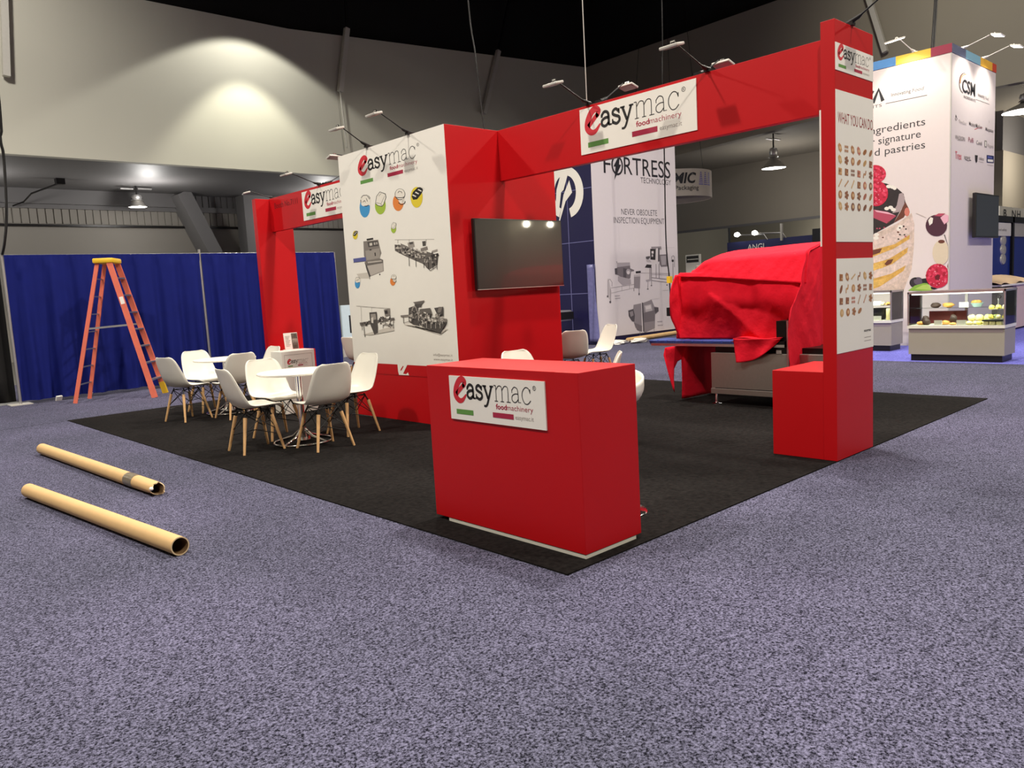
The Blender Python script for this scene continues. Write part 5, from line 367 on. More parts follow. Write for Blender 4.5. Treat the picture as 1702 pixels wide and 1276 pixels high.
# left bulkhead, its low ceiling, corrugated back wall
def wallpoly(name, pts, thick, mat):
    b = MB(); n = len(pts); t = Vector(thick); P = [Vector(p) for p in pts]
    b.add(P+[p+t for p in P], [tuple(range(n)), tuple(range(2*n-1, n-1, -1))]+[(i, n+i, n+(i+1) % n, (i+1) % n) for i in range(n)], mat); return struct(b.build(name))
wallpoly('wall_left', [(-16, 20.9, 5.6), (24.5, 20.9, 5.6), (24.5, 20.9, 10.98), (10.2, 20.9, 10.07), (-16, 20.9, 10.02)], (0, .35, 0), M_WALL)
wallpoly('wall_right', [(24.5, 20.9, 6.35), (24.5, 16.5, 6.47), (24.5, 10.4, 6.76), (24.5, 4.9, 6.64), (24.5, -16, 6.6), (24.5, -16, 11.6), (24.5, 20.9, 10.98)], (.35, 0, 0), M_WALLR)
wallpoly('trim_2', [(-16, 20.895, 5.585), (24.4, 20.895, 5.585), (24.4, 20.895, 5.63), (-16, 20.895, 5.63)], (0, .004, 0), M_WALL)
b = MB(); b.box(-16, 24.5, 21.24, 27.6, 5.6, 5.9, M_LOWC); struct(b.build('ceiling_low'))
b = MB(); b.box(24.84, 52, -16, 21.5, 6.85, 7.1, M_WALLR); struct(b.build('ceiling_low_right'))
b = MB(); b.box(-16, 52, -16, 30, 15, 15.2, M_BLACK); struct(b.build('ceiling'))
b = MB(); b.box(-16, 52, 21.26, 21.5, 9.0, 15, M_BLACK); b.box(24.86, 25.1, -16, 21.3, 9.5, 15, M_BLACK); struct(b.build('wall_upper'))
b = MB(); b.box(-16, 52, 27.2, 27.6, 0, 5.6, M_BACKW)
for z0, z1, mt in ((4.5, 4.98, M_BACKW), (5.17, 5.6, M_LOWC)):
    for i in range(110):
        x = -9+i*.24; b.box(x, x+.205, 27.16, 27.2, z0, z1, mt)
b.box(-16, 24, 27.05, 27.2, 4.98, 5.17, M_LOWC); b.box(-16, 24, 27.08, 27.2, 4.40, 4.47, M_BMETAL)
struct(b.build('wall_back'))
b = MB(); b.beam((8.45, 26.7, 5.6), (9.95, 26.7, 2.2), .5, .98, M_LOWC, (0, 1, 0)); struct(b.build('trim_3'))
b = MB(); b.box(10.7, 11.9, 26.3, 27.0, 0, 5.6, M_LOWC); struct(b.build('trim_4'))
b = MB(); b.box(2.0, 8.6, 26.9, 27.06, 5.12, 5.6, M_LOWC); struct(b.build('trim_5'))
# far walls on the right, under the low ceiling
b = MB(); b.box(32, 32.4, 9, 22, 4.0, 6.85, M_WALLR); struct(b.build('wall_far'))
b = MB(); b.box(46, 46.3, -5, 27, 0, 6.8, M_WALLR); struct(b.build('wall_end'))
b = MB(); b.box(30, 46, 6.2, 6.5, 3.15, 5.45, M_WALLR); struct(b.build('wall_far_right'))
b = MB(); b.box(30.1, 46, 6.25, 6.45, 5.45, 6.85, M_LOWC); struct(b.build('wall_far_upper'))
b = MB(); b.box(31.95, 32.0, 9, 22, 3.9, 4.02, M_LOWC); struct(b.build('trim_6'))
# the hall behind the camera
b = MB(); b.box(-16, 52, -16, -15.6, 0, 15, M_WALLR); struct(b.build('wall_behind'))
b = MB(); b.box(-16, -15.6, -15.6, 30, 0, 15, M_WALL); struct(b.build('wall_side'))

# hangers and rods on the bulkheads
def hanger(a, b2, up2, rod, label):
    t = thing('ceiling_strut', label, 'strut', ((a[0]+b2[0])/2, (a[1]+b2[1])/2, b2[2]), group='slanted struts in front of the high walls')
    m = MB(); m.beam(a, b2, .16, .16, M_GREYP); m.build('channel', t)
    m = MB(); m.tube([a, up2], .06, M_BMETAL, 8); m.build('drop_pipe', t)
    if rod: m = MB(); m.tube([b2, rod], .025, M_GREYP, 6); m.build('rod', t)
hanger((12.29, 20.75, 10.41), (11.84, 20.75, 8.31), (12.45, 20.75, 14.95), (11.93, 20.75, 6.5), 'slanted grey strut with a thin rod below, left of the white poster tower top')
hanger((19.15, 20.75, 10.79), (18.2, 20.75, 8.3), (20.6, 20.75, 14.95), None, 'slanted grey strut above the red tower top, beside a hanging cable')
hanger((2.45, 20.72, 10.4), (2.2, 20.72, 7.46), (2.6, 20.72, 14.95), None, 'pale strut at the far left edge of the high wall')
hanger((24.3, 8.9, 11.3), (24.3, 8.05, 8.38), (24.3, 9.4, 14.95), None, 'slanted grey strut on the wall behind the tall right pillar top')

# pendant lamps under the low ceilings
def pendant(x, y, ztop, zs, r, label):
    t = thing('pendant_lamp', label, 'lamp', (x, y, zs), group='dome lamps under the low ceilings'); k = min(1, (ztop-zs)/1.3)
    m = MB(); m.tube([(x, y, ztop), (x, y, zs+.75*k)], .03, M_BMETAL, 8); m.build('stem', t)
    m = MB(); m.box(x-.5, x-.1, y-.05, y+.05, zs+1.06*k, zs+1.06*k+.04, M_ALU); m.box(x+.05, x+.5, y-.05, y+.05, zs+1.10*k, zs+1.10*k+.04, M_ALU); m.build('crossbar', t)
    m = MB(); m.lathe([(.06, .78*k), (.14, .74*k), (.17, .62*k), (.14, .5*k), (.2, .42*k), (.12, .40*k)], M_ALU, (x, y, zs)); m.build('ballast', t, 40)
    m = MB(); m.lathe([(.10, .42*k), (.18, .34*k), (r*.75, .16*k), (r, .02), (r, 0), (r-.015, .02), (r*.72, .15*k), (.16, .33*k)], M_STEEL, (x, y, zs)); m.build('lamp_shade', t, 40)
    m = MB(); m.lathe([(0, .012), (r-.02, .012), (r-.02, .02), (0, .02)], M_GLOW, (x, y, zs)); m.build('diffuser', t)
    return t
pendant(6.55, 25.4, 5.6, 4.9, .30, 'lit dome lamp under the low ceiling above the blue curtain')
pendant(26.0, 12.9, 6.85, 5.55, .46, 'lit dome lamp seen through the red arch above the cloth covered machine')
pendant(25.6, 4.45, 6.85, 5.95, .62, 'large dark dome lamp at the right edge beside the striped-top white tower')
b = MB(); b.box(33.8, 36.5, 14.5, 15.3, 5.9, 5.96, M_GLOWS); tag(b.build('ceiling_light'), 'flat glowing ceiling light far off, beside the red pillar inner edge', 'light')
t = thing('speaker', 'small dark ceiling speaker on a bent cable, far left under the low ceiling', 'speaker', (4.07, 24.6, 5.4))
b = MB(); b.box(3.97, 4.21, 24.5, 24.74, 5.42, 5.598, M_BMETAL); b.build('speaker_box', t)
b = MB(); b.tube([(4.05, 24.6, 5.45), (3.5, 25.6, 5.25), (3.45, 26.5, 5.1), (3.2, 26.8, 5.0)], .025, M_BMETAL, 6); b.build('cable', t)

# cables hanging from the black ceiling
def cable(pts, r, mat, label, cat='cable'):
    b = MB(); b.tube(smooth_path(pts, 5), r, mat, 6); return tag(b.build('hanging_cable', smooth=60), label, cat, 'cables hanging from the black ceiling')
cable([(3.6, 4.75, 14.9), (3.6, 4.66, 7), (3.6, 4.606, 4.81), (3.6, 4.535, 4.19), (3.6, 4.477, 3.53), (3.6, 4.425, 3.135)], .009, M_BMETAL, 'dark cable dropping onto the red tower top')
cable([(3.3, 2.61, 14.9), (3.3, 2.6, 6), (3.3, 2.597, 4.157), (3.3, 2.596, 3.1)], .0045, M_GREYP, 'thin grey wire dropping to the arch beam left of its sign')
cable([(.5, 12.34, 14.9), (.3, 12.3, 5.5), (.233, 12.3, 4.34), (.246, 12.3, 4.01), (.19, 12.3, 3.156), (.111, 12.3, 2.68), (.06, 12.36, 2.46)], .022, M_BMETAL, 'thick black cable hanging to the left end of the blue curtain')
cable([(15.3, 3.2, 14.9), (14.6, 3.2, 8), (14.2, 3.2, 5.3)], .035, M_BMETAL, 'black cable dropping behind the top of the striped-top white tower')
t = thing('power_drop', 'long cord with plug box hanging before the white machine banner', 'cord', (12.84, 8.5, .62))
b = MB(); b.tube(smooth_path([(12.95, 8.5, 14.9), (12.875, 8.5, 7.8), (12.8, 8.5, 6.08), (12.786, 8.5, 4.46), (12.745, 8.5, 2.39), (12.83, 8.5, 1.5), (12.846, 8.5, .78)], 6), .016, M_BMETAL, 6); b.build('cord', t, 60)
b = MB(); b.box(12.76, 12.93, 8.44, 8.56, .62, .82, M_BMETAL); b.build('plug_box', t)
b = MB(); b.box(12.79, 12.88, 8.45, 8.55, 1.4, 1.56, M_YEL); b.build('connector', t)

# =================================================================== BOOTH
b = MB(); b.box(0, 6.575, 0, 9.28, 0, .008, M_BLACKC); tag(b.build('booth_carpet'), 'black carpet square under the red booth', 'carpet')

# ---- counter
t = thing('reception_counter', 'red box counter with white sign at the front carpet corner', 'counter', (.45, .7, 0))
boxobj('counter_body', (.216, .685, .066, 1.34, .030, .9885), M_RED, t, .003)
boxobj('plinth', (.219, .64, .069, 1.215, .008, .030), mk('plinth_white', rgb(216, 212, 200), .5), t)
b = MB(); signboard(b, 0, .216, 1.112, .302, .671, .9345); b.build('sign_board', t)

# ---- right pillar with bench and food posters
t = thing('pillar', 'tall thin red pillar with food posters at the right carpet edge', 'pillar', (3.3, .05, 0))
boxobj('pillar_body', (2.987, 3.635, -.006, .099, .008, 3.205), M_RED, t, .003)
boxobj('bench_box', (2.988, 3.70, .099, .515, .008, .683), M_RED, t, .003)
b = MB(); b.box(3.0, 3.05, .099, .117, 1.62, 2.6, M_WHITE); b.build('edge_strip', t)
b = MB(); signboard(b, 1, -.006, 2.991, 3.632, 2.857, 3.046, thick=.004, eps=.0008); b.build('sign_board', t)
P = planeY(-.006, .006)
b = MB(); b.box(2.991, 3.632, -.010, -.006, 1.645, 2.722, M_WHITE)
b.text(planeY(-.010, .001), 'WHAT YOU CAN DO', 3.022, 2.493, .598, .076, ink(150, 40, 48), -.004)
FOODC = [(176, 124, 84), (150, 98, 68), (196, 146, 96), (168, 110, 62), (190, 120, 100), (134, 92, 70), (204, 166, 112)]
rn = random.Random(7)
def food(b, P0, cx, cy, s, kind):
    c = ink(*rn.choice(FOODC)); d = ink(*rn.choice(FOODC[:2]+FOODC[5:6])); lt = ink(224, 190, 146)
    Pa = lambda u, v: P0(cx+u*s, cy+v*s); Pb = lambda u, v: Vector(P0(cx+u*s, cy+v*s))+Vector((0, -.0006, 0))
    an = rn.uniform(.4, 1.1); ca, sa = math.cos(an), math.sin(an)
    rot = lambda P: (lambda u, v: P(u*ca-v*sa, u*sa+v*ca))
    if kind == 0: b.ell(rot(Pa), 0, 0, 1, .5, c, 14); [b.stroke(rot(Pb), [(x, -.35), (x+.15, .35)], .12, d, 1) for x in (-.5, 0, .5)]
    elif kind == 1:
        for i in range(3):
            for j in range(2): b.ell(Pa, -.6+i*.6, -.4+j*.8, .25, .32, c, 10)
    elif kind == 2: b.poly(Pa, [(-.9, .5), (-.4, .95), (.5, .6), (.9, -.4), (.3, -.9), (-.6, -.5)], c); b.ell(Pb, 0, 0, .4, .35, lt, 10)
    elif kind == 3: b.ell(Pa, 0, 0, .85, .85, c, 14); b.ell(Pb, .05, .05, .4, .4, lt, 10)
    elif kind == 4: b.stroke(rot(Pa), [(-1.1, 0), (1.1, 0)], .35, c, 1); b.stroke(rot(Pb), [(-.9, .05), (.9, .05)], .12, lt, 1)
    elif kind == 5: b.poly(Pa, [(-.8, -.7), (-.7, .7), (.8, .6), (.75, -.75)], c); b.ell(Pb, -.2, .1, .3, .3, d, 8); b.ell(Pb, .3, -.3, .2, .2, lt, 8)
    elif kind == 6:
        for i in range(5): b.ell(Pa, .6*math.cos(i*1.257), .6*math.sin(i*1.257), .4, .32, c, 8)
        b.ell(Pb, 0, 0, .35, .35, d, 8)
    else: b.stroke(rot(Pa), [(-1, -.3), (-.4, .3), (.2, -.1), (.9, .4)], .4, c, 4); b.ell(rot(Pb), -.3, .1, .2, .15, lt, 8)
P0 = planeY(-.010, .001)
rows = [[2, 1, 2, 2, 0, 0], [2, 6, 3, 0, 0, 5], [5, 5, 1, 5, 7, 6], [4, 4, 4, 5, 3, 3], [3, 6, 3, 6, 0, 0], [2, 6, 3, 3, 0, 0]]
for j, rw in enumerate(rows):
    for i, k in enumerate(rw): food(b, P0, 3.052+i*.106, 2.318-j*.083, .036, k)
b.build('upper_poster', t)
b = MB(); b.box(2.991, 3.632, -.010, -.006, .822, 1.523, M_WHITE)
rows = [[5, 2, 4, 7, 2, 6], [0, 7, 3, 6, 1, 5], [5, 5, 1, 4, 4, 6], [3, 3, 6, 0]]
for j, rw in enumerate(rows):
    for i, k in enumerate(rw): food(b, P0, 3.058+i*.104+(.01 if j == 3 else 0), 1.385-j*.088, .036, k)
b.text(P0, 'easymac', 3.455, .952, .13, .022, C_BLK, .01); b.rect(P0, 3.46, .905, 3.585, .909, C_GREY); b.rect(P0, 3.46, .878, 3.585, .882, C_GREY)
b.build('lower_poster', t)

# ---- arch beam with sign
t = thing('arch_beam', 'long red beam with easymac sign, from the white tower to the right pillar', 'beam', (3.2, 1.9, 2.6))
boxobj('beam_body', (3.134, 3.206, .099, 3.725, 2.598, 3.125), M_RED, t, .002)
b = MB(); signboard(b, 0, 3.134, 2.543, 1.238, 2.679, 3.100); b.build('sign_board', t)
# ---- tower
t = thing('poster_tower', 'broad red tower with a white machine poster on its left face', 'tower', (3.2, 4.75, 0))
boxobj('tower_body', (2.409, 3.983, 3.725, 5.771, .008, 3.1255), M_RED, t, .003)
b = MB(); b.box(2.404, 2.409, 3.728, 5.768, .658, 3.124, M_WHITE)
Pt = lambda d: (lambda a, z: (2.404-d, a, z))
b.box(2.404, 2.409, 3.728, 5.768, .535, .657, M_RED)
lw = 5.34-4.155
logo(b, lambda a, z, l: (2.404-.0008*l, 5.415-a*1.37, 2.695+z/.32*.355), 0)
art(b, 'tower_machines', lambda a, z: (0, a, z), 0) if 0 else None
for key in ('tower_icons', 'tower_machines'):
    for i, it in enumerate(ART[key].split(';')):
        c, pts = it.split(':'); q = [tuple(int(tt)/1000 for tt in p.split(',')) for p in pts.split(' ')]
        b.poly(Pt(.0008+3e-5*i), q, ink(*CM[c]))
b.text(lambda a, z: (2.4025, 4.15-a, .772+z), 'info@easymac.it', 0, 0, .33, .026, C_GREY, -.004); b.text(lambda a, z: (2.4025, 4.15-a, .724+z), 'www.easymac.it', 0, 0, .33, .026, C_GREY, -.004)
b.poly(lambda a, z: (2.4025, a, z), [(4.838, .66), (4.647, .658), (4.74, .556), (4.683, .551), (4.643, .573), (4.627, .541), (4.822, .538), (4.836, .579)], M_WHITE); b.poly(lambda a, z: (2.4018, a, z), [(4.788, .591), (4.773, .612), (4.732, .645), (4.718, .64), (4.756, .601), (4.779, .585)], M_RED)
b.build('machine_poster', t)
# ---- television
t = thing('television', 'wide black flat television on the red tower wall', 'television', (3.3, 3.69, 1.448))
boxobj('wall_mount', (3.0, 3.6, 3.69, 3.7245, 1.6, 2.0), M_BMETAL, t)
b = MB(); b.rbox(2.655, 3.975, 3.645, 3.69, 1.448, 2.190, .006, M_TVF); b.box(2.655, 3.975, 3.642, 3.646, 1.448, 1.456, M_ALU); b.build('tv_case', t)
b = MB(); b.box(2.667, 3.963, 3.643, 3.647, 1.462, 2.178, M_TVS); b.build('tv_screen', t)
# ---- left pillar and beam
t = thing('pillar', 'red pillar with a low bench in front of the blue curtain', 'pillar', (3.25, 9.16, 0))
boxobj('pillar_body', (2.915, 3.52, 9.115, 9.235, .008, 3.06), M_RED, t, .003)
boxobj('bench_box', (2.95, 3.50, 8.70, 9.115, .008, .683), M_RED, t, .003)
t = thing('arch_beam', 'short red beam reading Booth No.7111, from the tower to the curtain side pillar', 'beam', (3.18, 7.4, 2.55))
b = MB(); b.box(3.147, 3.215, 5.771, 9.115, 2.553, 3.065, M_RED)
b.text(lambda a, z: (3.1455, 8.95-a, 2.895+z), 'Booth No.7111', 0, 0, .74, .082, ink(104, 14, 22), .004); b.build('beam_body', t)
b = MB(); signboard(b, 0, 3.147, 8.056, 6.70, 2.618, 3.030); b.build('sign_board', t)

# ---- arm lamps
def arm_lamp(base, d, L, el, label, head=(.17, .10), white=False, on=False, group='arm lamps along the red arches', tilt=.25):
    MA = M_WHITE if white else M_BMETAL; MH = M_WHITE if white else M_GREYP
    t = thing('arm_lamp', label, 'lamp', base, group=group)
    B = Vector(base); D = Vector((d[0], d[1], 0)).normalized(); S = Vector((-D.y, D.x, 0)); e = math.radians(el)
    A = D*math.cos(e)+Vector((0, 0, math.sin(e))); T = B+A*L
    m = MB(); m.beam(B-D*.05+Vector((0, 0, .012)), B+D*.05+Vector((0, 0, .012)), .05, .024, MA); m.build('clamp', t)
    m = MB(); m.tube([B+Vector((0, 0, .02)), B+A*.10, B+A*.13, T], [.020, .016, .007, .006], MA, 8); m.build('arm', t, 60)
    H = (D*math.cos(tilt)-Vector((0, 0, math.sin(tilt)))); N = S.cross(H).normalized()
    if N.z < 0: N = -N
    m = MB(); fr = Matrix((S, H, N)).transposed().to_4x4(); fr.translation = T+H*(head[1]*.35)
    m.rbox(-head[0]/2, head[0]/2, -.01, head[1], -.012, .010, .006, MH, fr)
    hd = m.build('lamp_head', t, 40)
    m = MB(); m.tube([fr @ Vector((-.022, .02, .01)), fr @ Vector((-.02, .02, .035)), fr @ Vector((.02, .02, .035)), fr @ Vector((.022, .02, .01))], .006, M_CHROME if not white else MA, 6); m.build('yoke', hd)
    m = MB(); m.box(-head[0]/2+.012, head[0]/2-.012, 0, head[1]-.012, -.015, -.012, M_GLOW if on else mk('lamp_lens', rgb(150, 148, 140), .25), fr); m.build('lens', hd)
    if on:
        c = T+H*.1-Vector((0, 0, .06)); spot('arm_lamp_light', c, c-D*(L*.95)-Vector((0, 0, 1.2)), 60, 110, .7, (1, .96, .86), .04)
    return t
arm_lamp((3.165, 2.44, 3.125), (-1, 0), .45, 20, 'front arm lamp over the letter e end of the long beam sign')
arm_lamp((3.185, 2.33, 3.125), (1, 0), .42, 33, 'backward arm lamp over the left end of the long beam sign')
arm_lamp((3.165, 1.13, 3.125), (-1, 0), .47, 18, 'front arm lamp over the right end of the long beam sign')
arm_lamp((3.185, 1.24, 3.125), (1, 0), .34, 30, 'backward arm lamp over the right end of the long beam sign')
arm_lamp((2.43, 5.13, 3.126), (-1, 0), .38, 30, 'arm lamp above the letter e on the white tower poster')
arm_lamp((2.43, 4.33, 3.126), (-1, 0), .41, 27, 'arm lamp above the letters mac on the white tower poster')
arm_lamp((2.62, 5.73, 3.126), (0, 1), .42, 14, 'arm lamp sticking out from the left side of the white poster tower')
arm_lamp((3.175, 7.55, 3.065), (-1, 0), .47, 18, 'front arm lamp above the short beam sign')
arm_lamp((3.195, 7.44, 3.065), (1, 0), .35, 30, 'backward arm lamp above the short beam sign')
arm_lamp((3.30, 9.15, 3.065), (-.9, .3), .40, 18, 'arm lamp on top of the red pillar by the curtain')
arm_lamp((3.27, .03, 3.205), (0, -1), .34, 30, 'arm lamp on top of the red pillar with food posters')

# ---- chairs and tables
def shell_mesh():
    prof = [(.235, .418), (.222, .440), (.185, .446), (.10, .438), (.0, .430), (-.09, .432), (-.155, .455), (-.203, .515), (-.236, .60), (-.262, .69), (-.282, .765), (-.295, .812), (-.298, .828)]
    hw = [.150, .185, .205, .222, .230, .234, .236, .234, .226, .212, .192, .158, .120]
    lift = [.0, .004, .012, .022, .030, .036, .05, .06, .055, .045, .035, .025, .02]
    pp = smooth_path([(p[0], p[1], h) for p, h in zip(prof, hw)], 3); ll = smooth_path([(l, 0, 0) for l in lift], 3)
    b = MB(); nt = 14; vs = []; n = len(pp)
    for i, p in enumerate(pp):
        a, c = pp[max(i-1, 0)], pp[min(i+1, n-1)]; d = Vector((c.x-a.x, c.y-a.y)); d.normalize(); nx, nz = d.y, -d.x   # towards the sitter
        if nz < 0 and nx < 0: nx, nz = -nx, -nz
        for k in range(nt+1):
            s = -1+2*k/nt; q = abs(s)**2.6*ll[i].x
            vs.append((p.x+nx*q, p.z*s, p.y+nz*q))
    fs = [(i*(nt+1)+k, i*(nt+1)+k+1, (i+1)*(nt+1)+k+1, (i+1)*(nt+1)+k) for i in range(n-1) for k in range(nt)]
    b.add(vs, fs, M_SHELL); return b
def make_chair(label, group):
    t = thing('side_chair', label, 'chair', (0, 0, .008), group=group)
    mods(shell_mesh().build('seat_shell', t, 180, local=True), solid=.009)
    tops = {(1, 1): (.115, .105), (1, -1): (.115, -.105), (-1, 1): (-.115, .105), (-1, -1): (-.115, -.105)}
    f = MB()
    for (sx, sy), (tx, ty) in tops.items():
        m = MB(); m.tube([(sx*.202, sy*.198, 0), (tx+sx*.018, ty+sy*.018, .345)], [.012, .0185], M_WOOD, 10); m.build('leg', t, 50, local=True)
        m2 = lambda k: (sx*.202+(tx+sx*.018-sx*.202)*k, sy*.198+(ty+sy*.018-sy*.198)*k, .345*k)
        f.tube([m2(.97), (tx*.9, ty*.9, .418)], .008, M_BMETAL, 6)
    def on(sx, sy, k): return (sx*(.202-.069*k), sy*(.198-.075*k), .345*k)
    for a, c in (((1, 1), (1, -1)), ((1, -1), (-1, -1)), ((-1, -1), (-1, 1)), ((-1, 1), (1, 1))):
        pa, pc = tops[a], tops[c]
        f.tube([on(a[0], a[1], .58), (pc[0], pc[1], .40)], .0042, M_BMETAL, 6); f.tube([on(c[0], c[1], .58), (pa[0], pa[1], .40)], .0042, M_BMETAL, 6)
        f.tube([(pa[0], pa[1], .40), (pc[0], pc[1], .40)], .005, M_BMETAL, 6)
    for a, c in (((1, 1), (-1, -1)), ((1, -1), (-1, 1))): f.tube([on(a[0], a[1], .45), (0, 0, .20), on(c[0], c[1], .45)], .0042, M_BMETAL, 6)
    f.build('strut_frame', t, local=True); return t
G_CH = 'white shell chairs with wooden legs'
CH = [((.577, 4.706), -3, 'white shell chair nearest the counter side, left of the front round table, facing right'),
      ((1.052, 4.20), 90, 'white shell chair with its back to us at the front round table'),
      ((1.655, 4.665), 182, 'white shell chair right of the front round table beside the tower, facing left'),
      ((1.06, 5.18), -88, 'white shell chair facing us behind the front round table'),
      ((1.0, 7.57), 16, 'white shell chair at the far left, beside the ladder foot'),
      ((1.46, 7.15), 93, 'white shell chair with its back to us at the rear round table'),
      ((1.50, 8.16), -84, 'white shell chair facing us at the rear round table by the curtain'),
      ((2.04, 7.68), 181, 'white shell chair mostly hidden, its back top left of the white sign box'),
      ((4.13, 8.32), 5, 'white shell chair just seen in the gap between blue curtain and tower'),
      ((2.54, 2.75), -92, 'white shell chair whose back top shows over the counter'),
      ((2.46, 1.985), 130, 'white shell chair whose back tip shows at the counter right end'),
      ((5.35, 4.90), 62, 'white shell chair with its back to us right of the red tower wall'),
      ((6.20, 5.12), 160, 'white shell chair facing left before the dark blue banner')]
c0 = None
for (x, y), a, lb in CH:
    if c0 is None: c0 = make_chair(lb, G_CH); c0.location = (x, y, .008); c0.rotation_euler = (0, 0, math.radians(a))
    else: dup(c0, (x, y, .008), math.radians(a), lb, G_CH)
def make_table(label):
    t = thing('round_table', label, 'table', (0, 0, .008), group='round white tables')
    m = MB(); m.lathe([(0, .708), (.385, .708), (.40, .716), (.40, .728), (.394, .733), (0, .733)], M_WHITE, n=48); m.build('tabletop', t, 40, local=True)
    m = MB(); m.tube([(0, 0, .06), (0, 0, .708)], .033, M_CHROME, 18); m.lathe([(.10, .700), (.10, .708)], M_CHROME); m.build('column', t, 60, local=True)
    m = MB(); m.tube([(.29*math.cos(i*PI/16), .29*math.sin(i*PI/16), .012) for i in range(32)], .011, M_CHROME, 8, True)
    m.lathe([(.075, .03), (.07, .075), (.04, .13), (.034, .15)], M_CHROME)
    for k in range(4):
        a = k*PI/2+.4; m.tube([(.03*math.cos(a), .03*math.sin(a), .13), (.12*math.cos(a), .12*math.sin(a), .06), (.29*math.cos(a), .29*math.sin(a), .014)], [.018, .016, .011], M_CHROME, 8)
    m.build('base', t, 60, local=True); return t
t0 = make_table('round white table at the front of the seating, on a chrome wire base'); t0.location = (1.06, 4.655, .008)
dup(t0, (1.59, 7.68, .008), .3, 'round white table at the rear of the seating near the ladder')
dup(t0, (2.05, 2.2, .008), .6, 'round white table hidden behind the red counter')
dup(t0, (5.56, 5.62, .008), .1, 'round white table just showing beside the red tower wall edge')
# bar stool behind the counter
t = thing('bar_stool', 'white bucket stool on a chrome foot behind the counter right end', 'stool', (.985, .50, .008))
m = MB(); m.lathe([(0, .012), (.19, .012), (.20, .006), (.20, 0), (0, 0)][::-1], M_CHROME, n=32); m.lathe([(.03, .02), (.045, .012)], M_CHROME); m.build('foot_plate', t, 40, local=True)
m = MB(); m.tube([(0, 0, .012), (0, 0, .36), (0, 0, .37), (0, 0, .72)], [.027, .027, .018, .018], M_CHROME, 14); m.build('column', t, 40, local=True)
m = MB()
def bucket(u, v):
    a = 2*PI*u; r = .20*math.sin(min(1, v*1.25)*PI/2); z = .70 + (.14*max(0, v-.45)/.55)*(1+.35*math.cos(a-.5))
    return (r*math.cos(a)*1.0, r*math.sin(a), z+.0*v)
m.grid(bucket, 28, 10, M_SHELL); mods(m.build('seat_shell', t, 180, local=True), solid=.012)

# white box with a printed panel, and the brochure stand on the bench
t = thing('carton', 'white box with easymac print behind the front round table', 'box', (2.12, 6.8, .008))
m = MB(); m.rbox(1.893, 2.36, 6.655, 6.95, .008, .815, .006, M_WHITE); m.build('box_body', t)
m = MB()
Pk = planeY(6.655, .0012)
for a0, z0, a1, z1 in ((1.93, .765, 2.32, .768), (1.93, .55, 2.32, .553), (1.93, .55, 1.933, .768), (2.317, .55, 2.32, .768)): m.rect(Pk, a0, z0, a1, z1, ink(150, 142, 134))
logo(m, lambda a, z, l: (1.95+a*.34, 6.655-.0010*l, .60+z/.32*.115), 0); m.build('printed_panel', t)
t = thing('brochure_stand', 'small white brochure stand on the bench by the curtain', 'brochure', (3.2, 8.85, .683))
m = MB(); m.beam((3.205, 8.90, .688), (3.205, 8.93, .955), .235, .012, M_WHITE, (0, 1, 0)); m.beam((3.205, 8.90, .690), (3.205, 9.00, .690), .2, .010, M_WHITE); m.build('stand', t)
m = MB(); Pb = lambda a, z: (a, 8.890+.030*(z-.688)/.267, z)
m.rect(Pb, 3.215, .70, 3.318, .945, ink(96, 84, 74)); m.rect(Pb, 3.225, .79, 3.31, .86, ink(206, 196, 182)); m.rect(Pb, 3.222, .715, 3.30, .76, ink(150, 110, 84)); m.rect(Pb, 3.24, .88, 3.315, .935, ink(190, 178, 160))
for i in range(8): m.rect(Pb, 3.105, .90-i*.022, 3.19-(i % 3)*.012, .905-i*.022, ink(120, 112, 106))
m.build('print', t)

# ---- machine under red cloths
t = thing('food_machine', 'steel machine with a blue belt under red cloth, on the black carpet', 'machine', (5.5, 1.9, .008))
m = MB(); m.rbox(5.0, 5.95, .95, 2.37, .19, .60, .006, M_STEEL); m.box(4.996, 5.0, 1.0, 2.32, .185, .20, M_BMETAL); m.box(5.05, 5.9, .95, 2.34, .60, .66, M_BMETAL); m.build('cabinet', t)
m = MB(); m.rbox(4.985, 5.02, .95, 2.37, .130, .192, .004, M_STEEL); m.build('base_rail', t)
m = MB(); m.box(5.9, 5.95, .95, 2.37, .130, .192, M_STEEL); m.build('base_rail', t)
for x, y in ((5.02, 2.32), (5.9, 2.32), (5.02, 1.05), (5.9, 1.05)):
    m = MB(); m.lathe([(.055, 0), (.055, .008), (.02, .018), (.012, .03), (.012, .14)], M_CHROME, (x, y, .008), 16); m.build('foot', t, 40)
m = MB(); m.rbox(5.36, 6.2, 1.62, 2.80, .66, 1.60, .03, M_STEEL); m.build('hood_body', t)
m = MB()
for k in range(9):
    y = 2.08+k*.126; m.rbox(4.965, 5.33, y+.004, y+.122, .705, .738, .012, M_BELT)
m.box(4.975, 5.32, 2.06, 3.2, .688, .712, M_BELT); m.build('conveyor_belt', t)
m = MB(); m.box(4.955, 4.972, 1.45, 3.17, .672, .700, M_ALU); m.box(5.32, 5.34, 1.45, 3.17, .672, .700, M_ALU); m.box(4.965, 5.33, 1.45, 2.05, .675, .735, M_BMETAL); m.beam((4.97, 2.07, .73), (5.2, 1.98, .745), .02, .012, M_ALU); m.build('belt_frame', t)
m = MB(); m.box(5.0, 5.25, 1.36, 1.56, .60, .95, M_BMETAL); m.box(4.99, 5.0, 1.50, 1.56, .60, .64, M_ALU); m.tube([(4.98, 1.42, .15), (4.98, 1.42, .95)], .014, M_ALU, 8); m.build('control_box', t)
def sst(a, b, x): x = max(0, min(1, (x-a)/(b-a))); return x*x*(3-2*x)
rw = random.Random(3)
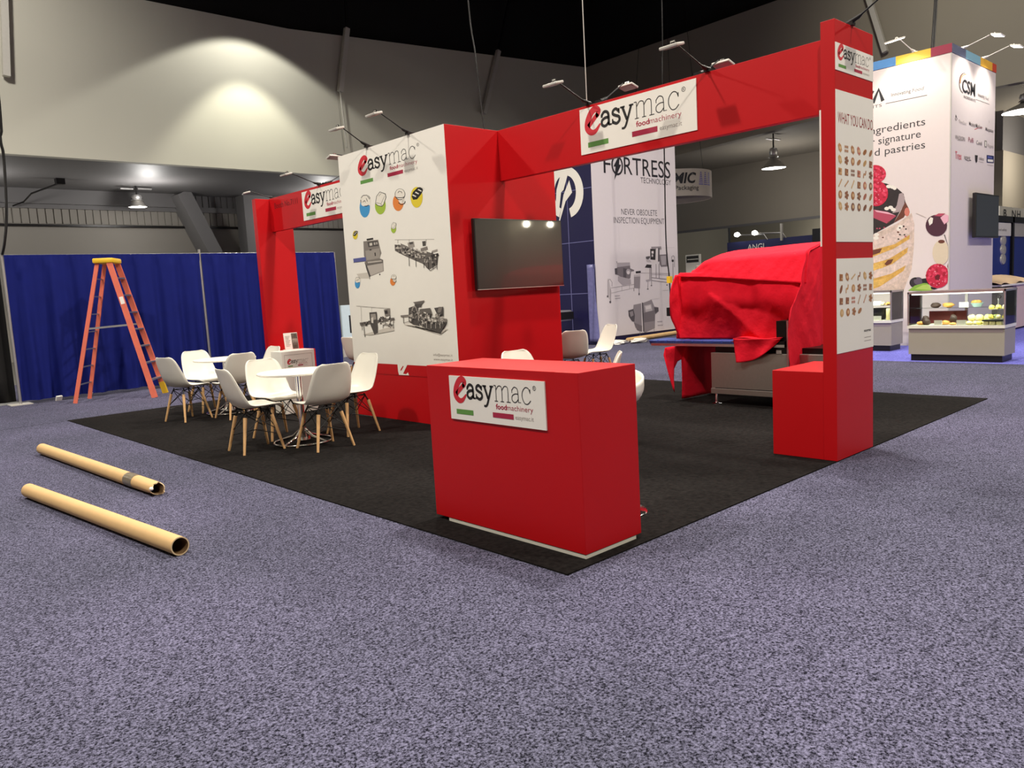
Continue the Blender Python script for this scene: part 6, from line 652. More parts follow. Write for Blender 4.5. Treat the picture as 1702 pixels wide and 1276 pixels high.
def wob(x, y, s=1.): return .5*math.sin(7.1*x+3.3*y+s)+.3*math.sin(13.7*x-5.1*y+2*s)+.2*math.sin(23*x+17*y+s)
def top_sheet(u, v):
    y = 1.30+1.46*u
    hz = 1.335+.165*((y-1.36)/1.59)
    fz = 1.665-.02*u
    if v < .28: k = v/.28; x = 5.16+.06*k+.010*wob(y*1.3, k*.6+y); z = hz+(fz-.03-hz)*k
    elif v < .36: k = (v-.28)/.08; x = 5.22+.06*k; z = fz-.03+.04*math.sin(k*PI/2)
    elif v < .72: k = (v-.36)/.36; x = 5.28+.66*k; z = fz+.01+.10*math.sin(k*PI/2)+.005*wob(y*.9+k*1.1, k*.8)
    else: k = (v-.72)/.28; x = 5.94+.38*math.sin(k*PI/2); z = fz+.11-.75*k*k
    sh = sst(.80, 1.0, u); z -= .11*sh*sh*(0 if v < .1 else 1); y += .16*sh*(1-min(1, v/.3))
    return (x, y, z)
t = thing('cover_cloth', 'bright red cloth hood draped over the machine top and sides', 'cloth', (5.6, 2.0, 0))
m = MB(); m.grid(top_sheet, 50, 56, M_CLOTH); mods(m.build('top_sheet', t, 180), solid=.004)
def right_drop(u, v):     # hangs beside the machine on its near right side
    z = 1.66-(1.66-.46)*v; xl = 5.17-.10*sst(0, .25, v)-.34*sst(.25, .60, v)+.06*sst(.7, 1, v); x = xl+(6.25-xl)*u; z += .10*math.sin(u*PI)*(1-v)
    return (x, 1.315-.03*v+.035*math.sin(x*9+v*1.5)*v+.012*wob(x*2, v*3), z)
m = MB(); m.grid(right_drop, 44, 36, M_CLOTH); mods(m.build('right_side_drop', t, 180), solid=.004)
def left_drop(u, v):
    x = 5.10-.16*math.sin(v*PI)*.8+(6.2-5.10)*u; z = 1.50-(1.50-.76)*v
    return (x, 2.90+.04*math.sin(x*8+v*2)*v+.02*wob(x, v), z)
m = MB(); m.grid(left_drop, 30, 24, M_CLOTH); mods(m.build('left_side_drop', t, 180), solid=.004)
t = thing('cover_cloth', 'red cloth curtain hanging down to the blue belt with a loose front corner', 'cloth', (5.2, 2.2, .5))
def front_drop(u, v):
    zt = 1.50; zb = .745; z = zt+(zb-zt)*v
    yr = 1.345+.26*sst(.2, 1, v); y = 2.93-.03*v-(2.93-.03*v-yr)*u
    x = 5.24-.13*v+.055*abs(math.sin(2.9*(y-1.35*z)+.9))*sst(0, .5, v)-.03*abs(math.sin(5.3*(y+.25*z)+.2))+.010*wob(y*1.4, z*1.1)
    return (x, y, z)
m = MB(); m.grid(front_drop, 70, 44, M_CLOTH); mods(m.build('curtain', t, 180), solid=.004)
def flap(u, v):
    y = 2.045+(1.48-2.045)*u; zt = .765; zb = .50+.03*u+.24*u**2.4; z = zt+(zb-zt)*v
    return (4.945-.02*math.sin(u*9+v*2)*v - .01*v, y-.05*v*(1-u), z)
m = MB(); m.grid(flap, 26, 14, M_CLOTH); m.grid(lambda u, v: (4.945+.33*v, 2.045+(1.48-2.045)*u+.05*v, .765+.01*math.sin(u*8)), 20, 8, M_CLOTH); mods(m.build('front_corner', t, 180), solid=.004)
t = thing('cover_cloth', 'red cloth falling to the floor under the left end of the blue belt', 'cloth', (5.4, 2.8, .01))
zl = [(4.76, .66, .58), (4.80, .66, .36), (4.84, .66, .17), (4.88, .66, .13), (4.94, .66, .28), (5.00, .66, .40), (5.06, .66, .48), (5.11, .66, .50), (5.12, .66, .25), (5.12, .66, .02), (5.2, .66, .012), (5.45, .66, .03), (5.70, .66, .015), (5.95, .66, .02)]
m = MB(); vs = []; fs = []; NZ = 12
for i, (x, zt, zb) in enumerate(zl):
    for k in range(NZ+1):
        z = .668+(zb-.668)*k/NZ; vs.append((x+.02*math.sin(z*9), 2.80+.04*math.sin(x*9+z*4-1)+.03*k/NZ, z))
for i in range(len(zl)-1):
    for k in range(NZ): a = i*(NZ+1)+k; fs.append((a, a+1, a+NZ+2, a+NZ+1))
m.add(vs, fs, M_CLOTH); mods(m.build('side_fall', t, 180), solid=.004)

# ---- step ladder
wd = Vector((.56, .828, 0)).normalized(); sd = Vector((.846, -.533, 0)).normalized()
L0 = Vector((1.345, 11.42, 0))
t = thing('step_ladder', 'orange step ladder with yellow top standing open before the blue curtain', 'ladder', L0)
def lp(a, b, z): return L0+sd*a+wd*b+Vector((0, 0, z))
H = 2.27
for sgn in (-1, 1):
    m = MB(); A_, B_ = lp(.60, sgn*.32, 0), lp(.09, sgn*.19, H); m.beam(A_, B_, .030, .086, M_ORANGE, sd); m.build('front_rail', t)
    m = MB(); A_, B_ = lp(-.62, sgn*.31, 0), lp(-.09, sgn*.17, H-.02); m.beam(A_, B_, .026, .060, M_ORANGE, sd); m.build('rear_rail', t)
    m = MB(); f0 = lp(.60, sgn*.32, 0); m.beam(f0, f0+(lp(.09, sgn*.19, H)-f0)*.09, .036, .092, M_YEL if sgn > 0 else M_ORANGE, sd); m.build('shoe', t)
    m = MB(); z = 1.22; k = z/H; m.beam(lp(.60-.51*k, sgn*(.32-.13*k), z), lp(-.62+.53*k, sgn*(.31-.14*k), z-.03), .008, .030, M_ALU); m.build('spreader', t)
for i in range(7):
    z = .29+i*.283; k = z/H; w_ = .32-.13*k-.01
    m = MB(); m.beam(lp(.60-.51*k, -w_, z), lp(.60-.51*k, w_, z), .085, .022, M_ALU); m.build('step', t)
    m = MB(); m.beam(lp(-.62+.53*k, -(.31-.14*k), z), lp(-.62+.53*k, (.31-.14*k), z), .022, .018, M_ALU); m.build('rear_rung', t)
for k, z in enumerate((.29, .57)):
    m = MB(); q = z/H; m.beam(lp(.58-.51*q, -.30+.12*q, z), lp(.58-.51*q-.02, -.18, z-.16), .012, .016, M_ALU); m.build('brace', t)
fr = Matrix((sd, wd, Vector((0, 0, 1)))).transposed().to_4x4(); fr.translation = L0
m = MB(); m.rbox(-.15, .16, -.225, .225, H-.035, H+.045, .02, M_YEL, fr); m.build('top_cap', t, 40)
m = MB(); kk = 1.62/H; a = lp(.605-.51*kk, -(.32-.13*kk)-.017, 1.62); d = (lp(.09, -.19, H)-lp(.60, -.32, 0)).normalized(); m.beam(a-d*.06, a+d*.06, .004, .06, M_WHITE, sd); m.build('sticker', t)

# ---- cardboard tubes
def tube_thing(a, b2, r, label, torn):
    t = thing('cardboard_tube', label, 'tube', ((a[0]+b2[0])/2, (a[1]+b2[1])/2, 0), group=None)
    A, B = Vector(a), Vector(b2); D = (B-A).normalized(); S = D.cross(Vector((0, 0, 1))).normalized(); N = S.cross(D); n = 36
    m = MB(); vs = []; fs = []; L = 14; Ln = (B-A).length; rn_ = random.Random(5); J = [(-.025+.022*math.sin(2*2*PI*k_/n+.6)+.012*math.sin(5*2*PI*k_/n)+rn_.uniform(-.006, .006)) if torn else 0 for k_ in range(n)]; ri = r-.007
    for i in range(L+1):
        for k in range(n):
            an = 2*PI*k/n; q = i/L; p = A+D*(Ln*q+(J[k] if i == L else 0)); sq = 1.
            rr = r
            if torn and q > .86: rr = r*(1+.06*math.sin(3*an+1)*(q-.86)/.14)
            vs.append(p+(S*math.cos(an)+N*math.sin(an)*(1-(.10*(q-.86)/.14 if torn and q > .86 else 0)))*rr)
    for i in range(L):
        for k in range(n): fs.append((i*n+k, (i+1)*n+k, (i+1)*n+(k+1) % n, i*n+(k+1) % n))
    m.add(vs, fs, M_KRAFT)
    vi = []
    for i in (0, L):
        for k in range(n):
            c = A+D*Ln*(i/L); v = vs[i*n+k]; vi.append(v-(v-c-D*((v-c).dot(D))).normalized()*.007)
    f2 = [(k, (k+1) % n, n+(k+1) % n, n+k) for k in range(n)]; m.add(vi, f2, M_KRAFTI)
    m.add([vs[k] for k in range(n)]+vi[:n], [(k, (k+1) % n, n+(k+1) % n, n+k) for k in range(n)], M_KRAFT)
    m.add([vs[L*n+k] for k in range(n)]+vi[n:], [(k, n+k, n+(k+1) % n, (k+1) % n) for k in range(n)], mk('kraft_edge', rgb(214, 190, 150), .8))
    m.build('tube_wall', t, 50)
    m = MB(); m.lathe([(0, 0), (ri, 0), (ri, .004), (0, .004)], M_KRAFT if not torn else M_WHITE, n=n); e = m.v; fr2 = Matrix((S, N, D)).transposed().to_4x4(); fr2.translation = A+D*.006; m.v = [tuple(fr2 @ Vector(v)) for v in e]; m.build('end_cap', t)
    if torn:
        m = MB(); c1, c2 = A+D*(Ln*.80), A+D*(Ln*.86); m.tube([c1, c1+(c2-c1)*.5, c2], [r+.0015, r+.003, r+.0015], M_TAPE, 30, caps=False); m.build('tape_band', t, 60)
        m = MB(); m.blob(tuple(B+S*.055+N*.015), .016, .02, .014, M_WHITE); m.build('plug_scrap', t, 60)
    return t
tube_thing((-1.416, 4.536, .056), (-1.164, 1.985, .056), .055, 'clean cardboard tube lying nearest the camera, its open end towards us', False)
tube_thing((-.858, 6.683, .056), (-.729, 3.611, .056), .055, 'cardboard tube with a torn end and grey tape band, the farther of two', True)
for (x, y, a, lb) in ((.60, 12.33, .3, 'small white paper scrap at the foot of the curtain, left of the ladder'), (1.06, 12.26, 1.0, 'small white paper scrap between the ladder rear feet')):
    m = MB(); M_ = Matrix.Translation((x, y, .001)) @ Matrix.Rotation(a, 4, 'Z'); m.box(-.05, .05, -.01, .02, 0, .085, M_WHITE, M_ @ Matrix.Rotation(.5, 4, 'X')); tag(m.build('paper_scrap'), lb, 'paper')

# ---- pipe and drape
def pole(x, y, label, h=2.46):
    t = thing('drape_pole', label, 'pole', (x, y, 0), group='poles of the blue curtain')
    m = MB(); m.tube([(x, y, .01), (x, y, h)], .024, M_ALU, 12); m.build('upright', t, 60)
    m = MB(); m.box(x-.16, x+.16, y-.12, y+.22, 0, .012, M_GREYP); m.build('base_plate', t)
pole(.055, 12.40, 'pole at the left end of the blue curtain'); pole(3.27, 12.40, 'middle pole of the blue curtain, right of the ladder', 2.53); pole(6.17, 12.40, 'pole at the right end of the blue curtain beside the tower')
def drape(x0, x1, label, folds):
    t = thing('drape', label, 'curtain', ((x0+x1)/2, 12.40, .05), group=None)
    def f(u, v):
        x = x0+(x1-x0)*u; z = 2.455-2.40*v; a = .016+.050*v
        w = math.sin(x*folds+.6*math.sin(x*2.3))+.5*math.sin(x*folds*2.3+1+.8*v)+.35*math.sin(x*3.1+2)
        if v < .05: w = w*.3+.7*math.sin(x*75)*.4
        return (x, 12.37+a*w, z)
    m = MB(); m.grid(f, 260, 30, M_DRAPE); m.build('curtain_cloth', t, 180)
    m = MB(); m.tube([(x0, 12.40, 2.445), (x1, 12.40, 2.445)], .018, M_ALU, 8); m.build('top_rail', t, 60)
drape(.08, 3.26, 'blue curtain bay behind the orange ladder', 13.5); drape(3.29, 6.15, 'blue curtain bay behind the red pillar', 15)
m = MB(); m.grid(lambda u, v: (-.30+.34*u, 12.62+.03*math.sin(u*9), 2.42-2.38*v), 20, 6, M_DRAPEB); tag(mods(m.build('drape', smooth=180), solid=.01), 'narrow black curtain edge beside the far left pole', 'curtain')

# ---- neighbouring booth: dark blue and white banner tower
t = thing('banner_tower', 'tall dark blue and white tower with machine pictures behind the booth', 'tower', (13.5, 11.6, 0))
M_NAVY = mk('navy_panel', rgb(20, 16, 64), .45, noise=.04)
m = MB(); m.box(11.8, 15.2, 9.91, 13.6, .02, 5.25, M_NAVY)
for y in (10.72, 11.6, 12.5): m.box(11.796, 11.8, y-.007, y+.007, .02, 5.2, mk('panel_joint', rgb(120, 120, 170), .5))
for z in (1.26, 2.515, 3.77): m.box(11.796, 11.8, 9.92, 13.6, z-.007, z+.007, mk('panel_joint', rgb(120, 120, 170), .5))
for i, it in enumerate(ART['fortress_roundel'].split(';')):
    c, pts = it.split(':'); m.poly(lambda a, z: (11.794-1e-4*i, a, z), [tuple(int(tt)/1000 for tt in p.split(',')) for p in pts.split(' ')], M_WHITE)
m.build('tower_body', t)
m = MB(); m.box(11.8, 15.2, 9.895, 9.91, .16, 5.25, mk('white_vinyl', rgb(216, 208, 212), .5, noise=.02))
Pf = lambda d: (lambda a, z: (a, 9.894-d, z))
for i, it in enumerate(ART['fortress_machines'].split(';')):
    c, pts = it.split(':'); m.poly(Pf(.0005+4e-5*i), [tuple(int(tt)/1000 for tt in p.split(',')) for p in pts.split(' ')], ink(*CM[c]))
K = ink(22, 20, 30); P_ = Pf(.002)
m.text(P_, 'F', 12.25, 4.125, .26, .42, K); m.text(P_, 'RTRESS', 13.03, 4.14, 1.94, .42, K)
m.stroke(P_, [(12.77+.20*math.cos(i*PI/9), 4.335+.215*math.sin(i*PI/9)) for i in range(18)], .052, K, 1, True); m.poly(Pf(.003), [(12.88, 4.62), (12.84, 4.36), (12.92, 4.36), (12.64, 3.98), (12.70, 4.30), (12.62, 4.30)], K)
m.text(P_, 'TECHNOLOGY', 13.68, 3.965, 1.30, .135, K, -.008); m.text(P_, 'NEVER OBSOLETE', 12.86, 3.15, 1.47, .145, ink(60, 56, 66), -.01); m.text(P_, 'INSPECTION EQUIPMENT', 12.55, 2.94, 2.08, .145, ink(60, 56, 66), -.01)
m.build('banner_face', t)
m = MB(); m.grid(lambda u, v: (11.77-.05*math.sin(u*7+v*4)*u, 10.15-.28*u, 1.95-1.87*v), 14, 20, mk('clear_film', rgb(112, 112, 160), .25, noise=.3, scale=12)); tag(mods(m.build('plastic_film', smooth=180), solid=.003), 'crumpled clear plastic film along the dark blue banner edge', 'film')
m = MB(); m.tube([(12.55, 9.60, .06), (15.3, 9.85, .06)], .055, M_KRAFT, 16); tag(m.build('cardboard_tube', smooth=50), 'cardboard tube lying along the foot of the white banner', 'tube')
rp = random.Random(8)
for k, (x, y, lb) in enumerate(((12.0, 9.45, 'crumpled white paper on the floor by the chair facing left'), (12.55, 9.25, 'white paper sheet on the floor before the cardboard tube'))):
    m = MB(); m.blob((x, y, .05), .30, .16, .055, M_WHITE, 12, 7, .3, rp); tag(m.build('paper_scrap'), lb, 'paper')
t = thing('inspection_machine', 'small white steel machine end before the dark blue banner', 'machine', (11.3, 10.7, 0))
m = MB(); m.rbox(11.0, 11.5, 10.45, 10.95, .62, .88, .03, M_ALU); m.box(11.0, 11.5, 10.40, 10.46, .66, .84, M_BMETAL); m.build('machine_head', t)
m = MB(); m.beam((11.2, 10.7, .02), (11.2, 10.7, .62), .09, .09, M_WHITE, (1, 0, 0)); m.box(11.0, 11.45, 10.5, 10.9, 0, .02, M_WHITE); m.build('stand', t)

# ---- round hanging sign
t = thing('hanging_sign', 'round white hanging sign reading MIC above the white banner right edge', 'sign', (22.28, 15.13, 4.45))
cx_, cy_, rS = 22.28, 15.13, 1.55
m = MB(); m.lathe([(rS, 4.45), (rS, 5.40), (rS-.04, 5.40), (rS-.04, 4.45), (rS, 4.45)], M_FABRIC, (cx_, cy_, 0), 64); m.lathe([(0, 4.47), (rS-.02, 4.47), (rS-.02, 4.476), (0, 4.476)], M_FABRIC, (cx_, cy_, 0), 64)
def Pm(off): return lambda a, z: (cx_+(rS+off)*math.cos(a), cy_+(rS+off)*math.sin(a), z)
a0 = -1.93
Pmm = lambda a, z: Pm(.006)(a0-.90+a/rS, z)
m.text(Pmm, 'MIC', .60, 4.90, .90, .36, K, .03, .22); m.text(Pmm, 'Packaging', .68, 4.66, .92, .15, K, .006)
for i in range(3):
    for j in range(7): m.rect(Pmm, 1.62+i*.25+.012*j, 4.84+j*.068, 1.84+i*.25-.012*j*(1 if i < 2 else .4), 4.875+j*.068, ink(92, 84, 168))
m.build('sign_drum', t, 40)
for k in range(3):
    a = k*2.1+.5; m = MB(); m.tube([(cx_+1.5*math.cos(a), cy_+1.5*math.sin(a), 5.4), (cx_+.5*math.cos(a), cy_+.5*math.sin(a), 15)], .008, M_BMETAL, 5); m.build('wire', t)

# ---- right neighbour: striped-top white tower with a cake picture
t = thing('cake_tower', 'tall white tower with striped top and layer cake picture, right of the pillar', 'tower', (13.8, 3.3, 0))
M_PANEL = mk('white_panel_warm', rgb(224, 212, 208), .5, noise=.02)
m = MB(); m.box(12.6, 15.05, 2.33, 4.55, 0, 5.13, M_PANEL); m.box(12.594, 12.6, 2.33, 2.345, 0, 5.13, M_GREYP); m.box(12.6, 12.615, 2.324, 2.33, 0, 5.13, M_GREYP); m.build('tower_body', t)
m = MB()
def band(ax, p, a0, a1, c):
    mt = ink(*c)
    if ax == 0: m.box(p-.012, p, min(a0, a1), max(a0, a1), 5.085, 5.235, mt)
    else: m.box(min(a0, a1), max(a0, a1), p-.012, p, 5.085, 5.235, mt)
for a0, a1, c in ((4.55, 4.1, (200, 70, 60)), (4.1, 3.25, (82, 140, 200)), (3.25, 2.66, (226, 190, 60)), (2.66, 2.32, (150, 40, 66))): band(0, 12.6, a0, a1, c)
for a0, a1, c in ((12.59, 13.3, (86, 92, 116)), (13.3, 14.1, (120, 168, 186)), (14.1, 14.8, (222, 170, 56)), (14.8, 15.05, (190, 66, 44))): band(1, 2.33, a0, a1, c)
m.box(12.6, 15.05, 2.33, 4.55, 5.13, 5.235, M_PANEL); m.build('top_band', t)
m = MB(); m.box(12.5982, 12.6, 2.347, 4.55, .8, 5.08, M_PANEL); Pc = lambda d: (lambda a, z: (12.598-d, a, z))
for i, it in enumerate(ART['csm_cake'].split(';')):
    c, pts = it.split(':'); q = [(min(4.54, max(2.348, int(p.split(',')[0])/1000)), int(p.split(',')[1])/1000) for p in pts.split(' ')]
    m.poly(Pc(.0005+4e-5*i), q, ink(*CM[c]))
Pt2 = lambda x0: (lambda a, z: (12.597, x0-a, z))
D = ink(40, 40, 44); D2 = ink(60, 58, 60)
m.stroke(lambda a, z: (12.597, a, z), [(3.66, 4.51), (3.555, 4.73), (3.48, 4.51)], .065, D, 1); m.stroke(lambda a, z: (12.597, a, z), [(3.84, 4.51), (3.84, 4.73), (3.75, 4.56), (3.66, 4.73)], .06, D, 1)
m.text(Pt2(4.3), 'CS', 0, 4.51, .40, .22, D, .02); m.text(Pt2(4.3), 'INGREDIENTS', 0, 4.415, .80, .05, D2, .0)
m.text(Pt2(3.33), 'Innovating', 0, 4.555, .335, .062, D2, .004); m.text(Pt2(2.97), 'Food', 0, 4.555, .20, .062, D2, -.008, .2); m.rect(lambda a, z: (12.597, a, z), 3.43, 4.446, 2.72, 4.456, D2)
m.text(Pt2(4.26), 'with ingredients', 0, 3.945, 1.515, .13, D2, 0); m.text(Pt2(4.32), 'for your signature', 0, 3.745, 1.50, .13, D2, 0); m.text(Pt2(4.42), 'cakes and pastries', 0, 3.545, 1.675, .13, D2, 0)
m.build('cake_poster', t)
m = MB(); Pr = lambda d: (lambda a, z: (a, 2.3285-d, z))
for i, it in enumerate(ART['csm_marks'].split(';')):
    c, pts = it.split(':'); m.poly(Pr(.0005+4e-5*i), [tuple(int(tt)/1000 for tt in p.split(',')) for p in pts.split(' ')], ink(*CM[c]))
P_ = Pr(.004)
m.text(P_, 'CSM', 13.15, 4.50, .70, .22, D, .02); m.text(P_, 'INGREDIENTS', 13.24, 4.40, .64, .045, D2); m.text(P_, 'Innovating', 14.02, 4.525, .36, .062, D2, .004); m.text(P_, 'Food', 14.43, 4.52, .2, .055, D2, -.008, .2)
GL = ink(120, 112, 112); PK = ink(206, 96, 112)
for tx, x, z, w_, h_, c in (('TheraSauc', 12.99, 3.94, .41, .06, ink(176, 168, 166)), ('MeisterMarken', 13.545, 3.955, .72, .07, GL), ('Margarine', 14.48, 3.955, .47, .06, GL), ('WALDKORN', 12.82, 3.65, .51, .07, GL), ('Puffi', 13.515, 3.66, .28, .085, ink(170, 110, 120)), ('Candi', 13.96, 3.655, .32, .07, GL), ('Ragetti', 14.63, 3.66, .34, .06, ink(176, 168, 166)), ('Trex', 12.83, 3.31, .33, .13, PK), ('amarit', 13.3, 3.345, .33, .07, GL), ('cokoa', 14.11, 3.385, .30, .06, GL)):
    m.text(P_, tx, x, z, w_, h_, c, .004)
m.build('logo_poster', t)
t = thing('television', 'black television mounted on the right face of the striped-top white tower', 'television', (14.3, 2.2, 1.93))
m = MB(); m.rbox(13.55, 14.93, 2.20, 2.26, 1.925, 2.74, .01, M_TVF); m.build('tv_case', t)
m = MB(); m.box(13.58, 14.90, 2.197, 2.2, 1.955, 2.71, mk('tv_screen_grey', rgb(26, 26, 22), .22, noise=0, spec=.4)); m.build('tv_screen', t)
m = MB(); m.box(14.0, 14.6, 2.26, 2.325, 2.1, 2.55, M_BMETAL); m.build('wall_mount', t)
G2 = 'lit white arm lamps on the striped-top tower'
arm_lamp((12.63, 2.94, 5.235), (-.9, .25), .46, 25, 'lit white arm lamp over the cake side of the striped-top tower', (.30, .16), True, True, G2)
arm_lamp((13.19, 2.36, 5.235), (0, -1), .46, 16, 'left lit white arm lamp over the logo side of the striped-top tower', (.24, .16), True, True, G2)
arm_lamp((14.31, 2.36, 5.235), (0, -1), .46, 16, 'right lit white arm lamp over the logo side of the striped-top tower', (.24, .16), True, True, G2)

# ---- glass display cases
M_CASE = mk('case_laminate', rgb(152, 146, 132), .5, noise=.03)
def case(x0, x1, y0, y1, label):
    t = thing('display_case', label, 'display case', ((x0+x1)/2, (y0+y1)/2, 0))
    m = MB(); m.box(x0+.05, x1-.04, y0+.04, y1-.04, 0, .10, M_BMETAL); m.build('kick_plate', t)
    m = MB(); m.box(x0+.03, x1-.01, y0+.01, y1-.01, .10, .50, M_CASE); m.box(x0+.026, x0+.03, y0+.03, y1-.03, .44, .50, mk('case_band', rgb(146, 134, 132), .5)); m.build('cabinet', t)
    m = MB(); m.box(x0, x1, y0, y1, .50, .545, mk('case_deck', rgb(222, 220, 206), .4)); m.build('deck', t)
    m = MB()
    for x in (x0, x1-.02):
        for y in (y0, y1-.02): m.box(x, x+.02, y, y+.02, .545, 1.03, M_ALU)
    m.box(x0, x0+.02, y0, y1, 1.03, 1.06, M_ALU); m.box(x1-.02, x1, y0, y1, 1.03, 1.06, M_ALU); m.box(x0, x1, y0, y0+.02, 1.03, 1.06, M_ALU); m.box(x0, x1, y1-.02, y1, 1.03, 1.06, M_ALU); m.box(x1-.03, x1-.01, (y0+y1)/2-.02, (y0+y1)/2+.02, .545, 1.03, M_ALU); m.build('frame', t)
    for dm in ((x0+.004, x0+.010, y0+.02, y1-.02, .545, 1.03), (x0+.02, x1-.02, y0+.004, y0+.010, .545, 1.03), (x0+.02, x1-.02, y1-.010, y1-.004, .545, 1.03), (x0+.01, x1-.01, y0+.01, y1-.01, 1.045, 1.053)):
        m = MB(); m.box(*dm, M_GLASS); m.build('glass_pane', t)
    m = MB(); m.box(x0+.28, x1-.03, y0+.03, y1-.03, .79, .798, M_GLASS); m.build('glass_shelf', t)
    m = MB(); m.box(x0+.03, x0+.05, y0+.05, y1-.05, 1.012, 1.028, M_GLOWS); m.build('light_strip', t)
    l = bpy.data.lights.new('case_light', 'AREA'); l.shape = 'RECTANGLE'; l.size = .04; l.size_y = (y1-y0)*.9; l.energy = 11; l.color = (1, .98, .86)
    lo = bpy.data.objects.new('case_light', l); COL.objects.link(lo); lo.location = (x0+.07, (y0+y1)/2, 1.005)
    return t
case(10.07, 10.63, .775, 2.105, 'white glass case full of pastries, right of the red pillar')
case(11.45, 12.0, 2.88, 4.3, 'second glass case, half hidden behind the red pillar')
rf = random.Random(12)
def item(name, label, cat, build, group=None): m = MB(); build(m); o = m.build(name, smooth=50); return tag(o, label, cat, group)
M_DK = mk('dark_pastry', rgb(52, 34, 28), .6, noise=.3, scale=40); M_GOLD = mk('golden_pastry', rgb(206, 150, 74), .6, noise=.25, scale=40); M_LEMON = mk('lemon_cream', rgb(228, 216, 96), .5, noise=.15, scale=40); M_CREAM = mk('cream_pastry', rgb(232, 218, 160), .6, noise=.15, scale=40); M_LIME = mk('pale_green_icing', rgb(206, 220, 140), .6, noise=.12, scale=40); M_BOWL = mk('pale_blue_bowl', rgb(176, 206, 214), .4, noise=.05); M_MAROON = mk('maroon_tray', rgb(84, 22, 24), .5, noise=.1)
GP = 'pastries in the big glass case'; GC = 'price cards in the glass cases'
def card(x, y, z, label, w=.10): item('price_card', label, 'card', lambda m: m.box(x, x+.012, y-w/2, y+w/2, z, z+.075, M_WHITE, Matrix.Rotation(0, 4, 'Z')), GC)
card(10.12, 1.68, .545, 'white price card at the front left of the pastry case', .11); card(10.12, 1.36, .545, 'white price card at the front middle of the pastry case', .13); card(10.42, 1.42, .798, 'white price card on the upper shelf of the pastry case', .13)
def lump(x, y, z, r, h, mt, j=.15): return lambda m: m.blob((x, y, z+h*.9), r, r, h, mt, 10, 6, j, rf)
def mound(spots, mt): return None
for x, y, mt, r, h, lb in ((10.20, 1.96, M_GOLD, .055, .03, 'golden brown pastry slice at the front left corner'), (10.22, 1.88, M_DK, .06, .05, 'dark chocolate cake slice at the left of the pastry case'), (10.34, 1.93, M_DK, .06, .07, 'tall dark cake slice behind the left front slices'),
                       (10.25, 1.62, M_GOLD, .07, .035, 'golden tart on the deck near the front left card'), (10.28, 1.52, M_DK, .05, .08, 'dark layered pastry with cream in the middle of the case'), (10.20, 1.50, M_GOLD, .05, .02, 'flat golden pastry just in front of the dark layered one')):
    item('pastry', lb, 'pastry', lump(x, y, .545, r, h, mt), GP)
for k in range(8):
    x = 10.18+(k % 2)*.10; y = 1.33-.065*(k//2)-.03*(k % 2); item('cream_puff', 'pale cream puff in the yellow rows at the middle of the pastry case', 'pastry', lump(x, y, .545, .042, .028, M_CREAM if k % 3 else M_LEMON), 'cream puffs in the front rows')
for k in range(4):
    item('frosted_bun', 'round frosted bun in the raised back row of the pastry case', 'pastry', lump(10.40, 1.30-.105*k, .59, .058, .05, M_CREAM if k < 2 else M_LIME), 'frosted buns in the back row')
item('serving_tray', 'long cream tray under the raised row of frosted buns', 'tray', lambda m: m.rbox(10.33, 10.47, .93, 1.38, .546, .585, .01, M_CREAM))
item('serving_tray', 'maroon tray standing at the back of the pastry case', 'tray', lambda m: m.box(10.54, 10.56, 1.42, 1.95, .55, .74, M_MAROON))
t = thing('cake_stand', 'tiered stand of lemon tarts at the right end of the pastry case', 'stand', (10.32, .93, .545))
m = MB(); m.tube([(10.32, .93, .546), (10.32, .93, .92)], .008, M_ALU, 8); m.tube([(10.32, .93+.03*math.cos(i*PI/6), .945+.03*math.sin(i*PI/6)) for i in range(12)], .007, M_BMETAL, 6, True); m.build('rod', t)
for z, r in ((.62, .13), (.76, .11)): m = MB(); m.lathe([(0, z), (r, z), (r+.01, z+.012), (r, z+.006), (0, z+.006)], M_WHITE, (10.32, .93, 0), 24); m.build('tier', t, 40)
for k in range(10):
    z, r, n, kk = ((.626, .10, 6, k) if k < 6 else (.766, .08, 4, k-6)); a = kk*2*PI/n+.3
    item('lemon_tart', 'yellow lemon tart on the tiered stand', 'pastry', lump(10.32+r*math.cos(a), .93+r*math.sin(a), z, .038, .032, M_LEMON if k % 3 else M_CREAM), 'lemon tarts on the stand')
item('petit_four_tray', 'black tray with white boxes at the right front of the pastry case', 'tray', lambda m: m.rbox(10.10, 10.20, .82, 1.08, .60, .62, .004, M_BMETAL))
for k in range(3): item('dessert_cup', 'small glass dessert cup at the right front of the pastry case', 'cup', lambda m: m.rbox(10.11, 10.18, .83+.085*k, .895+.085*k, .546, .598, .006, M_CREAM), 'dessert cups at the right front')
item('mixing_bowl', 'pale blue bowl with golden pastries on the upper shelf', 'bowl', lambda m: (m.lathe([(.05, 0), (.09, .06), (.085, .06), (.045, .006), (0, .006)], M_BOWL, (10.46, 1.25, .799), 20), [m.blob((10.46+.04*math.cos(q), 1.25+.04*math.sin(q), .87), .04, .04, .03, M_GOLD) for q in range(5)]))
item('baked_roll', 'golden roll on the upper shelf left of its card', 'pastry', lump(10.44, 1.64, .799, .085, .038, M_GOLD)); item('baked_roll', 'dark loaf on the upper shelf at the left', 'pastry', lump(10.46, 1.83, .799, .08, .04, M_DK))
item('dark_bowl', 'black bowl in the half hidden second case', 'bowl', lambda m: m.lathe([(.1, 0), (.20, .10), (.21, .2), (.2, .2), (.19, .10), (0, .01)], M_BMETAL, (11.75, 3.22, .546), 24))
card(11.52, 3.18, .545, 'open white card at the front of the second case', .20); card(11.74, 3.25, .80, 'white card on the shelf of the second case', .16); item('cream_jar', 'cream coloured jar right of the black bowl', 'jar', lambda m: m.lathe([(.05, 0), (.05, .19), (.04, .2), (0, .2)], M_CREAM, (11.62, 2.98, .546), 16))
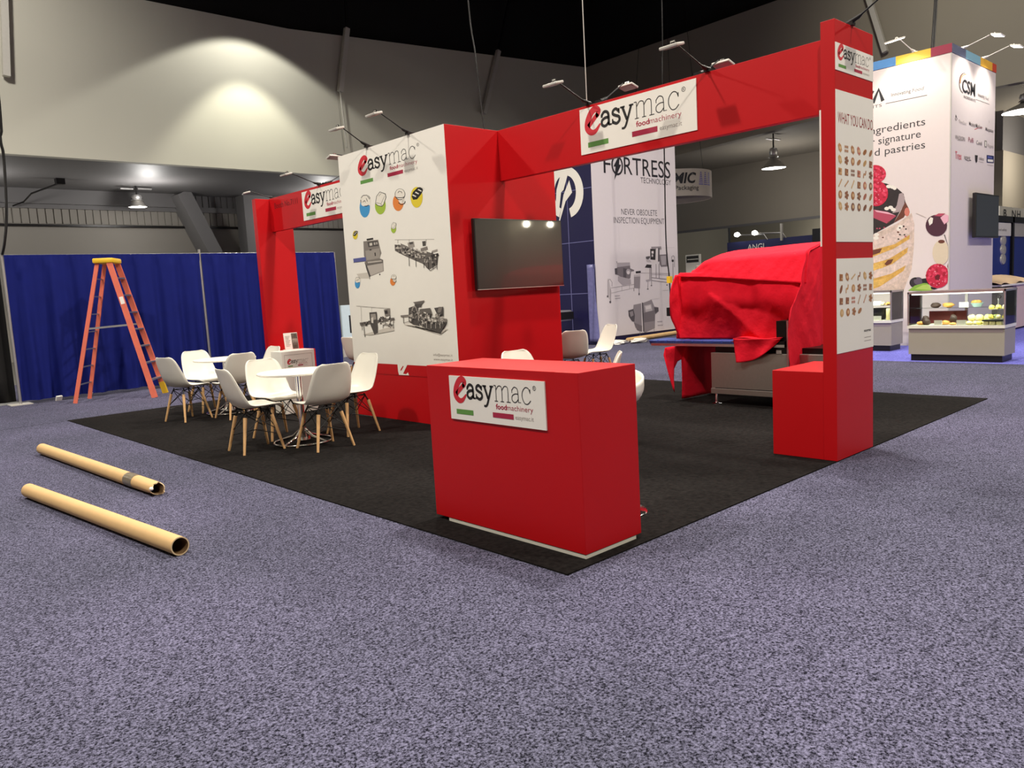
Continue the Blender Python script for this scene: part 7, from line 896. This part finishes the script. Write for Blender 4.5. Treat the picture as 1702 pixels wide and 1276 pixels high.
for k in range(3): item('pastry', 'small pale pastry on the shelf end of the second case', 'pastry', lump(11.72, 2.95+.09*k, .799, .04, .03, (M_GREYP, M_GOLD, M_CREAM)[k], .2), 'pastries in the second case')

# ---- stand at the right edge
t = thing('cloth_table', 'pale table with a rumpled cloth at the right picture edge', 'table', (16.9, 2.7, 0))
m = MB(); m.box(15.65, 16.6, 2.36, 3.4, .06, .92, M_CASE); m.box(16.6, 18.4, 2.30, 3.4, .04, .96, mk('pink_panel', rgb(222, 196, 190), .6)); m.box(15.5, 18.45, 2.27, 3.4, .955, .99, M_WHITE); m.build('table_body', t)
m = MB(); m.grid(lambda u, v: (15.45+2.9*u, 2.28+1.0*v, 1.0+.17*math.sin(u*PI*.9+.3)*math.sin(v*PI)+.03*math.sin(u*17+v*6)), 30, 14, mk('beige_cloth', rgb(206, 178, 146), .9)); mods(m.build('rumpled_cloth', t, 180), solid=.008)
t = thing('display_wall', 'dark blue display wall with three round emblems at the right edge', 'display', (21, 3.6, 0))
m = MB(); m.box(18.6, 24.2, 3.5, 3.7, 0, 2.45, mk('blue_display', rgb(24, 50, 140), .4)); m.box(20.68, 20.82, 3.44, 3.5, 0, 2.6, M_BMETAL); m.box(18.6, 24.2, 3.44, 3.5, 2.45, 2.6, M_BMETAL); m.box(20.82, 24.1, 3.46, 3.5, 2.1, 2.45, M_GREYP); m.build('panel', t)
m = MB(); m.box(19.2, 20.57, 3.455, 3.5, 2.11, 2.43, M_WHITE); m.text(planeY(3.455, .002), 'food safety', 19.45, 2.23, .75, .06, GL); m.build('plate', t)
for k in range(3): m = MB(); m.lathe([(0, .035), (.07, .035), (.075, .03), (.125, .03), (.14, 0), (0, 0)][::-1], M_GREYP, n=24); m.v = [(20.06+x*1.5, 3.5-z, 2.0-.235*k+y) for x, y, z in m.v]; m.build('emblem', t, 40)
t = thing('header_sign', 'white header sign reading B NH at the right edge', 'sign', (25, 4.6, 0))
m = MB(); m.box(23.8, 27.0, 4.6, 4.7, 2.62, 3.10, M_WHITE); P_ = planeY(4.6, .004)
m.text(P_, 'B', 24.18, 2.80, .30, .22, K, .02); m.text(P_, 'N', 25.02, 2.80, .40, .22, K, .01); m.text(P_, 'H', 25.55, 2.80, .36, .22, K, .01); m.build('sign_board', t)
m = MB(); m.beam((24.0, 4.65, 0), (24.0, 4.65, 2.62), .08, .08, M_BMETAL, (1, 0, 0)); m.beam((26.8, 4.65, 0), (26.8, 4.65, 2.62), .08, .08, M_BMETAL, (1, 0, 0)); m.build('posts', t)

# ---- far stand behind the machine
t = thing('far_stand', 'dark blue stand header far behind the cloth covered machine', 'stand', (29, 13.6, 0))
m = MB(); m.box(28.6, 28.8, 12.6, 16.6, 0, 3.02, mk('blue_header', rgb(40, 44, 92), .5)); m.text(lambda a, z: (28.59, 15.6-a, z), 'ANGL', 0, 2.62, .9, .24, M_WHITE, .01); m.build('header', t)
m = MB(); m.box(28.5, 29.6, 9.0, 12.6, 0, 3.25, mk('dark_wall', rgb(34, 34, 40), .6)); m.box(28.45, 28.55, 13.9, 13.98, 2.9, 3.6, M_GREYP); m.build('side_wall', t)
for k, (y, lb) in enumerate(((15.95, 'left bright floodlight far behind the machine'), (15.1, 'right bright floodlight far behind the machine'))):
    t = thing('floodlight', lb, 'lamp', (28.4, y, 3.2), group='floodlights on the far stand')
    m = MB(); m.blob((28.35, y, 3.32), .10, .13, .10, mk('flood_glow', (1, .97, .9), .5, noise=0, emit=14)); m.build('lamp_head', t, 60)
    m = MB(); m.tube([(28.4, y, 3.3), (28.5, y-1.2, 3.22), (28.6, y-1.3, 3.0)], .03, M_ALU, 6); m.build('arm', t)
t = thing('far_sign', 'small black and white sign left of the red cloth top', 'sign', (24, 15.2, 2.3))
m = MB(); m.box(23.9, 24.0, 14.95, 15.6, 1.6, 2.45, M_WHITE); m.box(23.88, 23.9, 15.0, 15.55, 2.15, 2.4, M_BMETAL); m.box(23.87, 23.88, 15.0, 15.5, 2.25, 2.28, M_WHITE); m.build('board', t); m = MB(); m.beam((23.95, 15.3, 0), (23.95, 15.3, 1.6), .06, .06, M_BMETAL, (1, 0, 0)); m.build('post', t)
# ---- glimpse through the gap beside the tower
t = thing('sign_board', 'pale sign with dark letter R in the gap beside the tower', 'sign', (8.0, 14.6, 0))
m = MB(); m.box(7.55, 8.6, 14.6, 14.66, .45, 1.30, mk('pale_blue_board', rgb(206, 224, 234), .5)); m.text(planeY(14.6, .003), 'R', 7.75, .62, .40, .42, K, .04); m.build('board', t)
m = MB(); m.box(7.55, 8.6, 14.66, 14.9, 0, .45, M_GREYP); m.build('foot', t)
m = MB(); m.box(9.2, 13.5, 26.95, 27.1, 2.05, 2.3, M_BMETAL); struct(m.build('trim_7'))
m = MB(); m.box(9.4, 13.0, 26.9, 27.0, .0, .75, M_LOWC); struct(m.build('trim_8'))
